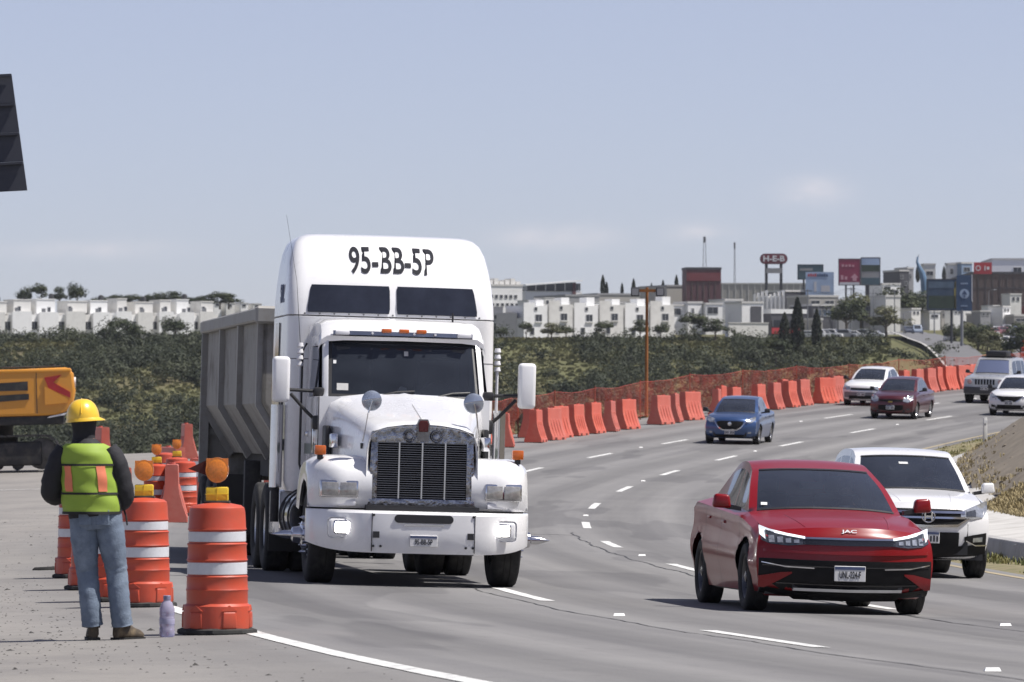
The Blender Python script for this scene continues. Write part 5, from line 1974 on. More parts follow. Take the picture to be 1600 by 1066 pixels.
    text_obj('side_lettering', 'ICAV', .26, M_PRINT, T, RM, .003)
    RM = Matrix(((0, 0, -1, -1.208), (-1, 0, 0, 4.75), (0, 1, 0, 3.28), (0, 0, 0, 1)))
    text_obj('side_lettering', 'SRL.', .30, M_DECAL, T, RM, .003, .006)
    for sx in (-1, 1):
        MB().box(sx * 1.222 - .003, sx * 1.222 + .003, 4.0, 5.7, 1.45, 1.58).build('stripe', MATS['stripe_green'], T, 0)
        MB().box(sx * 1.221 - .004, sx * 1.221 + .004, 4.9, 5.35, 2.35, 2.95).build('sleeper_window', MATS['dark_pane'], T, 0)
        MB().cyl((sx * 1.30, 3.98, 1.02), (sx * 1.30, 3.98, 1.98), .075, n=20).build('exhaust_stack', M_CHROME, T)
        MB().cyl((sx * 1.30, 3.98, .62), (sx * 1.30, 3.98, 1.02), .05, n=16).build('exhaust_pipe', M_CHASSIS, T)
        # fuel tank, steps, tool box
        tk = MB().cyl((sx * .95, 2.35, .70), (sx * .95, 3.75, .70), .32, n=28).build('fuel_tank', M_CHROME, T)
        for yy in (2.5, 3.1, 3.6):
            MB().cyl((sx * .95, yy, .70), (sx * .95, yy + .06, .70), .332, n=28).build('tank_strap', M_BLACK, tk)
        MB().rbox(sx * 1.0 - .24, sx * 1.0 + .24, 4.05, 5.4, .45, .98, .03).build('tool_box', M_TWHITE, T)
        MB().box(sx * 1.12 - .12, sx * 1.12 + .12, 3.84, 4.02, .55, .60).build('step', M_CHROME, T, 0)
        # mirrors
        mx = sx * 1.405
        mr = MB().rbox(mx - .10, mx + .10, 2.30, 2.45, 2.0, 2.52, .045, 3).build('mirror', M_TWHITE, T)
        MB().box(mx - .08, mx + .08, 2.452, 2.458, 2.04, 2.48).build('mirror_glass', M_CHROME, mr, 0)
        MB().tube([(sx * .97, 2.42, 2.135), (sx * 1.15, 2.40, 2.14), (mx - sx * .08, 2.39, 2.145)], .020, 8).build('mirror_arm', M_BLACK, mr)
        MB().tube([(sx * .965, 2.45, 1.78), (sx * 1.1, 2.42, 1.90), (sx * 1.29, 2.39, 2.10)], .020, 8).build('mirror_brace', M_BLACK, mr)
        MB().rbox(sx * .97 - .06, sx * .97 + .06, 2.36, 2.50, 2.08, 2.18, .02).build('mirror_bracket', M_BLACK, mr)
        MB().rbox(sx * .965 - .07, sx * .965 + .07, 2.36, 2.52, 1.70, 1.86, .03).build('mirror_bracket', M_BLACK, mr)
        # round spot mirror on the fender
        rm = MB()
        RMx = Matrix.Translation((sx * .565, .42, 2.03)) @ Matrix.Rotation(R(90), 4, 'X') @ Matrix.Rotation(R(6), 4, 'Y')
        rm.lathe([(.112, -.01), (.114, .0), (.106, .018), (.07, .034), (.02, .04)], 28, RMx)
        spm = rm.build('spot_mirror', mat('mirror_back', (.36, .40, .47), .25, .7, .1, 6), T)
        MB().tube([(sx * .565, .385, 2.03), (sx * .60, .40, 1.90), (sx * .645, .50, 1.58)], .010, 6).build('stalk', M_CHROME, spm)
        MB().tube([(sx * .565 - .10, .375, 2.03), (sx * .565, .370, 2.05), (sx * .565 + .10, .375, 2.06)], .006, 5).build('bracket', M_CHROME, spm)
        # rear wheels, dual
        for yy in (6.15, 7.45):
            for ox, sd in ((1.10, sx), (.77, sx)):
                wheel(T, sx * ox, yy, .525, .525, .29, sd, .54)
        MB().box(sx * .95 - .28, sx * .95 + .28, 5.52, 5.54, .25, 1.05).build('mud_flap', M_BLACK, T, 0)
        # cb aerial
        ax_ = sx * 1.14
        MB().tube([(ax_, 3.0, 1.95), (ax_, 3.0, 2.42)], .017, 8).build('aerial_mount', M_SIGNW, T)
        q = MB()
        for k in range(4):
            q.lathe([(.030, 0), (.040, .012), (.030, .055)], 12, Matrix.Translation((ax_, 3.0, 2.42 + k * .072)))
        q.build('aerial_coil', M_SIGNW, T)
        if sx < 0:
            MB().tube([(ax_, 3.0, 2.68), (ax_ - .06, 3.0, 3.4), (ax_ - .20, 3.0, 4.15)], [.004, .0025, .0015], 5).build('aerial_whip', M_BLACK, T)
    # --- chassis
    for sx in (-1, 1):
        MB().box(sx * .42 - .05, sx * .42 + .05, .5, 8.2, .72, .98).build('frame_rail', M_CHASSIS, T, 0)
    MB().box(-.9, .9, 1.12, 1.32, .44, .56).build('front_axle', M_CHASSIS, T, 0)
    MB().rbox(-.35, .35, .7, 2.3, .42, .95, .05).build('engine_sump', M_CHASSIS, T)
    MB().box(-.62, .62, .5, .62, .42, .84).build('radiator_guard', M_CHASSIS, T, 0)
    for yy in (6.15, 7.45):
        MB().cyl((-1.0, yy, .52), (1.0, yy, .52), .10, n=12).build('rear_axle', M_CHASSIS, T)
        MB().lathe([(.05, -.25), (.24, -.12), (.26, 0), (.24, .12), (.05, .25)], 16, Matrix.Translation((0, yy, .52)) @ Matrix.Rotation(R(90), 4, 'Y')).build('differential', M_CHASSIS, T)
    MB().box(-.55, .55, 6.2, 7.2, .98, 1.12).build('fifth_wheel', M_CHASSIS, T, 0)
    return T


truck = make_truck()
TR_YAW = R(7.3)
TX, TY = -.985, 62.3
place(truck, TX, TY, TR_YAW)


# ------------------------------------------------------------------ dump trailer
def make_trailer():
    M_TUB = mat('trailer_grey', (.27, .26, .24), .65, .1, .18, 1.2, dirt=(.075, .060, .045), dirt_amt=1.0, dirt_scale=1.3, bump=.15, bscale=6)
    M_RAIL = mat('trailer_rail', (.30, .295, .28), .6, .2, .1, 2.0, dirt=(.18, .15, .12), dirt_amt=.6, dirt_scale=3)
    T = thing('dump_trailer', 'dirty grey ribbed dump trailer coupled behind the white tractor', 'trailer')
    y0, y1 = 8.2, 17.7
    sec = [(-1.13, 3.11), (-1.13, 2.02), (-.72, 1.38), (.72, 1.38), (1.13, 2.02), (1.13, 3.11)]
    inn = [(1.08, 3.11), (1.08, 2.04), (.70, 1.43), (-.70, 1.43), (-1.08, 2.04), (-1.08, 3.11)]
    ring = sec + inn
    MB().loft([[(x, y, z) for x, z in ring] for y in (y0, y1)]).build('tub', M_TUB, T, 20)
    MB().prism(sec, y0, y0 + .06, 'y').build('front_wall', M_TUB, T, 0)
    MB().box(-1.16, 1.16, y1 - .08, y1, 1.0, 3.11).build('tailgate', M_TUB, T, 0)
    for sx in (-1, 1):
        MB().box(sx * 1.15 - .06, sx * 1.15 + .06, y1 - .20, y1 - .09, .95, 3.03).build('rear_post', M_RAIL, T, 0)
    MB().box(-1.12, 1.12, y1 - .12, y1 - .085, 1.62, 1.70).build('tailgate_bar', M_RAIL, T, 0)
    for sx in (-1, 1):
        MB().rbox(sx * 1.16 - .07, sx * 1.16 + .07, y0 - .05, y1, 3.03, 3.20, .02, 1).build('top_rail', M_RAIL, T)
        n = 4
        for i in range(n):
            y = y0 + .12 + (y1 - y0 - .24) * i / (n - 1)
            w = .09
            q = MB()
            q.loft([[(sx * 1.13, yy, 3.05) for yy in (y - w, y + w)] + [(sx * 1.20, yy, 3.05) for yy in (y + w, y - w)],
                    [(sx * 1.13, yy, 2.02) for yy in (y - w, y + w)] + [(sx * 1.20, yy, 1.98) for yy in (y + w, y - w)],
                    [(sx * .72, yy, 1.39) for yy in (y - w, y + w)] + [(sx * .79, yy, 1.31) for yy in (y + w, y - w)]])
            q.build('rib', M_RAIL, T, 20)
        MB().box(sx * .5 - .06, sx * .5 + .06, y0 + .3, y1, 1.08, 1.375).build('frame_rail', M_CHASSIS, T, 0)
        MB().rbox(sx * .98 - .10, sx * .98 + .10, y0 + 2.9, y0 + 3.1, .35, 1.3, .02).build('landing_leg', M_CHASSIS, T)
        for yy in (14.3, 15.6, 16.9):
            for ox in (1.08, .75):
                wheel(T, sx * ox, yy, .525, .525, .29, sx, .54)
        MB().box(sx * .95 - .3, sx * .95 + .3, 13.6, 13.62, .3, 1.1).build('mud_flap', M_BLACK, T, 0)
    MB().rbox(-1.24, 1.24, y0 - .10, y0 + .12, 3.0, 3.22, .03, 1).build('front_rail', M_RAIL, T)
    MB().cyl((0, y0 - .12, 1.5), (0, y0 - .12, 3.0), .11, n=16).build('hoist_ram', M_CHASSIS, T)
    for yy in (14.3, 15.6, 16.9):
        MB().cyl((-1.0, yy, .52), (1.0, yy, .52), .08, n=10).build('axle', M_CHASSIS, T)
    return T


trailer = make_trailer()
place(trailer, TX, TY, TR_YAW)
# ------------------------------------------------------------------ passenger cars, built from their own profiles
def catmull(P, n, sharp=()):
    """P: list of tuples; returns list of (point, segment index, t)"""
    out = []
    m = len(P)
    for i in range(m - 1):
        p1, p2 = P[i], P[i + 1]
        p0 = P[i - 1] if i > 0 and i not in sharp else tuple(2 * a - b for a, b in zip(p1, p2))
        p3 = P[i + 2] if i + 2 < m and (i + 1) not in sharp else tuple(2 * a - b for a, b in zip(p2, p1))
        for k in range(n):
            t = k / n
            q = tuple(.5 * (2 * b + (c - a) * t + (2 * a - 5 * b + 4 * c - d) * t * t + (-a + 3 * b - 3 * c + d) * t ** 3) for a, b, c, d in zip(p0, p1, p2, p3))
            out.append((q, i))
    out.append((P[-1], m - 2))
    return out


class Car:
    def __init__(s, name, label, spec, paint, detail=1.0):
        s.sp = spec
        s.T = thing(name, label, 'car')
        s.paint = paint
        s.W = spec['W'] / 2
        n = spec.get('n', 5)
        # profile points: (y, z, halfwidth, sweep, crown)
        s.P = spec['prof']
        s.pts = catmull(s.P, n, spec['sharp'])
        s.nv = spec.get('nv', 20)
        s.vs_ = [-1 + 2 * i / s.nv for i in range(s.nv + 1)]
        s.body()

    def pt(s, q, v):
        y, z, hw, sw, cr = q
        av = abs(v)
        return (v * hw, y + sw * av ** 2.6, z - cr * av ** 2.4)

    def front_y(s, x, z):
        """y of the nose surface at lateral x, height z"""
        best = None
        zs, ys = [], []
        for q, seg in s.pts:
            if seg > s.sp['nose']:
                break
            v = max(-1.0, min(1.0, x / q[2]))
            p = s.pt(q, v)
            zs.append(p[2])
            ys.append(p[1])
        # ascending in z
        zz, yy = [], []
        for a, b in zip(zs, ys):
            if not zz or a > zz[-1]:
                zz.append(a)
                yy.append(b)
        return interp(z, zz, yy)

    def feature(s, name, st, off, m, parent=None, thick=.05, rows=3, mirror=False, smooth=40, step=.03):
        """st: stations (x, ztop, zbot); a shell that follows the nose, standing off proud of it"""
        out = []
        for sg in ((1, -1) if mirror else (1,)):
            xs = [a[0] for a in st]
            X = []
            for i in range(len(st) - 1):
                k = max(1, int(abs(xs[i + 1] - xs[i]) / step))
                X += [xs[i] + (xs[i + 1] - xs[i]) * j / k for j in range(k)]
            X.append(xs[-1])
            q = MB()
            n = len(X)
            for lay, o in ((0, off), (1, off - thick)):
                for r_ in range(rows + 1):
                    for x in X:
                        zt, zb = interp(x, xs, [a[1] for a in st]), interp(x, xs, [a[2] for a in st])
                        z = zb + (zt - zb) * r_ / rows
                        q.v.append((sg * x, s.front_y(x, z) - o, z))
            L = (rows + 1) * n
            for r_ in range(rows):
                for i in range(n - 1):
                    a = r_ * n + i
                    q.f.append((a, a + 1, a + n + 1, a + n))
            bd = [i for i in range(n)] + [r_ * n + n - 1 for r_ in range(1, rows + 1)] + [rows * n + i for i in range(n - 2, -1, -1)] + [r_ * n for r_ in range(rows - 1, 0, -1)]
            for i in range(len(bd)):
                a, b = bd[i], bd[(i + 1) % len(bd)]
                q.f.append((a, a + L, b + L, b))
            o_ = q.build(name, m, parent or s.T, smooth)
            out.append(o_)
        return out

    def body(s):
        sp, T = s.sp, s.T
        tags = sp['tags']                       # per segment
        vs_, nv = s.vs_, s.nv
        rows = [[s.pt(q, v) for v in vs_] for q, _ in s.pts]
        groups = {}
        gl = sp.get('pillar', .90)
        for i in range(len(rows) - 1):
            tg = tags[s.pts[i][1]]
            for k in range(nv):
                vm = abs((vs_[k] + vs_[k + 1]) / 2)
                t2 = tg
                if tg in ('windscreen', 'rear_window') and vm > gl:
                    t2 = 'body'
                elif tg not in ('windscreen', 'rear_window', 'hood'):
                    t2 = 'body'
                groups.setdefault(t2, []).append((i, k))
        # side surfaces
        e = [(s.pt(q, 1.0), seg) for q, seg in s.pts]
        i_c = next(i for i, (q, seg) in enumerate(s.pts) if tags[seg] == 'windscreen')
        i_r = max(i for i, (q, seg) in enumerate(s.pts) if tags[seg] == 'rear_window') + 1
        nose_end = next(i for i, (q, seg) in enumerate(s.pts) if seg > sp['nose'])
        tail_start = next(i for i, (q, seg) in enumerate(s.pts) if seg >= sp['tail'])
        sill = sp['sill']
        fe = [p for p, _ in e[:nose_end + 1]]
        re_ = [p for p, _ in e[tail_start:]]
        top = [p for p, _ in e[nose_end:i_c + 1]] + [(s.W * .95, y, z) for y, z in ()] + [p for p, _ in e[i_r:tail_start + 1]]
        ty, tz, tx = [p[1] for p in top], [p[2] for p in top], [p[0] for p in top]

        def ztop(y):
            return interp(y, ty, tz)

        def xtop(y):
            # full width at the belt between cowl and boot
            return interp(y, ty, tx)
        fz, fy = [p[2] for p in fe], [p[1] for p in fe]
        fx = [p[0] for p in fe]
        rz, ry, rx = [p[2] for p in re_][::-1], [p[1] for p in re_][::-1], [p[0] for p in re_][::-1]

        def mono(a, b):
            aa, bb = [], []
            for u, w in zip(a, b):
                if not aa or u > aa[-1]:
                    aa.append(u); bb.append(w)
            return aa, bb
        Fz, Fy = mono(fz, fy)
        _, Fx = mono(fz, fx)
        Rz, Ry = mono(rz, ry)
        _, Rx = mono(rz, rx)
        ns, nt = sp.get('ns', 110), 16
        arches = sp['arches']                   # (y, z, r)
        zf1, zr1 = top[0][2], top[-1][2]
        cols = []
        for si in range(ns + 1):
            u = si / ns
            col = []
            for ti in range(nt + 1):
                t = ti / nt
                zf, zr = sill + t * (zf1 - sill), sill + t * (zr1 - sill)
                ya, yb = interp(zf, Fz, Fy), interp(zr, Rz, Ry)
                y = ya + (yb - ya) * u
                z = sill + t * (ztop(y) - sill)
                xa, xb = interp(zf, Fz, Fx), interp(zr, Rz, Rx)
                bul = interp(t, [0, .12, .3, .55, .8, .93, 1], sp.get('bulge', [.935, .965, .985, 1.0, .985, .965, .93]))
                xm = s.W * bul
                if t > .93:
                    xm = xm + (xtop(y) - xm) * (t - .93) / .07
                fe_ = 1 - smooth01(u * (yb - ya) / .38)
                re2 = 1 - smooth01((1 - u) * (yb - ya) / .35)
                x = xm + (xa - xm) * fe_ + (xb - xm) * re2
                # crease in the doors
                if .25 < t < .9:
                    x += sp.get('crease', .012) * math.sin((t - .25) / .65 * math.pi * 2) * (1 - fe_) * (1 - re2)
                col.append([x, y, z])
            cols.append(col)
        sf = []
        for si in range(ns):
            for ti in range(nt):
                c = [cols[si][ti], cols[si + 1][ti], cols[si + 1][ti + 1], cols[si][ti + 1]]
                my, mz = sum(p[1] for p in c) / 4, sum(p[2] for p in c) / 4
                if any((my - ay) ** 2 + (mz - az) ** 2 < ar * ar for ay, az, ar in arches):
                    continue
                sf.append((si, ti))
        used = {}
        for si, ti in sf:
            for a, b in ((si, ti), (si + 1, ti), (si + 1, ti + 1), (si, ti + 1)):
                used[(a, b)] = used.get((a, b), 0) + 1
        for (a, b), k in used.items():
            p = cols[a][b]
            for ay, az, ar in arches:
                d = math.hypot(p[1] - ay, p[2] - az)
                if abs(d - ar) < .05 and (k < 4 or d < ar):
                    f_ = ar / d
                    if p[2] > sill + .005:
                        p[1], p[2] = ay + (p[1] - ay) * f_, az + (p[2] - az) * f_
        B = MB()
        nvv = nv + 1
        base = [p for r_ in rows for p in r_]
        bf = [(i * nvv + k, i * nvv + k + 1, (i + 1) * nvv + k + 1, (i + 1) * nvv + k) for i, k in groups['body']]
        B.add(base, bf)
        for sg in (-1, 1):
            vv = [(sg * p[0], p[1], p[2]) for c in cols for p in c]
            ff = [(si * (nt + 1) + ti, (si + 1) * (nt + 1) + ti, (si + 1) * (nt + 1) + ti + 1, si * (nt + 1) + ti + 1) for si, ti in sf]
            B.add(vv, ff)
        # greenhouse sides
        ge = [p for p, _ in e[i_c:i_r + 1]]
        gy, gz, gx = [p[1] for p in ge], [p[2] for p in ge], [p[0] for p in ge]
        y0, y1 = gy[0], gy[-1]
        nu, nw = 40, 6
        gcols = []
        for i in range(nu + 1):
            y = y0 + (y1 - y0) * i / nu
            zt, xt = interp(y, gy, gz), interp(y, gy, gx)
            zb, xb = ztop(y) - .01, xtop(y)
            gcols.append([(xb + (xt - xb) * j / nw, y, zb + (zt - zb) * j / nw) for j in range(nw + 1)])
        win = []
        for sg in (-1, 1):
            vv = [(sg * p[0], p[1], p[2]) for c in gcols for p in c]
            fb, fw = [], {}
            for i in range(nu):
                y = y0 + (y1 - y0) * (i + .5) / nu
                for j in range(nw):
                    h = gcols[i][nw][2] - gcols[i][0][2]
                    wi = next((k for k, (a, b) in enumerate(sp['side_windows']) if a < y < b), None)
                    fc = (i * (nw + 1) + j, (i + 1) * (nw + 1) + j, (i + 1) * (nw + 1) + j + 1, i * (nw + 1) + j + 1)
                    if wi is not None and j < nw - 1 and h > .10:
                        fw.setdefault(wi, []).append(fc)
                    else:
                        fb.append(fc)
            B.add(vv, fb)
            win.append((vv, fw))
        bd = B.build('body', s.paint, T, 32)
        s.bd = bd
        for vv, fw in win:
            for wi, ff in fw.items():
                q = MB()
                us = sorted({i for f in ff for i in f})
                mp_ = {o: k for k, o in enumerate(us)}
                q.add([vv[o] for o in us], [tuple(mp_[i] for i in f) for f in ff])
                q.build('side_window', sp.get('side_glass', M_GLASS_T), T, 60)
        for tg in ('windscreen', 'rear_window', 'hood'):
            if tg in groups:
                q = MB()
                us = sorted({x for i, k in groups[tg] for x in (i * nvv + k, i * nvv + k + 1, (i + 1) * nvv + k, (i + 1) * nvv + k + 1)})
                mp_ = {o: k for k, o in enumerate(us)}
                q.add([base[o] for o in us], [tuple(mp_[x] for x in (i * nvv + k, i * nvv + k + 1, (i + 1) * nvv + k + 1, (i + 1) * nvv + k)) for i, k in groups[tg]])
                o_ = q.build(tg, s.paint if tg == 'hood' else M_GLASS if tg == 'windscreen' else M_GLASS_T, T, 40)
                if tg == 'windscreen':
                    s.ws = o_
                if tg == 'hood':
                    s.hood = o_
        # black edge strips round the windscreen
        ii = sorted({i for i, k in groups['windscreen']})
        strip = MB()
        for i in (ii[0], ii[-1]):
            for k in range(nv):
                if abs((vs_[k] + vs_[k + 1]) / 2) > gl:
                    continue
                a, b, c, d = rows[i][k], rows[i][k + 1], rows[i + 1][k + 1], rows[i + 1][k]
                lo = i == ii[0]
                w_ = .35
                if lo:
                    c = tuple(p + (q - p) * w_ for p, q in zip(b, c)); d = tuple(p + (q - p) * w_ for p, q in zip(a, d))
                else:
                    a = tuple(q + (p - q) * w_ for p, q in zip(a, d)); b = tuple(q + (p - q) * w_ for p, q in zip(b, c))
                strip.add([(p[0], p[1] - .004, p[2] + .006) for p in (a, b, c, d)], [(0, 1, 2, 3)])
        strip.build('screen_edge', M_BLACK, s.ws, 0)
        # wheels, liners, underbody, interior
        r = sp['wheel_r']
        for ay in (sp['arches'][0][0], sp['arches'][1][0]):
            for sg in (-1, 1):
                wheel(T, sg * (s.W - .125), ay, r, r, sp.get('tyre_w', .21), sg, .66, rimm=sp.get('rim'))
                MB().loft([[(sg * xx, ay + (r + .05) * math.cos(math.pi * k / 10), r * .9 + (r + .06) * math.sin(math.pi * k / 10)) for k in range(11)] for xx in (s.W - .34, s.W - .03)], closed=False).build('arch_liner', M_BLACK, T)
                q = MB()
                q.loft([[(sg * xx, ay + (r + .05) * math.cos(math.pi * k / 10), r * .9 + (r + .06) * math.sin(math.pi * k / 10)) for k in range(11)] for xx in (s.W - .34, s.W - .341)], closed=False)
        L = sp['L']
        MB().box(-s.W * .86, s.W * .86, .30, L - .25, sill - .02, sill + .06).box(-s.W * .60, s.W * .60, .1, L - .2, sill + .05, sill + .45).build('underbody', M_BLACK, T, 0)
        cy, cz = e[i_c][0][1], e[i_c][0][2]
        I = MB().box(-s.W * .86, s.W * .86, cy + .1, e[i_r][0][1] - .1, sill + .1, cz - .30)
        I.box(-s.W * .8, s.W * .8, cy + 2.3, cy + 2.36, sill + .1, cz - .02)
        I.build('interior', M_INT, T, 0)
        MB().hexa([(-s.W * .84, cy + .02, cz - .32), (s.W * .84, cy + .02, cz - .32), (s.W * .84, cy + .62, cz - .32), (-s.W * .84, cy + .62, cz - .32),
                   (-s.W * .8, cy + .02, cz - .05), (s.W * .8, cy + .02, cz - .05), (s.W * .84, cy + .58, cz - .02), (-s.W * .84, cy + .58, cz - .02)], .02).build('dashboard', M_INT, T)
        for sg in (-1, 1):
            q = MB().rbox(sg * .37 - .24, sg * .37 + .24, cy + 1.25, cy + 1.42, cz - .5, cz + .20, .06, 3)
            q.rbox(sg * .37 - .13, sg * .37 + .13, cy + 1.30, cy + 1.40, cz + .20, cz + .38, .04, 3)
            q.build('seat', M_SEAT, T)
        pts = [(.37 + .18 * math.cos(k * math.pi / 8), cy + .72 + .06 * math.sin(k * math.pi / 8), cz + .02 + .17 * math.sin(k * math.pi / 8)) for k in range(17)]
        MB().tube(pts, .013, 6).build('steering_wheel', M_BLACK, T)
        MB().rbox(-.12, .12, cy + .78, cy + .81, sp['H'] - .26, sp['H'] - .19, .01).build('rear_view_mirror', M_BLACK, s.T)
        # door mirrors
        my, mz = sp['mirror']
        for sg in (-1, 1):
            x0 = sg * (s.W + .02)
            q = MB().hexa([(x0, my, mz - .02), (x0 + sg * .19, my + .03, mz - .01), (x0 + sg * .19, my + .12, mz - .01), (x0, my + .14, mz - .02),
                           (x0 + sg * .02, my + .01, mz + .12), (x0 + sg * .17, my + .03, mz + .13), (x0 + sg * .17, my + .12, mz + .13), (x0 + sg * .02, my + .14, mz + .12)], .03, 3)
            o_ = q.build('door_mirror', sp.get('mirror_m', s.paint), T)
            MB().hexa([(sg * (s.W - .08), my + .02, mz - .04), (x0 + sg * .05, my + .04, mz - .02), (x0 + sg * .05, my + .10, mz - .02), (sg * (s.W - .08), my + .14, mz - .04),
                       (sg * (s.W - .08), my + .02, mz), (x0 + sg * .05, my + .04, mz + .03), (x0 + sg * .05, my + .10, mz + .03), (sg * (s.W - .08), my + .14, mz)]).build('arm', M_BLACK, o_, 0)
        # door seams and handles
        for sg in (-1, 1):
            for yy in sp['seams']:
                q = MB()
                ys_, n_ = yy, 0
                si = min(range(ns + 1), key=lambda i: abs(cols[i][10][1] - yy))
                for ti in range(1, nt):
                    p0, p1 = cols[si][ti], cols[si][ti + 1]
                    q.add([(sg * (p0[0] + .003), p0[1] - .004, p0[2]), (sg * (p0[0] + .003), p0[1] + .004, p0[2]), (sg * (p1[0] + .003), p1[1] + .004, p1[2]), (sg * (p1[0] + .003), p1[1] - .004, p1[2])], [(0, 1, 2, 3)])
                q.build('door_seam', M_BLACK, bd, 0)
            for yy in sp['seams'][1:]:
                si = min(range(ns + 1), key=lambda i: abs(cols[i][13][1] - (yy - .16)))
                p = cols[si][13]
                MB().rbox(sg * p[0] - .018, sg * p[0] + .022, p[1] - .09, p[1] + .09, p[2] - .015, p[2] + .015, .01).build('door_handle', sp.get('handle', s.paint), bd)

    def ridge(s, v, name='hood_crease', r=.012):
        """a pressed crease along the hood at lateral fraction v"""
        pts = [s.pt(q, v * (.80 + .20 * i / 8)) for i, (q, seg) in enumerate([a for a in s.pts if s.sp['tags'][a[1]] == 'hood'])]
        MB().tube([(p[0], p[1], p[2] - r * .55) for p in pts], [r * .3] + [r] * (len(pts) - 2) + [r * .3], 8).build(name, s.paint, s.hood, 80)

    def screen_sticker(s, v, t, w, h, m):
        rows = [a for a in s.pts if s.sp['tags'][a[1]] == 'windscreen']
        q0, q1 = rows[int(t * (len(rows) - 1))][0], rows[min(len(rows) - 1, int(t * (len(rows) - 1)) + 1)][0]
        a, b = Vector(s.pt(q0, v)), Vector(s.pt(q1, v))
        up_ = (b - a).normalized()
        n_ = Vector((0, -up_.z, up_.y)) * .006
        ex = Vector((w / 2, 0, 0))
        MB().add([a - ex + n_, a + ex + n_, a + ex + up_ * h + n_, a - ex + up_ * h + n_], [(0, 1, 2, 3)]).build('sticker', m, s.ws, 0)

    def plate(s, z, text, off=.02, w=.31, h=.15):
        plate(s.T, (0, s.front_y(0, z) - off, z), w, h, text)


def paint_mat(name, col, metal=.0, rough=.28, coat=.8, spec=.5):
    return mat(name, col, rough, metal, .02, 2.5, coat=coat, spec=spec, rvar=.03, dirt=tuple(c * .6 + .08 for c in col), dirt_amt=.15, dirt_scale=3)


M_LAMP = mat('lamp_clear', (.42, .44, .47), .08, .55, .35, 18, coat=1.0)
M_LAMPD = mat('lamp_smoked', (.06, .065, .075), .08, .3, .4, 20, coat=1.0)
M_DRL = mat('drl_white', (.80, .84, .88), .2, emit=(.9, .95, 1.0), estr=.45)
M_GRID = mat('grille_black', (.009, .009, .010), .6, 0, .3, 10, spec=.2)
M_PIANO = mat('piano_black', (.010, .010, .012), .12, 0, .2, 6, coat=.6)

# ---- red fastback
RED = Car('red_sedan', 'glossy red fastback sedan in the middle lane, nearest car', dict(
    W=1.82, L=4.76, H=1.48, wheel_r=.335, tyre_w=.22, sill=.20,
    prof=[(.16, .16, .76, .30, .0), (.05, .24, .84, .26, .0), (.0, .42, .875, .27, .0), (.0, .58, .88, .28, .01), (.02, .74, .86, .30, .02), (.10, .848, .82, .32, .06), (.45, .925, .80, .14, .075), (1.10, 1.005, .80, .05, .06),
          (1.22, 1.02, .775, .22, .045), (1.62, 1.25, .70, .20, .03), (2.06, 1.42, .615, .15, .025), (2.55, 1.505, .59, .04, .03), (3.1, 1.50, .575, .0, .03), (3.55, 1.41, .58, -.04, .03), (4.30, 1.14, .66, -.12, .03), (4.66, 1.10, .70, -.16, .03),
          (4.76, 1.0, .74, -.20, .02), (4.74, .6, .84, -.24, 0), (4.66, .25, .80, -.25, 0)],
    tags=['b', 'b', 'b', 'b', 'b', 'hood', 'hood', 'b', 'windscreen', 'windscreen', 'b', 'b', 'b', 'rear_window', 'b', 'b', 'b', 'b'],
    sharp=(5, 7, 8, 10, 14), nose=4, tail=15, arches=[(.93, .335, .40), (3.68, .335, .40)], side_windows=[(1.75, 2.55), (2.62, 3.45)],
    mirror=(1.52, 1.02), seams=[1.28, 2.42, 3.38], crease=.02, pillar=.91, rim=mat('rim_dark', (.10, .10, .105), .3, .9, .2, 8)), paint_mat('paint_red', (.20, .004, .007), .0, .30, .30, .30))
c = RED
M_TRIMRED = paint_mat('paint_red_trim', (.20, .004, .007), .0, .30, .30, .30)
c.feature('lower_grille', [(-.86, .535, .36), (-.60, .53, .20), (-.50, .525, .135), (0, .52, .125), (.50, .525, .135), (.60, .53, .20), (.86, .535, .36)], .012, M_GRID, rows=4)
c.feature('lower_valance', [(-.84, .262, .19), (-.60, .225, .165), (0, .165, .150), (.60, .225, .165), (.84, .262, .19)], .020, M_GRID)
c.feature('light_bar', [(-.46, 0.735, 0.675), (0, 0.732, 0.670), (.46, 0.735, 0.675)], .012, M_PIANO)
c.feature('chrome_strip', [(-.46, 0.750, 0.732), (0, 0.748, 0.728), (.46, 0.750, 0.732)], .018, M_CHROME, rows=1)
h = c.feature('head_lamp', [(.44, 0.750, 0.675), (.60, 0.775, 0.660), (.76, 0.812, 0.675), (.835, 0.845, 0.710)], .012, M_LAMPD, mirror=True)
for i, sg in ((0, 1), (1, -1)):
    c.feature('daytime_strip', [(sg * .44, 0.754, 0.732), (sg * .60, 0.782, 0.758), (sg * .76, 0.822, 0.793), (sg * .84, 0.855, 0.820)][::1 if sg > 0 else -1], .022, M_DRL, h[i], rows=1)
    c.feature('daytime_tip', [(sg * .80, 0.825, 0.720), (sg * .838, 0.830, 0.760)][::1 if sg > 0 else -1], .020, M_DRL, h[i], rows=1)
    for k in range(4):
        x = sg * (.52 + .075 * k)
        c.feature('led_module', [(x - .025, .72 + .012 * k, .69), (x + .025, .725 + .012 * k, .69)], .020, M_LAMP, h[i], rows=1)
    # red fang beside the grille
    c.feature('bumper_fang', [(sg * .56, .405, .390), (sg * .66, .40, .33), (sg * .80, .37, .245), (sg * .86, .36, .25)][::1 if sg > 0 else -1], .026, M_TRIMRED)
c.feature('bumper_lip', [(-.54, .250, .222), (0, .243, .215), (.54, .250, .222)], .046, mat('lip_glint', (.62, .63, .65), .25, .4), rows=1)  # chrome lip, its sun glint put into the colour as pale silver
c.feature('grille_bar', [(-.83, .475, .462), (0, .462, .449), (.83, .475, .462)], .017, M_PIANO, rows=1)
c.feature('grille_bar', [(-.70, .30, .289), (0, .285, .274), (.70, .30, .289)], .017, M_PIANO, rows=1)
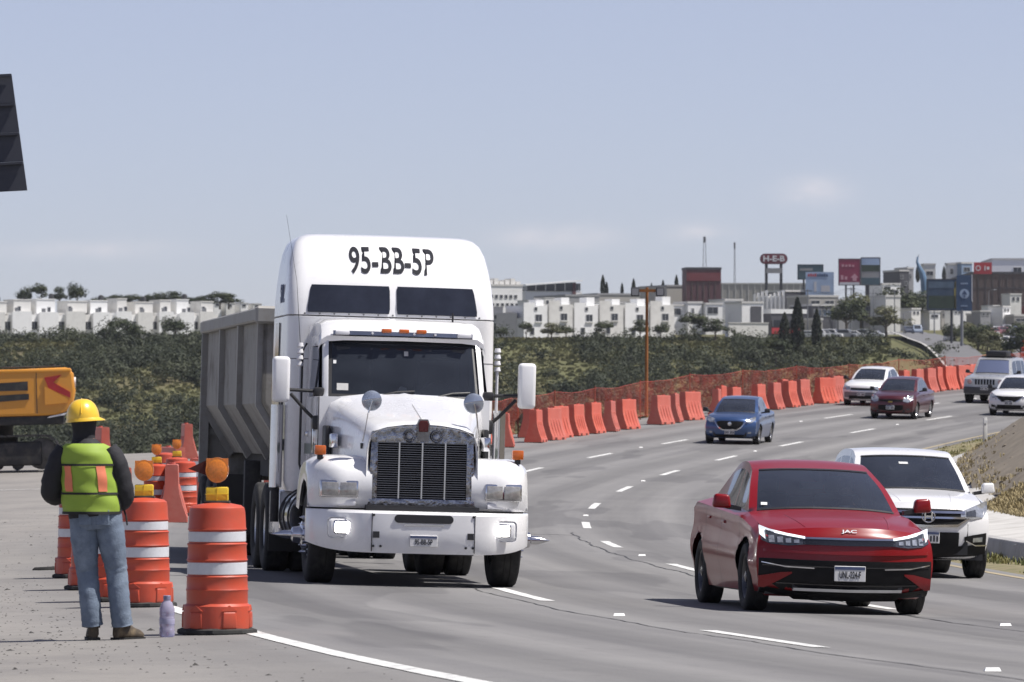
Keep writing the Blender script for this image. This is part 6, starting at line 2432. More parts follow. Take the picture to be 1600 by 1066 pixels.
for sg in (-1, 1):
    c.feature('chrome_blade', [(sg * .35, .452, .440), (sg * .62, .462, .450), (sg * .84, .50, .492)][::1 if sg > 0 else -1], .022, M_CHROME, rows=1)
c.plate(.40, 'UNL-224-F', .026)
yb = c.front_y(0, .80)
text_obj('badge', 'JAC', .045, M_SIGNW, RED.T, Matrix.Translation((0, yb - .008, .812)) @ Matrix.Rotation(R(62), 4, 'X'), .002, .001, 2.0)
for v_ in (-.62, .62):
    RED.ridge(v_)
RED.feature('bumper_ridge', [(-.82, .625, .598), (-.4, .612, .585), (0, .608, .581), (.4, .612, .585), (.82, .625, .598)], .018, M_TRIMRED, rows=2, smooth=60)
RED.screen_sticker(-.80, .12, .09, .05, M_PLATE)
place(RED.T, 3.29, 55.65, R(7.2))

# ---- white crossover
CRV = Car('white_suv', 'white compact SUV half hidden behind the red sedan', dict(
    W=1.82, L=4.55, H=1.68, wheel_r=.345, tyre_w=.225, sill=.26,
    prof=[(.20, .24, .72, .32, 0), (.08, .30, .80, .30, 0), (.02, .48, .85, .32, 0), (.0, .66, .86, .33, .01), (.02, .85, .85, .34, .02), (.10, .98, .80, .36, .05), (.40, 1.06, .78, .18, .06), (.95, 1.13, .79, .07, .05),
          (1.06, 1.145, .775, .22, .04), (1.45, 1.38, .72, .20, .03), (1.85, 1.58, .655, .13, .03), (2.3, 1.665, .64, .03, .03), (3.2, 1.67, .62, 0, .03), (3.95, 1.58, .60, -.04, .03), (4.35, 1.12, .70, -.10, .03), (4.5, 1.05, .76, -.16, .02), (4.52, .6, .82, -.2, 0), (4.42, .3, .78, -.2, 0)],
    tags=['b', 'b', 'b', 'b', 'b', 'hood', 'hood', 'b', 'windscreen', 'windscreen', 'b', 'b', 'b', 'rear_window', 'b', 'b', 'b'],
    sharp=(5, 7, 8, 10, 13, 14), nose=4, tail=15, arches=[(.93, .35, .41), (3.55, .35, .41)], side_windows=[(1.55, 2.35), (2.42, 3.2), (3.26, 3.8)],
    mirror=(1.30, 1.12), seams=[1.2, 2.3, 3.25], pillar=.91), paint_mat('paint_white', (.74, .74, .75)))
c = CRV
c.feature('lower_cladding', [(-.82, .46, .29), (-.55, .43, .25), (0, .40, .24), (.55, .43, .25), (.82, .46, .29)], .012, M_GRID, rows=4)
c.feature('air_intake', [(-.42, .60, .42), (0, .60, .40), (.42, .60, .42)], .014, M_GRID)
c.feature('grille', [(-.56, .87, .80), (-.40, .90, .70), (0, .90, .68), (.40, .90, .70), (.56, .87, .80)], .014, M_GRID)
for (a, b) in ((.875, .845), (.80, .775)):
    c.feature('chrome_bar', [(-.50, a, b), (0, a, b), (.50, a, b)], .028, M_CHROME, rows=1)
c.feature('chrome_bar', [(-.56, .80, .775), (-.40, .705, .675), (0, .69, .660), (.40, .705, .675), (.56, .80, .775)], .028, M_CHROME, rows=1)
h = c.feature('head_lamp', [(.44, .87, .80), (.60, .93, .77), (.76, .985, .80), (.845, 1.01, .90)], .016, M_LAMP, mirror=True)
for o_, sg in zip(h, (1, -1)):
    c.feature('lamp_core', [(sg * .52, .87, .81), (sg * .66, .90, .81)][::1 if sg > 0 else -1], .022, M_LAMPD, o_, rows=2)
f_ = c.feature('fog_recess', [(.50, .545, .50), (.62, .57, .44), (.82, .60, .45)], .016, M_GRID, mirror=True)
for o_, sg in zip(f_, (1, -1)):
    c.feature('fog_lamp', [(sg * .62, .53, .475), (sg * .76, .545, .485)][::1 if sg > 0 else -1], .024, M_LAMP, o_, rows=1)
    c.feature('chrome_edge', [(sg * .52, .50, .485), (sg * .66, .44, .425), (sg * .83, .445, .43)][::1 if sg > 0 else -1], .026, M_CHROME, o_, rows=1)
e_ = MB()
e_.box(-.055, -.035, -.012, 0, -.05, .05).box(.035, .055, -.012, 0, -.05, .05).box(-.035, .035, -.012, 0, -.012, .012)
o_ = e_.build('emblem', M_CHROME, CRV.T, 0)
o_.location = (0, c.front_y(0, .80) - .035, .80)
q = MB()
q.tube([(.085 * math.cos(k * .3927) * (1.0 + .08 * math.sin(k * .3927)), 0, .075 * math.sin(k * .3927)) for k in range(17)], .009, 6)
q.build('emblem_rim', M_CHROME, o_)
c.plate(.53, None, .022)
for v_ in (-.5, .5):
    CRV.ridge(v_)
CRV.screen_sticker(-.1, .78, .12, .06, M_PLATE)
place(CRV.T, 5.36, 73.6, R(5.6))


def small_sedan(name, label, paint, hgt=1.48, length=4.4, W=1.70, hood_z=1.0, cow=1.0, nose='v', plate_t='UMA-17-62', side='', mirror_m=None, roof_back=3.4):
    return Car(name, label, dict(
        W=W, L=length, H=hgt, wheel_r=.30, tyre_w=.19, sill=.21,
        prof=[(.16, .20, .66, .26, 0), (.05, .28, .76, .26, 0), (.0, .46, .79, .27, 0), (.01, .62, .80, .28, .01), (.06, .78, .78, .30, .03), (.16, .86, .74, .32, .06), (.5, .94, .73, .14, .06), (cow, hood_z, .74, .05, .05),
              (cow + .1, hood_z + .02, .72, .20, .04), (cow + .5, hood_z + .25, .66, .18, .03), (cow + .92, hgt - .08, .59, .12, .03), (cow + 1.4, hgt - .01, .57, .03, .03), (roof_back - .4, hgt, .55, 0, .03), (roof_back, hgt - .09, .55, -.04, .03), (roof_back + .62, 1.06, .62, -.10, .03),
              (length - .1, 1.0, .66, -.15, .03), (length, .9, .70, -.18, .02), (length - .02, .5, .76, -.2, 0), (length - .1, .25, .72, -.2, 0)],
        tags=['b', 'b', 'b', 'b', 'b', 'hood', 'hood', 'b', 'windscreen', 'windscreen', 'b', 'b', 'b', 'rear_window', 'b', 'b', 'b', 'b'],
        sharp=(5, 7, 8, 10, 14), nose=4, tail=15, arches=[(.82, .30, .36), (3.38 if length > 4.2 else 3.3, .30, .36)], side_windows=[(cow + .5, cow + 1.3), (cow + 1.37, roof_back + .1)],
        mirror=(cow + .36, hood_z + .02), seams=[cow + .2, cow + 1.2, cow + 2.1], pillar=.90, n=4, nv=14, ns=80, mirror_m=mirror_m or M_BLACK), paint)


# ---- blue hatch-nosed sedan
c = small_sedan('blue_sedan', 'metallic blue sedan with V-shaped chrome grille in the middle lane', paint_mat('paint_blue', (.040, .085, .21), .5, .3), 1.47, 4.45, 1.74, .98, .95)
c.feature('grille', [(-.42, .72, .62), (-.26, .74, .46), (0, .74, .44), (.26, .74, .46), (.42, .72, .62)], .012, M_GRID)
for sg in (-1, 1):
    c.feature('chrome_v', [(sg * .22, .475, .435), (sg * .36, .56, .515), (sg * .52, .78, .735)][::1 if sg > 0 else -1], .026, M_CHROME, rows=1, step=.04)
    h = c.feature('head_lamp', [(sg * .50, .80, .70), (sg * .64, .84, .68), (sg * .76, .885, .76)][::1 if sg > 0 else -1], .016, M_LAMP)
    c.feature('fog_lamp', [(sg * .56, .40, .35), (sg * .66, .41, .355)][::1 if sg > 0 else -1], .016, M_LAMP, rows=1)
c.feature('chrome_v', [(-.22, .475, .44), (0, .468, .434), (.22, .475, .44)], .024, M_CHROME, rows=1)
c.feature('lower_grille', [(-.48, .31, .23), (0, .32, .22), (.48, .31, .23)], .012, M_GRID)
MB().lathe([(.055, 0), (.06, .008), (.04, .012)], 18, Matrix.Translation((0, c.front_y(0, .65) - .02, .65)) @ Matrix.Rotation(R(90), 4, 'X')).build('emblem', M_CHROME, c.T)
c.plate(.40, None, .022)
BLUE = c
place(c.T, 6.80, 178.2, R(-10.8))

# ---- dark red sedan
c = small_sedan('maroon_sedan', 'dark red sedan with big pale head lamps far up the road', paint_mat('paint_maroon', (.085, .012, .018), .4, .3), 1.50, 4.4, 1.73, 1.0, 1.0)
c.feature('grille', [(-.44, .72, .66), (0, .73, .64), (.44, .72, .66)], .012, M_GRID)
c.feature('lower_grille', [(-.46, .52, .34), (0, .53, .30), (.46, .52, .34)], .012, M_GRID)
for sg in (-1, 1):
    c.feature('head_lamp', [(sg * .46, .78, .66), (sg * .62, .86, .62), (sg * .77, .89, .70)][::1 if sg > 0 else -1], .016, M_LAMP)
    c.feature('fog_lamp', [(sg * .58, .40, .34), (sg * .68, .40, .35)][::1 if sg > 0 else -1], .014, M_LAMPD, rows=1)
MB().rbox(-.08, .08, c.front_y(0, .64) - .03, c.front_y(0, .64), .615, .665, .01).build('emblem', mat('emblem_gold', (.45, .33, .10), .3, 1.0), c.T)
c.plate(.44, None, .022)
place(c.T, 13.75, 207.0, R(-15.4))

# ---- white sedan behind it
c = small_sedan('white_sedan', 'white sedan beside the barriers, behind the dark red sedan', MATS['paint_white'], 1.48, 4.4, 1.72, .99, .98)
c.feature('grille', [(-.44, .70, .61), (0, .70, .60), (.44, .70, .61)], .012, M_GRID)
c.feature('chrome_bar', [(-.46, .615, .59), (0, .61, .585), (.46, .615, .59)], .024, M_CHROME, rows=1)
c.feature('bumper_dark', [(-.72, .54, .24), (0, .53, .22), (.72, .54, .24)], .010, mat('bumper_grey', (.16, .16, .18), .5), rows=3)
c.feature('lower_grille', [(-.50, .40, .28), (0, .41, .27), (.50, .40, .28)], .018, M_GRID)
for sg in (-1, 1):
    c.feature('head_lamp', [(sg * .46, .74, .63), (sg * .62, .78, .61), (sg * .77, .82, .66)][::1 if sg > 0 else -1], .016, M_LAMP)
    c.feature('turn_lens', [(sg * .66, .70, .65), (sg * .73, .71, .66)][::1 if sg > 0 else -1], .022, M_AMBER, rows=1)
c.plate(.47, None, .026)
place(c.T, 13.55, 221.0, R(-17.0))

# ---- white sedan with chrome wings at the right edge
c = small_sedan('white_sedan', 'white sedan with black winged grille at the right edge of the picture', MATS['paint_white'], 1.48, 4.45, 1.74, .98, .96)
c.feature('grille', [(-.50, .76, .70), (-.28, .74, .54), (0, .74, .52), (.28, .74, .54), (.50, .76, .70)], .012, M_GRID)
c.feature('lower_grille', [(-.46, .42, .27), (0, .42, .25), (.46, .42, .27)], .012, M_GRID)
for sg in (-1, 1):
    c.feature('head_lamp', [(sg * .50, .76, .70), (sg * .64, .82, .66), (sg * .77, .88, .74)][::1 if sg > 0 else -1], .016, M_LAMP)
    c.feature('fog_recess', [(sg * .54, .40, .32), (sg * .70, .43, .33)][::1 if sg > 0 else -1], .014, M_GRID)
    c.feature('chrome_wing', [(sg * .26, .545, .52), (sg * .40, .64, .61), (sg * .52, .775, .74)][::1 if sg > 0 else -1], .024, M_CHROME, rows=1, step=.04)
c.plate(.50, None, .022)
place(c.T, 18.55, 212.6, R(-15.8))

# ---- boxy off-road car
c = Car('offroad_car', 'boxy silver off-road car with slotted grille and roof box', dict(
    W=1.86, L=4.5, H=1.80, wheel_r=.37, tyre_w=.24, sill=.34,
    prof=[(.10, .36, .80, .10, 0), (.02, .42, .86, .12, 0), (.0, .58, .88, .12, 0), (.05, .66, .88, .12, .0), (.07, .98, .86, .14, .02), (.14, 1.06, .84, .16, .03), (.6, 1.12, .84, .06, .04), (1.2, 1.16, .84, .02, .03),
          (1.3, 1.18, .80, .12, .03), (1.52, 1.48, .74, .10, .02), (1.72, 1.72, .69, .08, .02), (2.1, 1.79, .68, .02, .02), (3.4, 1.79, .67, 0, .02), (4.1, 1.75, .66, 0, .02), (4.36, 1.14, .80, 0, .02), (4.45, 1.08, .84, 0, .02), (4.47, .7, .86, 0, 0), (4.40, .4, .84, 0, 0)],
    tags=['b', 'b', 'b', 'b', 'b', 'hood', 'hood', 'b', 'windscreen', 'windscreen', 'b', 'b', 'b', 'rear_window', 'b', 'b', 'b'],
    sharp=(3, 4, 5, 7, 8, 10, 13, 14), nose=4, tail=15, arches=[(.90, .38, .46), (3.55, .38, .46)], side_windows=[(1.62, 2.4), (2.47, 3.3), (3.38, 4.0)],
    mirror=(1.5, 1.18), seams=[1.4, 2.4, 3.3], pillar=.92, n=4, nv=14, ns=80, mirror_m=M_BLACK), paint_mat('paint_silver', (.42, .43, .44), .3))
c.feature('grille_panel', [(-.60, .99, .72), (0, .99, .72), (.60, .99, .72)], .012, MATS['paint_silver'])
for k in range(7):
    x = -.36 + .12 * k
    c.feature('grille_slot', [(x - .036, .965, .755), (x + .036, .965, .755)], .022, M_GRID, rows=1)
for sg in (-1, 1):
    MB().lathe([(.10, 0), (.105, .02), (.09, .035)], 18, Matrix.Translation((sg * .62, c.front_y(.6, .87) - .01, .87)) @ Matrix.Rotation(R(90), 4, 'X')).build('head_lamp', M_LAMP, c.T)
c.feature('bumper', [(-.86, .66, .40), (0, .66, .40), (.86, .66, .40)], .03, mat('bumper_dark', (.055, .055, .06), .6), rows=2)
c.plate(.62, None, .05)
rb = MB().rbox(-.42, .42, 2.0, 2.9, 1.83, 2.05, .05, 2).build('roof_box', M_BLACK, c.T)
for yy in (2.15, 2.75):
    MB().box(-.62, .62, yy - .03, yy + .03, 1.79, 1.835).build('roof_bar', M_BLACK, c.T, 0)
place(c.T, 18.75, 226.0, R(-17.5))
# ------------------------------------------------------------------ work zone: drums, barriers, netting
M_ORANGE = mat('drum_orange', (.48, .056, .020), .45, 0, .06, 3, dirt=(.30, .07, .04), dirt_amt=.55, dirt_scale=6, bump=.05, bscale=20, orand=.05)
M_BAND = mat('reflective_white', (.60, .61, .64), .45, 0, .05, 30, dirt=(.40, .38, .36), dirt_amt=.35, dirt_scale=6)
M_BARR = mat('barrier_orange', (.54, .095, .055), .5, 0, .08, 2.5, dirt=(.62, .22, .15), dirt_amt=.5, dirt_scale=3, orand=.10)
M_BASE = mat('rubber_base', (.022, .022, .022), .9, 0, .2, 8, dirt=(.10, .095, .085), dirt_amt=.5, dirt_scale=6)
M_BEACON = mat('beacon_orange', (.74, .22, .02), .3, 0, .18, 40, bump=.12, bscale=70, coat=.5)
M_BATT = mat('battery_yellow', (.72, .50, .03), .5, 0, .1, 12)
M_FLAG = mat('pennant_maroon', (.075, .015, .012), .8)


def drum_proto():
    t = thing('traffic_drum', 'x', 'traffic drum', group='orange traffic drums')
    prof = [(.292, .045), (.292, .10), (.286, .215), (.262, .235), (.262, .33), (.268, .34), (.262, .35), (.258, .43), (.264, .440), (.250, .452), (.250, .555), (.262, .567), (.254, .58), (.250, .675), (.258, .690), (.240, .702),
            (.240, .79), (.252, .802), (.246, .815), (.240, .93), (.232, .965), (.205, .985), (.12, 1.0), (.02, 1.008)]
    MB().lathe(prof, 44).build('body', M_ORANGE, t, 40)
    for z0, z1, r_ in ((.456, .551, .2525), (.706, .786, .2430)):
        MB().lathe([(r_ - .004, z0), (r_ + .003, z0 + .004), (r_ + .003, z1 - .004), (r_ - .004, z1)], 44, caps=False).build('reflective_band', M_BAND, t, 40)
    for i in range(6):                                  # moulded pockets round the foot
        an = i * math.pi / 3 + .35
        Mx = Matrix.Rotation(an, 4, 'Z') @ Matrix.Translation((.262, 0, .11))
        MB().hexa([(.0, -.075, -.06), (.035, -.065, -.06), (.035, .065, -.06), (.0, .075, -.06), (0, -.07, .07), (.034, -.055, .06), (.034, .055, .06), (0, .07, .07)], .008, 2, Mx).build('foot_lug', M_ORANGE, t)
        MB().prism([(-.07, 0), (.07, 0), (.0, .045)], .0, .03, 'x', Mx @ Matrix.Translation((0, 0, .07))).build('foot_rib', M_ORANGE, t, 0)
    MB().lathe([(.335, 0), (.345, .012), (.34, .035), (.30, .048), (.29, .048)], 8, Matrix.Rotation(R(22.5), 4, 'Z')).build('rubber_base', M_BASE, t, 25)
    return t


def beacon(par, flag=False, rz=0.0):
    b = bpy.data.objects.new('warning_lamp', None)
    COL.objects.link(b)
    b.parent = par
    b.location = (0, 0, 1.0)
    b.rotation_euler = (0, 0, rz)
    MB().rbox(-.095, .095, -.05, .05, .015, .125, .012).box(-.1, .1, -.056, -.05, .066, .072).box(-.004, .004, -.057, -.05, .02, .12).build('battery_case', M_BATT, b)
    MB().rbox(-.11, .11, -.06, .06, -.01, .02, .006).build('lamp_foot', M_BASE, b)
    q = MB().cyl((0, -.045, .255), (0, .045, .255), .098, n=32)
    q.box(-.092, .092, -.04, .04, .28, .345)
    q.cyl((0, -.055, .25), (0, -.045, .25), .06, .088, n=32)
    q.build('lens', M_BEACON, b, 30)
    if flag:
        MB().prism([(-.095, .33), (-.25, .265), (-.095, .215)], .02, .028, 'y').build('pennant', M_FLAG, b, 0)
    return b


proto = drum_proto()
DR = [(-2.26, 43.63, 'nearest orange drum with amber lamp and maroon pennant, beside the bottle', 1, 1),
      (-3.39, 52.44, 'orange drum with amber lamp just right of the worker', 1, 0),
      (-3.84, 54.6, 'orange drum hidden behind the worker\'s legs', 0, 0),
      (-4.34, 59.06, 'orange drum left of the worker\'s knee, nearer of two', 0, 0),
      (-4.86, 63.83, 'orange drum at the far left of the worker, on a black base', 0, 0),
      (-6.27, 100.4, 'far orange drum with amber lamp, left of a pair behind the second drum', 1, 0),
      (-6.50, 110.4, 'far orange drum with amber lamp, right of a pair behind the second drum', 1, 0),
      (-6.02, 104.5, 'far orange drum without lamp between the far barriers', 0, 0),
      (-7.15, 117.5, 'farthest orange drum without lamp, behind the far pair', 0, 0)]
for i, (x, y, lb, bc, fl) in enumerate(DR):
    a, d = road_ad(x, y)
    loc = (x, y, road_z(a, d) + .002)
    if i == 0:
        t = proto
        t.location = loc
        t['label'] = lb
    else:
        t = copy_tree(proto, loc, i * .9, lb)
drums = [o for o in COL.objects if o.name.startswith('traffic_drum')]
for t, (x, y, lb, bc, fl) in zip(sorted(drums, key=lambda o: o.name), DR):
    t.rotation_euler.z = -.45 + DR.index((x, y, lb, bc, fl)) * .3
    t.scale = (.90, .90, 1.0)
    if bc:
        beacon(t, fl, -t.rotation_euler.z)


def barrier_proto():
    """water-filled plastic barrier, 2 m long along local y, flared foot, lugs, fork pockets"""
    t = thing('road_barrier', 'x', 'road barrier', group='orange plastic road barriers')
    half = [(.275, 0), (.275, .09), (.258, .13), (.195, .30), (.140, .50), (.122, .62), (.112, .98), (.095, 1.0)]
    rings = []
    for y, k in ((-.82, .96), (-.805, 1.0), (-.4, 1.0), (.4, 1.0), (.805, 1.0), (.82, .96)):
        rings.append([(x * k, y, z) for x, z in half] + [(-x * k, y, z) for x, z in half[::-1]])
    MB().loft(rings).build('body', M_BARR, t, 30)
    for yy in (-.42, .42):                                 # fork pockets
        MB().box(-.2765, .2765, yy - .14, yy + .14, 0.001, .075).build('fork_pocket', mat('pocket_dark', (.10, .018, .01), .8), t, 0)
    for yy in (-.5, -.17, .17, .5):                        # recessed stiffening ribs read as proud bars
        for sg in (-1, 1):
            MB().hexa([(sg * .255, yy - .07, .14), (sg * .27, yy - .05, .14), (sg * .27, yy + .05, .14), (sg * .255, yy + .07, .14),
                       (sg * .115, yy - .05, .66), (sg * .135, yy - .035, .64), (sg * .135, yy + .035, .64), (sg * .115, yy + .05, .66)]).build('rib', M_BARR, t, 0)
    MB().cyl((0, .3, .98), (0, .3, 1.03), .06, n=14).build('filler_cap', M_BARR, t)
    MB().rbox(-.07, .07, .81, .87, .2, .85, .02).build('coupling_lug', M_BARR, t)
    return t


bp_ = barrier_proto()
BAR = []
M_STRIPW = M_BAND


def put_barrier(x, y, yaw, label, tilt=(0, 0), scale=1.0, strip=False):
    loc = (x, y, on_road(x, y))
    if not BAR:
        t = bp_
        t.location = loc
        t['label'] = label
    else:
        t = copy_tree(bp_, loc, None, label)
    t.rotation_euler = (tilt[0], tilt[1], yaw)
    BAR.append(t)
    if strip:
        for z in (.90, .70):
            MB().box(-.13, .13, -.832, -.824, z - .045, z + .045).build('reflective_strip', M_BAND, t, 0)
    return t


rb_ = random.Random(8)
rowA = [67.0, 72.2, 74.8, 77.2, 79.7, 82.4, 84.9, 87.5, 93.2, 95.8, 98.4, 102.6, 105.2, 109.5, 112.0, 114.6, 117.0, 119.9, 122.4, 126.0, 128.2, 130.4, 132.5, 134.4, 136.2, 138.0, 139.8, 141.6, 143.4, 145.2, 147.0, 149.0, 151.0]
for i, a in enumerate(rowA):
    x, y = road_xy(a, 7.35 + rb_.uniform(-.12, .12))
    put_barrier(x, y, -a / RR + rb_.uniform(-.16, .16), 'orange barrier of the long roadside row, %s counting back from the truck' % ORD[i])
# second, staggered barriers close behind the row
for i, (a, d) in enumerate([(70.5, 8.6), (78.5, 8.7), (108.0, 8.4), (118.0, 8.5)]):
    x, y = road_xy(a, d)
    put_barrier(x, y, -a / RR + .12, ['orange barrier standing behind the first of the row, by the right cab side', 'orange barrier set back behind the truck\'s right mirror', 'orange barrier behind the row, left of the blue sedan roof', 'orange barrier behind the row, right of the blue sedan roof'][i])
LB = [(-9.45, 165.4, .12, (0, 0), 'lone orange barrier by the scrub left of the trailer', 0), (-11.75, 163.0, .2, (0, 0), 'lone orange barrier behind the worker\'s shoulder', 0),
      (-5.98, 108.7, -.02, (0, 0), 'orange barrier with white strips left of the trailer, by the pennant', 1), (-5.95, 99.6, .05, (0, 0), 'orange barrier between the far pair of drums', 0),
      (-6.65, 95.6, .25, (0, 0), 'orange barrier partly hidden by the second drum', 0), (-5.62, 118.5, -.04, (0, 0), 'orange barrier with white strips under the trailer\'s front corner', 1),
      (-7.6, 127.0, .3, (0, 0), 'orange barrier standing askew behind the farthest drum', 0),
      (-5.2, 126.0, -.05, (0, 0), 'farthest orange barrier seen beneath the trailer', 0)]
for x, y, yaw, tl, lb, st in LB:
    put_barrier(x, y, yaw, lb, tl, strip=bool(st))
for i, (a, d) in enumerate([(158.5, 9.4), (161.0, 10.4)]):      # drums standing by the end of the net
    x, y = road_xy(a, d)
    t = copy_tree(proto, (x, y, road_z(a, d) + .45), 0, ['orange drum with lamp at the far end of the net, nearer of two', 'orange drum with lamp at the far end of the net, farther of two'][i])
    MB().lathe([(.5, -.9), (.42, -.02), (.3, .0)], 12).build('earth_mound', M_VERGE, t, 40)

# orange debris net on posts
def net_mat():
    m = bpy.data.materials.new('debris_net')
    m.use_nodes = True
    n, l = m.node_tree.nodes, m.node_tree.links
    b = n['Principled BSDF']
    b.inputs['Base Color'].default_value = (.42, .068, .045, 1)
    b.inputs['Roughness'].default_value = .6
    tr = n.new('ShaderNodeBsdfTransparent')
    mx = n.new('ShaderNodeMixShader')
    uv = n.new('ShaderNodeTexCoord')
    no = n.new('ShaderNodeTexNoise')
    no.inputs['Scale'].default_value = 1.3
    no.inputs['Detail'].default_value = 6
    l.new(uv.outputs['Object'], no.inputs['Vector'])
    mr = n.new('ShaderNodeMapRange')
    mr.inputs['From Min'].default_value = .3
    mr.inputs['From Max'].default_value = .7
    mr.inputs['To Min'].default_value = .10
    mr.inputs['To Max'].default_value = .36
    l.new(no.outputs['Fac'], mr.inputs['Value'])
    l.new(mr.outputs[0], mx.inputs[0])
    l.new(tr.outputs[0], mx.inputs[1])
    l.new(b.outputs[0], mx.inputs[2])
    l.new(mx.outputs[0], n['Material Output'].inputs['Surface'])
    return m


NT = thing('debris_net', 'sagging orange plastic net strung on posts behind the barriers', 'net', rp(80, 10, 0))
M_NET = net_mat()
posts = [64 + 7.2 * i for i in range(15)]
o0 = NT.location.copy()
rn = random.Random(4)
q = MB()
rows_ = 5
cols_ = []
hts = [1.38 + rn.uniform(-.08, .10) for _ in posts]
seq = []
for i in range(len(posts) - 1):
    for k in range(8):
        t = k / 8
        a = posts[i] + (posts[i + 1] - posts[i]) * t
        sag = .12 * math.sin(math.pi * t) * (.6 + .7 * rn.random() * .5)
        seq.append((a, hts[i] + (hts[i + 1] - hts[i]) * t - sag, rn.uniform(-.06, .06)))
seq.append((posts[-1], hts[-1], 0))


def net_d(a):
    return 9.0 + .5 * math.sin(a * .08)


for a, h, j in seq:
    x, y = road_xy(a, net_d(a) + j)
    z = road_z(a, net_d(a))
    for r_ in range(rows_ + 1):
        q.v.append((x - o0.x, y - o0.y + rn.uniform(-.05, .05), z + .12 + (h - .12) * r_ / rows_ - o0.z))
for i in range(len(seq) - 1):
    for r_ in range(rows_):
        b0 = i * (rows_ + 1) + r_
        q.f.append((b0, b0 + rows_ + 1, b0 + rows_ + 2, b0 + 1))
q.build('net', M_NET, NT, 0)
for a, h in zip(posts, hts):
    x, y = road_xy(a, net_d(a) + .03)
    z = road_z(a, net_d(a))
    MB().cyl((x - o0.x, y - o0.y, z - .3 - o0.z), (x - o0.x, y - o0.y, z + h + .06 - o0.z), .022, n=8).build('post', mat('net_post', (.22, .06, .035), .8), NT)
for rr_ in (0.0, 1.0):
    pts = []
    for a, h, j in seq:
        x, y = road_xy(a, net_d(a) + j)
        pts.append((x - o0.x, y - o0.y, road_z(a, net_d(a)) + (h if rr_ else .14) - o0.z))
    MB().tube(pts, .008, 4).build('edge_rope', mat('net_rope', (.36, .06, .04), .7), NT)

# wooden lamp pole with two floodlights
px_, py_ = 5.05, 214.0
pz = on_road(px_, py_)
LP = thing('lamp_pole', 'rust-brown wooden pole with crossbar and two floodlights behind the barriers', 'lamp pole', (px_, py_, pz))
M_WOOD = mat('pole_wood', (.27, .105, .028), .8, 0, .25, 4, bump=.4, bscale=14)
s_ = FPX / py_
hp = 4.75
MB().cyl((0, 0, -.6), (0.03, 0, hp), .068, .052, 12).build('pole', M_WOOD, LP)
MB().box(-.55, .62, -.16, -.08, hp - .18, hp - .07).build('crossbar', M_WOOD, LP, 0)
for x in (-.42, .52):
    f = MB().rbox(x - .16, x + .16, -.30, -.06, hp - .34, hp + .0, .03).build('floodlight', M_DSTEEL, LP)
    MB().box(x - .12, x + .12, -.308, -.302, hp - .30, hp - .05).build('flood_glass', M_GREYW, f, 0)

# delineator posts along the right edge
M_POST = mat('delineator', (.52, .52, .52), .7, 0, .06, 5, dirt=(.3, .29, .27), dirt_amt=.4, dirt_scale=5)
DP = [(15.3, 184.0, .85, 'white concrete delineator post below the right-hand white sedan'), (8.2, 130.0, .62, 'small white roadside post behind the SUV roof, left of two'), (8.55, 132.0, .62, 'small white roadside post behind the SUV roof, right of two')]
for x, y, h, lb in DP:
    a, d = road_ad(x, y)
    t = thing('delineator_post', lb, 'post', (x, y, road_z(a, max(d, -4.7))), .2, 'roadside delineator posts')
    MB().hexa([(-.07, -.05, -.2), (.07, -.05, -.2), (.07, .05, -.2), (-.07, .05, -.2), (-.06, -.04, h), (.06, -.04, h), (.06, .04, h - .03), (-.06, .04, h - .03)], .012).build('post', M_POST, t)
    MB().box(-.05, .05, -.058, -.050, h - .2, h - .1).build('reflector', M_BAND, t, 0)

# water bottle by the first drum
B = thing('water_bottle', 'clear violet-tinted plastic bottle standing by the nearest drum', 'bottle', (-2.615, 43.15, on_road(-2.615, 43.15)))
bm_ = bpy.data.materials.new('bottle_plastic')
bm_.use_nodes = True
bb = bm_.node_tree.nodes['Principled BSDF']
bb.inputs['Base Color'].default_value = (.55, .52, .68, 1)
bb.inputs['Roughness'].default_value = .15
bb.inputs['Transmission Weight'].default_value = .55
bb.inputs['IOR'].default_value = 1.2
MB().lathe([(.050, .0), (.058, .012), (.058, .07), (.054, .08), (.058, .09), (.058, .15), (.054, .16), (.058, .17), (.057, .215), (.040, .26), (.027, .275), (.025, .285)], 28).build('bottle_body', bm_, B, 50)
MB().lathe([(.029, .283), (.029, .312), (.026, .315)], 20).build('cap', mat('bottle_cap', (.20, .20, .30), .5), B)
MB().lathe([(.0585, .10), (.0588, .102), (.0588, .138), (.0585, .14)], 28, caps=False).build('label_band', mat('bottle_label', (.34, .33, .46), .5), B)

# litter on the shoulder
for i, (x, y, lb) in enumerate([(-5.5, 67.5, 'dark stick-like scrap of tyre on the left shoulder'), (-4.9, 47.2, 'small dark clod at the left edge of the shoulder')]):
    t = thing('scrap', lb, 'debris', (x, y, on_road(x, y)), .1)
    q = MB().hexa([(-.20 + .12 * i, -.05, 0), (.20 - .12 * i, -.03, 0), (.18 - .1 * i, .05, 0), (-.18 + .1 * i, .04, 0), (-.17 + .1 * i, -.04, .035), (.15 - .1 * i, -.02, .05), (.14 - .1 * i, .03, .04), (-.15 + .1 * i, .03, .03)], .012)
    q.build('chunk', M_BASE, t)
    MB().hexa([(.08, -.03, .0), (.16, -.03, 0), (.16, .03, 0), (.08, .03, 0), (.10, -.02, .06), (.15, -.02, .055), (.14, .02, .05), (.1, .02, .055)], .008).build('flake', M_BASE, t)

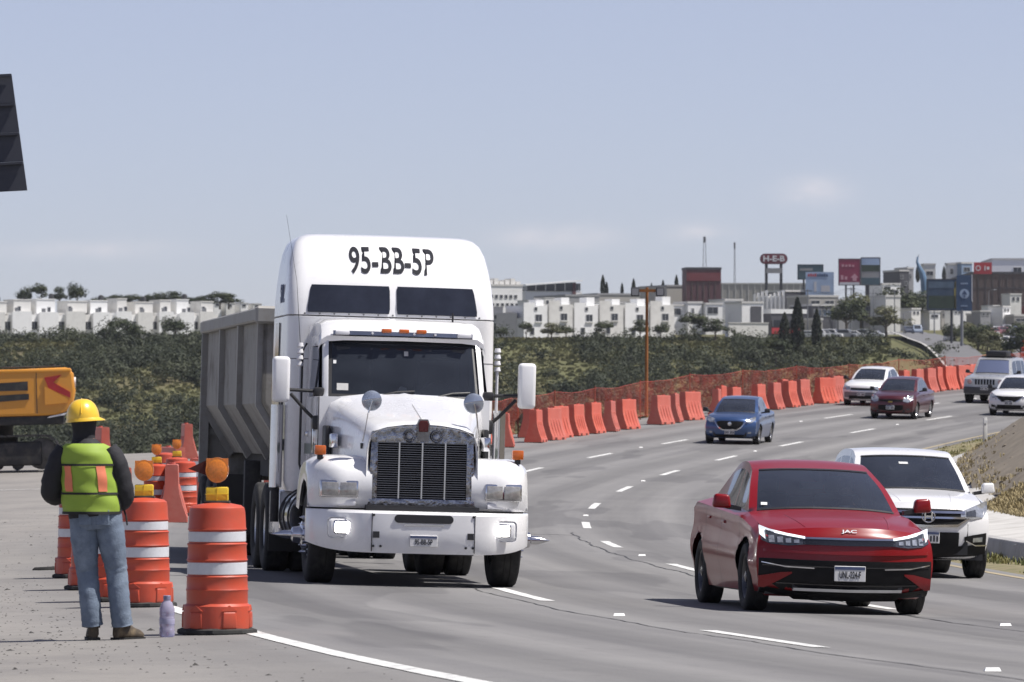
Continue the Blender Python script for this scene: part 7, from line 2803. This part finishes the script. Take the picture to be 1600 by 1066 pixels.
# back of a tilted road sign at the left edge
SG = thing('road_sign', 'dark ribbed back of a leaning road sign at the left edge of the sky', 'sign', (-8.7, 80.0, on_road(-8.7, 80)))
M_SIGNB = mat('sign_back', (.045, .048, .062), .6, .2, .1, 3)
s_ = FPX / 80.0
zt = CAM_Z + (657 - 115) / s_ - SG.location.z
zb = CAM_Z + (657 - 298) / s_ - SG.location.z
xr_t, xr_b = (17 - 800) / s_ + 8.7, (42 - 800) / s_ + 8.7
n_ = 4
for i in range(n_):
    z0, z1 = zb + (zt - zb) * i / n_, zb + (zt - zb) * (i + 1) / n_
    xa, xb_ = xr_b + (xr_t - xr_b) * i / n_, xr_b + (xr_t - xr_b) * (i + 1) / n_
    MB().hexa([(xa - 2.4, 0, z0 - .12), (xa, 0, z0 + .006), (xa, .05, z0 + .006), (xa - 2.4, .05, z0 - .12), (xb_ - 2.4, .02, z1 - .125), (xb_, .02, z1), (xb_, .06, z1), (xb_ - 2.4, .06, z1 - .125)]).build('panel', M_SIGNB, SG, 0)
    MB().hexa([(xb_ - 2.4, -.05, z1 - .17), (xb_, -.05, z1 - .035), (xb_, .0, z1 - .035), (xb_ - 2.4, 0, z1 - .17), (xb_ - 2.4, -.05, z1 - .125), (xb_, -.05, z1), (xb_, .0, z1), (xb_ - 2.4, .0, z1 - .125)]).build('stiffener', M_SIGNB, SG, 0)
for xx in (-1.1, -.35):
    MB().cyl((xx - .35, .12, -.5), (xx - .9, .12, zt - .3), .06, n=12).build('post', M_STEEL, SG)
# ------------------------------------------------------------------ the road worker, seen from behind
def ell(c, rx, ry, n=20, rot=0.0, tilt=None, ph=0.0):
    """elliptical ring in a plane, normal roughly z unless tilt is a direction"""
    c = Vector(c)
    ax = Vector(tilt).normalized() if tilt is not None else Vector((0, 0, 1))
    a = Vector((math.cos(rot), math.sin(rot), 0))
    a = (a - ax * a.dot(ax)).normalized()
    b = ax.cross(a)
    return [c + a * (rx * math.cos(2 * math.pi * k / n + ph)) + b * (ry * math.sin(2 * math.pi * k / n + ph)) for k in range(n)]


def limb(stations, n=18, wr=0.0, seed=1, sub=4):
    """stations: (centre, rx, ry) -> smooth tube with optional cloth wrinkles"""
    P = [tuple(c) + (rx, ry) for c, rx, ry in stations]
    S_ = [q for q, _ in catmull(P, sub)]
    rs = random.Random(seed)
    ph = [rs.uniform(0, 6.28) for _ in range(8)]
    rings = []
    for i, q in enumerate(S_):
        c = Vector(q[:3])
        d = Vector(S_[min(i + 1, len(S_) - 1)][:3]) - Vector(S_[max(i - 1, 0)][:3])
        r_ = ell(c, q[3], q[4], n, 0, d)
        if wr:
            r2 = []
            for k, p in enumerate(r_):
                an = 2 * math.pi * k / n
                w = wr * (math.sin(i * 1.9 + ph[0] + 1.5 * math.sin(an + ph[1])) * .6 + math.sin(i * 1.1 - an * 2 + ph[2]) * .5 + math.sin(i * 3.1 + an * 3 + ph[3]) * .3)
                r2.append(c + (p - c) * (1 + w))
            r_ = r2
        rings.append(r_)
    return rings


def skin_body(name, joints, edges, m, parent):
    me = bpy.data.meshes.new(name)
    me.from_pydata([j[0] for j in joints], edges, [])
    o = link(name, me, None, parent)
    md = o.modifiers.new('skin', 'SKIN')
    md.use_smooth_shade = True
    for i, j in enumerate(joints):
        sv = me.skin_vertices[0].data[i]
        sv.radius = (j[1], j[2])
        sv.use_root = i == 0
    o.modifiers.new('sub', 'SUBSURF').levels = 2
    o.modifiers['sub'].render_levels = 2
    dg = bpy.context.evaluated_depsgraph_get()
    m2 = bpy.data.meshes.new_from_object(o.evaluated_get(dg))
    o.modifiers.clear()
    o.data = m2
    m2.materials.clear()
    m2.materials.append(m)
    m2.shade_smooth()
    return o


def make_worker():
    T = thing('person', 'worker seen from behind in yellow hard hat, green vest, dark jacket and jeans', 'person')
    M_SKIN = mat('skin', (.30, .16, .10), .55, 0, .06, 8)
    M_JEAN = mat('denim', (.125, .160, .215), .85, 0, .15, 7, bump=.3, bscale=90, dirt=(.22, .27, .34), dirt_amt=.9, dirt_scale=5)
    M_JACK = mat('jacket_black', (.014, .014, .018), .8, 0, .3, 6, bump=.2, bscale=40)
    M_VEST = mat('vest_lime', (.25, .36, .04), .7, 0, .08, 6)
    M_STRIPE = mat('vest_orange', (.70, .20, .10), .6, 0, .08, 10)
    M_TRIM = mat('vest_trim', (.015, .015, .015), .8)
    M_HAT = mat('hat_yellow', (.80, .50, .035), .35, 0, .04, 6, coat=.4)
    M_BOOT = mat('boot', (.06, .045, .03), .7, 0, .25, 10, dirt=(.28, .21, .12), dirt_amt=.6, dirt_scale=9)
    M_HAIR = mat('hood_dark', (.018, .018, .022), .9, 0, .3, 10)
    # body: one continuous surface; joints (position, rx, ry); x right, y away from the viewer
    J = [((-.10, .0, .98), .14, .11), ((-.13, .0, 1.15), .13, .10), ((-.16, .0, 1.36), .15, .10), ((-.18, .0, 1.47), .07, .07), ((-.19, .02, 1.56), .065, .07), ((-.195, .03, 1.68), .085, .095), ((-.195, .03, 1.76), .075, .085),
         ((-.36, .0, 1.41), .065, .065), ((-.41, .04, 1.15), .05, .05), ((-.34, .26, 1.10), .04, .04), ((-.27, .33, 1.12), .034, .04),
         ((.03, .0, 1.41), .065, .065), ((.085, .03, 1.14), .05, .05), ((.04, .26, 1.03), .04, .04), ((-.01, .34, 1.02), .034, .04),
         ((-.20, .0, .93), .09, .09), ((-.165, .02, .52), .06, .06), ((-.125, .0, .10), .04, .045),
         ((.005, .0, .93), .09, .09), ((.06, .02, .52), .06, .06), ((.105, .0, .10), .04, .045),
         ((-.22, .36, 1.13), .012, .02), ((-.205, .33, 1.14), .011, .018), ((.03, .38, 1.02), .012, .02), ((.045, .35, 1.03), .011, .018)]
    E_ = [(0, 1), (1, 2), (2, 3), (3, 4), (4, 5), (5, 6), (2, 7), (7, 8), (8, 9), (9, 10), (2, 11), (11, 12), (12, 13), (13, 14), (0, 15), (15, 16), (16, 17), (0, 18), (18, 19), (19, 20), (10, 21), (10, 22), (14, 23), (14, 24)]
    skin_body('body', J, E_, M_SKIN, T)
    # five fingers to each hand, curled round what is held in front
    for hx, hy, hz, sg in ((-.25, .37, 1.125, 1), (.01, .385, 1.02, -1)):
        for k in range(5):
            dz = .034 - .02 * k
            L = (.045, .07, .078, .07, .055)[k]
            q = MB()
            q.tube([(hx, hy - .01, hz + dz), (hx + sg * L * .5, hy + .022, hz + dz), (hx + sg * L, hy + .012, hz + dz - .004), (hx + sg * L * .9, hy - .015, hz + dz - .008)], [.010, .0095, .009, .007], 8).build('finger', M_SKIN, T)
    # jeans
    seat = [((-.10, .0, 1.06), .185, .135), ((-.10, .0, .97), .195, .145), ((-.095, .0, .88), .20, .145), ((-.09, .0, .83), .19, .13)]
    q = MB().loft(limb(seat, 24, .012, 3))
    L_ = [((-.185, .0, .93), .105, .125), ((-.18, .0, .78), .108, .118), ((-.17, .012, .60), .090, .098), ((-.16, .02, .50), .082, .088), ((-.145, .0, .36), .080, .088), ((-.13, -.01, .20), .078, .088), ((-.12, .0, .11), .080, .092)]
    R_ = [((-.01, .0, .93), .105, .125), ((.015, .0, .78), .108, .118), ((.045, .012, .60), .090, .098), ((.06, .02, .50), .082, .088), ((.075, .0, .36), .080, .088), ((.092, -.01, .20), .078, .088), ((.104, .0, .11), .080, .092)]
    for st, sd in ((L_, 5), (R_, 9)):
        q.loft(limb(st, 26, .030, sd, 7))
    q.build('jeans', M_JEAN, T, 80)
    for x in (-.165, -.035):
        MB().rbox(x - .05, x + .05, -.152, -.135, .86, .98, .006, 1).build('back_pocket', M_JEAN, T)
    # boots
    for (bx, by, yaw) in ((-.12, .03, .15), (.112, .03, -.75)):
        Mx = Matrix.Translation((bx, by, 0)) @ Matrix.Rotation(yaw, 4, 'Z')
        rings = []
        for (y, z0, z1, w) in ((-.085, .02, .10, .030), (-.08, .0, .14, .042), (-.04, .0, .17, .048), (.03, .0, .13, .050), (.10, .0, .09, .052), (.16, .0, .07, .046), (.19, .012, .05, .025)):
            rings.append([Mx @ Vector((w * math.cos(t) * (1.0 if math.sin(t) < 0 else .85), y, (z0 + z1) / 2 + (z1 - z0) / 2 * math.sin(t))) for t in [2 * math.pi * k / 14 for k in range(14)]])
        b_ = MB().loft(rings).build('boot', M_BOOT, T, 60)
        MB().loft([[Mx @ Vector((.055 * math.cos(t), -.02 + .055 * math.sin(t), z)) for t in [2 * math.pi * k / 14 for k in range(14)]] for z in (.09, .17)]).build('boot_shaft', M_BOOT, b_, 60)
        MB().box(-.05, .05, -.09, .18, -.002, .018, Mx).build('sole', M_TRIM, b_, 0)
    # jacket: trunk and bulky sleeves
    tr = [((-.10, .0, .93), .20, .155), ((-.11, .0, 1.02), .205, .16), ((-.125, .0, 1.15), .205, .155), ((-.15, .0, 1.30), .215, .155), ((-.165, .0, 1.40), .195, .145), ((-.175, .0, 1.455), .13, .115), ((-.18, .005, 1.50), .085, .085)]
    q = MB().loft(limb(tr, 26, .012, 4))
    q.loft(limb([((-.32, .0, 1.43), .080, .085), ((-.38, .0, 1.33), .082, .09), ((-.42, .02, 1.20), .083, .092), ((-.43, .06, 1.11), .083, .09), ((-.39, .16, 1.09), .075, .078), ((-.33, .28, 1.11), .055, .06)], 20, .05, 6, 5))
    q.loft(limb([((-.01, .0, 1.43), .080, .085), ((.055, .0, 1.33), .082, .09), ((.09, .02, 1.20), .083, .092), ((.105, .05, 1.09), .083, .09), ((.08, .16, 1.04), .075, .078), ((.03, .29, 1.03), .055, .06)], 20, .05, 7, 5))
    q.build('jacket', M_JACK, T, 80)
    # vest: a shell over the trunk, open at the armholes
    def vest_ring(z, f=1.0):
        zs = [.95, 1.02, 1.15, 1.30, 1.40, 1.455, 1.475]
        cx_ = interp(z, zs, [-.125, -.13, -.14, -.155, -.165, -.175, -.18])
        rx = interp(z, zs, [.212, .210, .206, .202, .196, .172, .135])
        ry = interp(z, zs, [.180, .182, .180, .176, .170, .142, .118])
        return cx_, rx * f, ry * f

    def vest_patch(a0, a1, z0, z1, off, n=16, m_=14, curve=None):
        """a0,a1 in degrees round the trunk, -90 = middle of the back"""
        q = MB()
        for j in range(m_ + 1):
            z = z0 + (z1 - z0) * j / m_
            cx_, rx, ry = vest_ring(z)
            for i in range(n + 1):
                an = R(a0 + (a1 - a0) * i / n)
                w = .004 * math.sin(z * 40 + an * 3) + .003 * math.sin(z * 23 - an * 5)
                q.v.append((cx_ + (rx + off + w) * math.cos(an), (ry + off + w) * math.sin(an), z + (curve(i / n) if curve else 0)))
        for j in range(m_):
            for i in range(n):
                q.f.append((j * (n + 1) + i, j * (n + 1) + i + 1, (j + 1) * (n + 1) + i + 1, (j + 1) * (n + 1) + i))
        return q
    q = vest_patch(-178, -12, .955, 1.475, .010, 26, 26)
    v_ = q.build('vest', M_VEST, T, 80)
    for (a0, a1) in ((-142, -122), (-70, -50)):
        vest_patch(a0, a1, 1.115, 1.315, .016, 4, 10).build('orange_stripe', M_STRIPE, v_, 80)
    for z in (1.315, 1.100):
        vest_patch(-178, -12, z - .008, z + .008, .017, 24, 1).build('black_piping', M_TRIM, v_, 80)
    vest_patch(-178, -12, .945, .965, .014, 24, 1).build('hem_piping', M_TRIM, v_, 80)
    for (a0, a1) in ((-180, -175.5), (-14.5, -10)):
        vest_patch(a0, a1, .95, 1.40, .013, 2, 16).build('side_piping', M_TRIM, v_, 80)
    # head cover under the hat, neck scarf
    MB().loft([ell((-.187, .015, z), rx, ry, 20) for z, rx, ry in ((1.47, .10, .10), (1.51, .085, .09), (1.56, .084, .095), (1.62, .094, .108), (1.68, .096, .112), (1.72, .09, .105))]).build('hood', M_HAIR, T, 80)
    MB().loft([ell((-.145, .05, z), rx, ry, 12) for z, rx, ry in ((1.55, .03, .05), (1.58, .045, .07), (1.63, .05, .075), (1.67, .045, .07))]).build('face_cloth', mat('cloth_grey', (.18, .19, .22), .8), T, 80)
    # hard hat with brim and ridges
    H = Matrix.Translation((-.195, .025, 1.655)) @ Matrix.Rotation(R(-4), 4, 'Y')
    rings = []
    for t in [i / 12 for i in range(13)]:
        an = t * math.pi / 2
        rr_, zz = math.cos(an), math.sin(an)
        rings.append([H @ Vector((.125 * rr_ ** .8 * math.cos(k), .145 * rr_ ** .8 * math.sin(k), .155 * zz ** .95)) for k in [2 * math.pi * i / 32 for i in range(32)]])
    hat = MB().loft(rings).build('hard_hat', M_HAT, T, 60)
    br = []
    for (k_, z) in ((1.0, .010), (1.055, -.010), (1.06, -.016), (1.0, .0)):
        br.append([H @ Vector((.125 * k_ * math.cos(a) + (.035 * max(0, math.cos(a - .5)) if k_ > 1.02 else 0), .145 * k_ * math.sin(a) + (.03 * max(0, math.sin(a)) if k_ > 1.02 else 0), z)) for a in [2 * math.pi * i / 32 for i in range(32)]])
    MB().loft(br, caps=False).build('brim', M_HAT, hat, 60)
    MB().tube([H @ Vector((0, .150 * math.cos(a), .1565 * math.sin(a) ** .9)) for a in [math.pi * (i + 1) / 12 for i in range(11)]], .004, 6).build('hat_ridge', M_HAT, hat)
    MB().tube([(.10, .10, 1.00), (.125, .08, .93), (.135, .07, .86)], .007, 6).build('hanging_cord', M_TRIM, T)
    return T


W_ = make_worker()
W_.location = (-3.03, 42.75, on_road(-3.03, 42.75))
W_.scale = (1.0, 1.0, 1.0)

# ------------------------------------------------------------------ drivers
def make_driver(car, label, shirt, hy, hz):
    T = thing('person', label, 'person')
    M_SK = mat('skin_driver', (.34, .19, .13), .5, 0, .06, 8)
    J = [((.37, hy, hz - .62), .15, .12), ((.37, hy + .02, hz - .42), .15, .11), ((.37, hy + .03, hz - .20), .17, .10), ((.37, hy + .02, hz - .10), .06, .06), ((.37, hy, hz + .02), .075, .09), ((.37, hy, hz + .10), .07, .085),
         ((.20, hy, hz - .20), .06, .06), ((.16, hy - .18, hz - .38), .045, .045), ((.24, hy - .42, hz - .26), .035, .035), ((.54, hy, hz - .20), .06, .06), ((.58, hy - .18, hz - .38), .045, .045), ((.50, hy - .42, hz - .26), .035, .035)]
    skin_body('body', J, [(0, 1), (1, 2), (2, 3), (3, 4), (4, 5), (2, 6), (6, 7), (7, 8), (2, 9), (9, 10), (10, 11)], M_SK, T)
    MB().loft(limb([((.37, hy + .0, hz - .66), .19, .15), ((.37, hy + .02, hz - .42), .19, .14), ((.37, hy + .03, hz - .22), .21, .125), ((.37, hy + .03, hz - .12), .10, .09)], 20, .01, 2)).build('shirt', shirt, T, 80)
    for sg in (-1, 1):
        MB().loft(limb([((.37 + sg * .17, hy, hz - .20), .075, .075), ((.37 + sg * .205, hy - .12, hz - .33), .065, .065), ((.37 + sg * .20, hy - .22, hz - .37), .055, .055)], 14)).build('sleeve', shirt, T, 80)
        for k in range(5):
            x = .37 + sg * .13
            MB().tube([(x, hy - .43, hz - .24 - .016 * k), (x - sg * .03, hy - .47, hz - .24 - .016 * k), (x - sg * .05, hy - .45, hz - .245 - .016 * k)], .009, 6).build('finger', M_SK, T)
    MB().loft([ell((.37, hy + .02, hz + z), rx, ry, 18) for z, rx, ry in ((.03, .083, .085), (.09, .088, .10), (.14, .082, .096), (.175, .05, .06), (.185, .01, .01))]).build('hair', M_HAIRD, T, 80)
    MB().tube([(.37, hy - .085, hz + .05), (.37, hy - .112, hz + .015), (.37, hy - .09, hz + .0)], .012, 6).build('nose', M_SK, T)
    T.matrix_world = car.matrix_world.copy()
    return T


M_HAIRD = mat('hair_dark', (.012, .010, .010), .8)
bpy.context.view_layer.update()
make_driver(RED.T, 'driver in pale shirt at the wheel of the red sedan', mat('shirt_pale', (.42, .42, .45), .9), 2.28, 1.18)
make_driver(BLUE.T, 'driver in red shirt at the wheel of the blue sedan', mat('shirt_red', (.42, .08, .07), .9), 2.08, 1.17)
make_driver(CRV.T, 'driver in dark shirt at the wheel of the white SUV', mat('shirt_dark', (.10, .10, .12), .9), 2.2, 1.36)

# ------------------------------------------------------------------ excavator
def make_excavator():
    T = thing('excavator', 'orange tracked excavator at the left edge, seen behind the worker', 'excavator')
    M_EX = mat('machine_orange', (.64, .27, .025), .45, 0, .06, 3, coat=.3, dirt=(.36, .17, .06), dirt_amt=.35, dirt_scale=3)
    M_EXD = mat('machine_black', (.022, .022, .024), .7, 0, .3, 5, dirt=(.12, .10, .08), dirt_amt=.5, dirt_scale=4)
    M_CHEV = mat('chevron_red', (.34, .02, .02), .5)
    # local x = towards its counterweight (right in the picture), y away, z up
    body = [(-2.6, 1.36), (.80, 1.36), (1.16, 1.52), (1.24, 1.95), (1.20, 2.38), (1.06, 2.52), (-2.6, 2.46)]
    MB().prism(body, -1.25, 1.25, 'y').build('engine_house', M_EX, T, 20, bevel=.06)
    MB().rbox(-2.6, 1.15, -1.27, 1.27, 2.40, 2.50, .03).build('top_cover', M_EX, T)
    MB().box(.30, .315, -1.262, -1.25, 1.42, 2.42).build('panel_seam', M_EXD, T, 0)
    MB().prism([(-.95, 1.98), (-.70, 2.17), (.10, 2.20), (.10, 1.98)], -1.275, -1.25, 'y').build('vent_grille', M_EXD, T, 0)
    MB().prism([(-.97, 1.70), (-.97, 1.86), (.12, 1.90), (.12, 1.76)], -1.275, -1.25, 'y').build('vent_grille', M_EXD, T, 0)
    MB().prism([(.50, 2.28), (.92, 2.34), (.72, 2.16), (1.12, 1.92), (1.12, 1.78), (.60, 2.02)], -1.28, -1.25, 'y').build('chevron', M_CHEV, T, 0)
    MB().prism([(.50, 2.08), (1.06, 1.76), (1.06, 1.66), (.50, 1.62)], -1.30, -1.25, 'y').build('lower_trim', M_EX, T, 0)
    MB().cyl((1.22, -1.0, 2.15), (1.26, -1.0, 2.15), .13, n=18).build('rear_lamp', M_SIGNW, T)
    MB().rbox(-2.6, .95, -1.2, 1.2, 1.14, 1.37, .04).build('turntable_deck', M_EXD, T)
    MB().cyl((-.9, 0, .85), (-.9, 0, 1.16), .6, n=24).build('slew_ring', M_EXD, T)
    MB().hexa([(.55, -1.26, 1.30), (.95, -1.26, 1.36), (.95, 1.2, 1.36), (.55, 1.2, 1.30), (.60, -1.26, 1.34), (1.02, -1.26, 1.42), (1.02, 1.2, 1.42), (.60, 1.2, 1.34)]).build('bumper_edge', M_SIGNW, T, 0)
    for y in (.2, -.4):
        MB().tube([(-1.6, y, 2.5), (-1.6, y, 2.56), (.9, y, 2.56), (.9, y, 2.5)], .018, 6).build('hand_rail', M_EXD, T)
    MB().cyl((.7, .3, 2.5), (.7, .3, 2.62), .06, n=12).build('exhaust', M_EXD, T)
    # cab and boom (beyond the frame)
    MB().prism([(-3.9, 1.36), (-2.65, 1.36), (-2.65, 2.95), (-3.5, 2.95), (-3.9, 2.3)], -1.25, -.25, 'y').build('cab', M_EX, T, 20, bevel=.04)
    MB().prism([(-3.75, 1.9), (-2.8, 1.9), (-2.8, 2.82), (-3.45, 2.82), (-3.75, 2.3)], -1.265, -1.25, 'y').build('cab_window', M_WINX, T, 0)
    MB().loft([[(x - wx, y, z - wz) for y in (-.1, .5)] + [(x + wx, y, z + wz) for y in (.5, -.1)] for x, z, wx, wz in ((-2.7, 1.6, .05, .30), (-4.2, 3.2, .15, .28), (-5.6, 3.9, .1, .25), (-7.2, 3.4, .05, .18))]).build('boom', M_EX, T, 30)
    MB().loft([[(x - wx, y, z - wz) for y in (-.05, .45)] + [(x + wx, y, z + wz) for y in (.45, -.05)] for x, z, wx, wz in ((-7.0, 3.7, .2, .1), (-7.3, 2.2, .18, .08), (-7.4, .9, .12, .05))]).build('dipper_arm', M_EX, T, 30)
    # tracks
    for sy in (-1, 1):
        yc = sy * .95
        ring = []
        for k in range(40):
            t = k / 40
            L = 2.6
            # stadium outline
            per = 2 * L + 2 * math.pi * .42
            d = t * per
            if d < L: p = (-2.2 + d, .86)
            elif d < L + math.pi * .42:
                an = (d - L) / .42; p = (.4 + .42 * math.sin(an), .44 + .42 * math.cos(an))
            elif d < 2 * L + math.pi * .42: p = (.4 - (d - L - math.pi * .42), .02)
            else:
                an = (d - 2 * L - math.pi * .42) / .42; p = (-2.2 - .42 * math.sin(an), .44 - .42 * math.cos(an))
            ring.append(p)
        for k in range(40):
            p, q_ = ring[k], ring[(k + 1) % 40]
            dx, dz = q_[0] - p[0], q_[1] - p[1]
            l_ = math.hypot(dx, dz)
            nx, nz = dz / l_, -dx / l_
            nx, nz = -nx, -nz
            MB().hexa([(p[0], yc - .3, p[1]), (p[0] + dx * .93, yc - .3, p[1] + dz * .93), (p[0] + dx * .93, yc + .3, p[1] + dz * .93), (p[0], yc + .3, p[1]),
                       (p[0] + nx * .05, yc - .3, p[1] + nz * .05), (p[0] + dx * .93 + nx * .04, yc - .3, p[1] + dz * .93 + nz * .04), (p[0] + dx * .93 + nx * .04, yc + .3, p[1] + dz * .93 + nz * .04), (p[0] + nx * .05, yc + .3, p[1] + nz * .05)]).build('track_shoe', M_EXD, T, 0)
        MB().rbox(-2.2, .4, yc - .24, yc + .24, .16, .74, .06).build('track_frame', M_EXD, T)
        for x in (-2.2, .4):
            MB().lathe([(.38, -.14), (.38, .14), (.30, .15), (.12, .17)], 24, Matrix.Translation((x, yc, .44)) @ Matrix.Rotation(R(90), 4, 'X')).build('sprocket', mat('worn_steel', (.085, .08, .075), .5, .6, .4, 6), T)
        for x in (-1.7, -1.2, -.7, -.2):
            MB().cyl((x, yc - .16, .18), (x, yc + .16, .18), .13, n=14).build('roller', M_EXD, T)
    MB().box(-1.6, -.2, -.8, .8, .45, .86).build('car_body', M_EXD, T, 0)
    return T


M_WINX = mat('machine_glass', (.03, .035, .04), .1)
EX = make_excavator()
EX.location = (-13.05, 153.0, on_road(-13.05, 153.0) - .01)
EX.rotation_euler = (0, R(-1.5), R(4))
EX.scale = (1.1, 1.1, 1.1)

# ------------------------------------------------------------------ the air
hz_m = bpy.data.materials.new('haze_air')
hz_m.use_nodes = True
hn, hl_ = hz_m.node_tree.nodes, hz_m.node_tree.links
hn.clear()
ho = hn.new('ShaderNodeOutputMaterial')
pv = hn.new('ShaderNodeVolumePrincipled')
pv.inputs['Color'].default_value = (.86, .89, .96, 1)
pv.inputs['Density'].default_value = .000045
pv.inputs['Anisotropy'].default_value = .3
hl_.new(pv.outputs[0], ho.inputs['Volume'])
hz = MB().box(-4400, 4400, -300, 9300, -14, 90).build('haze', hz_m, smooth=0)
tag(hz, 'thin pale daytime haze over the valley', 'haze', kind='stuff')
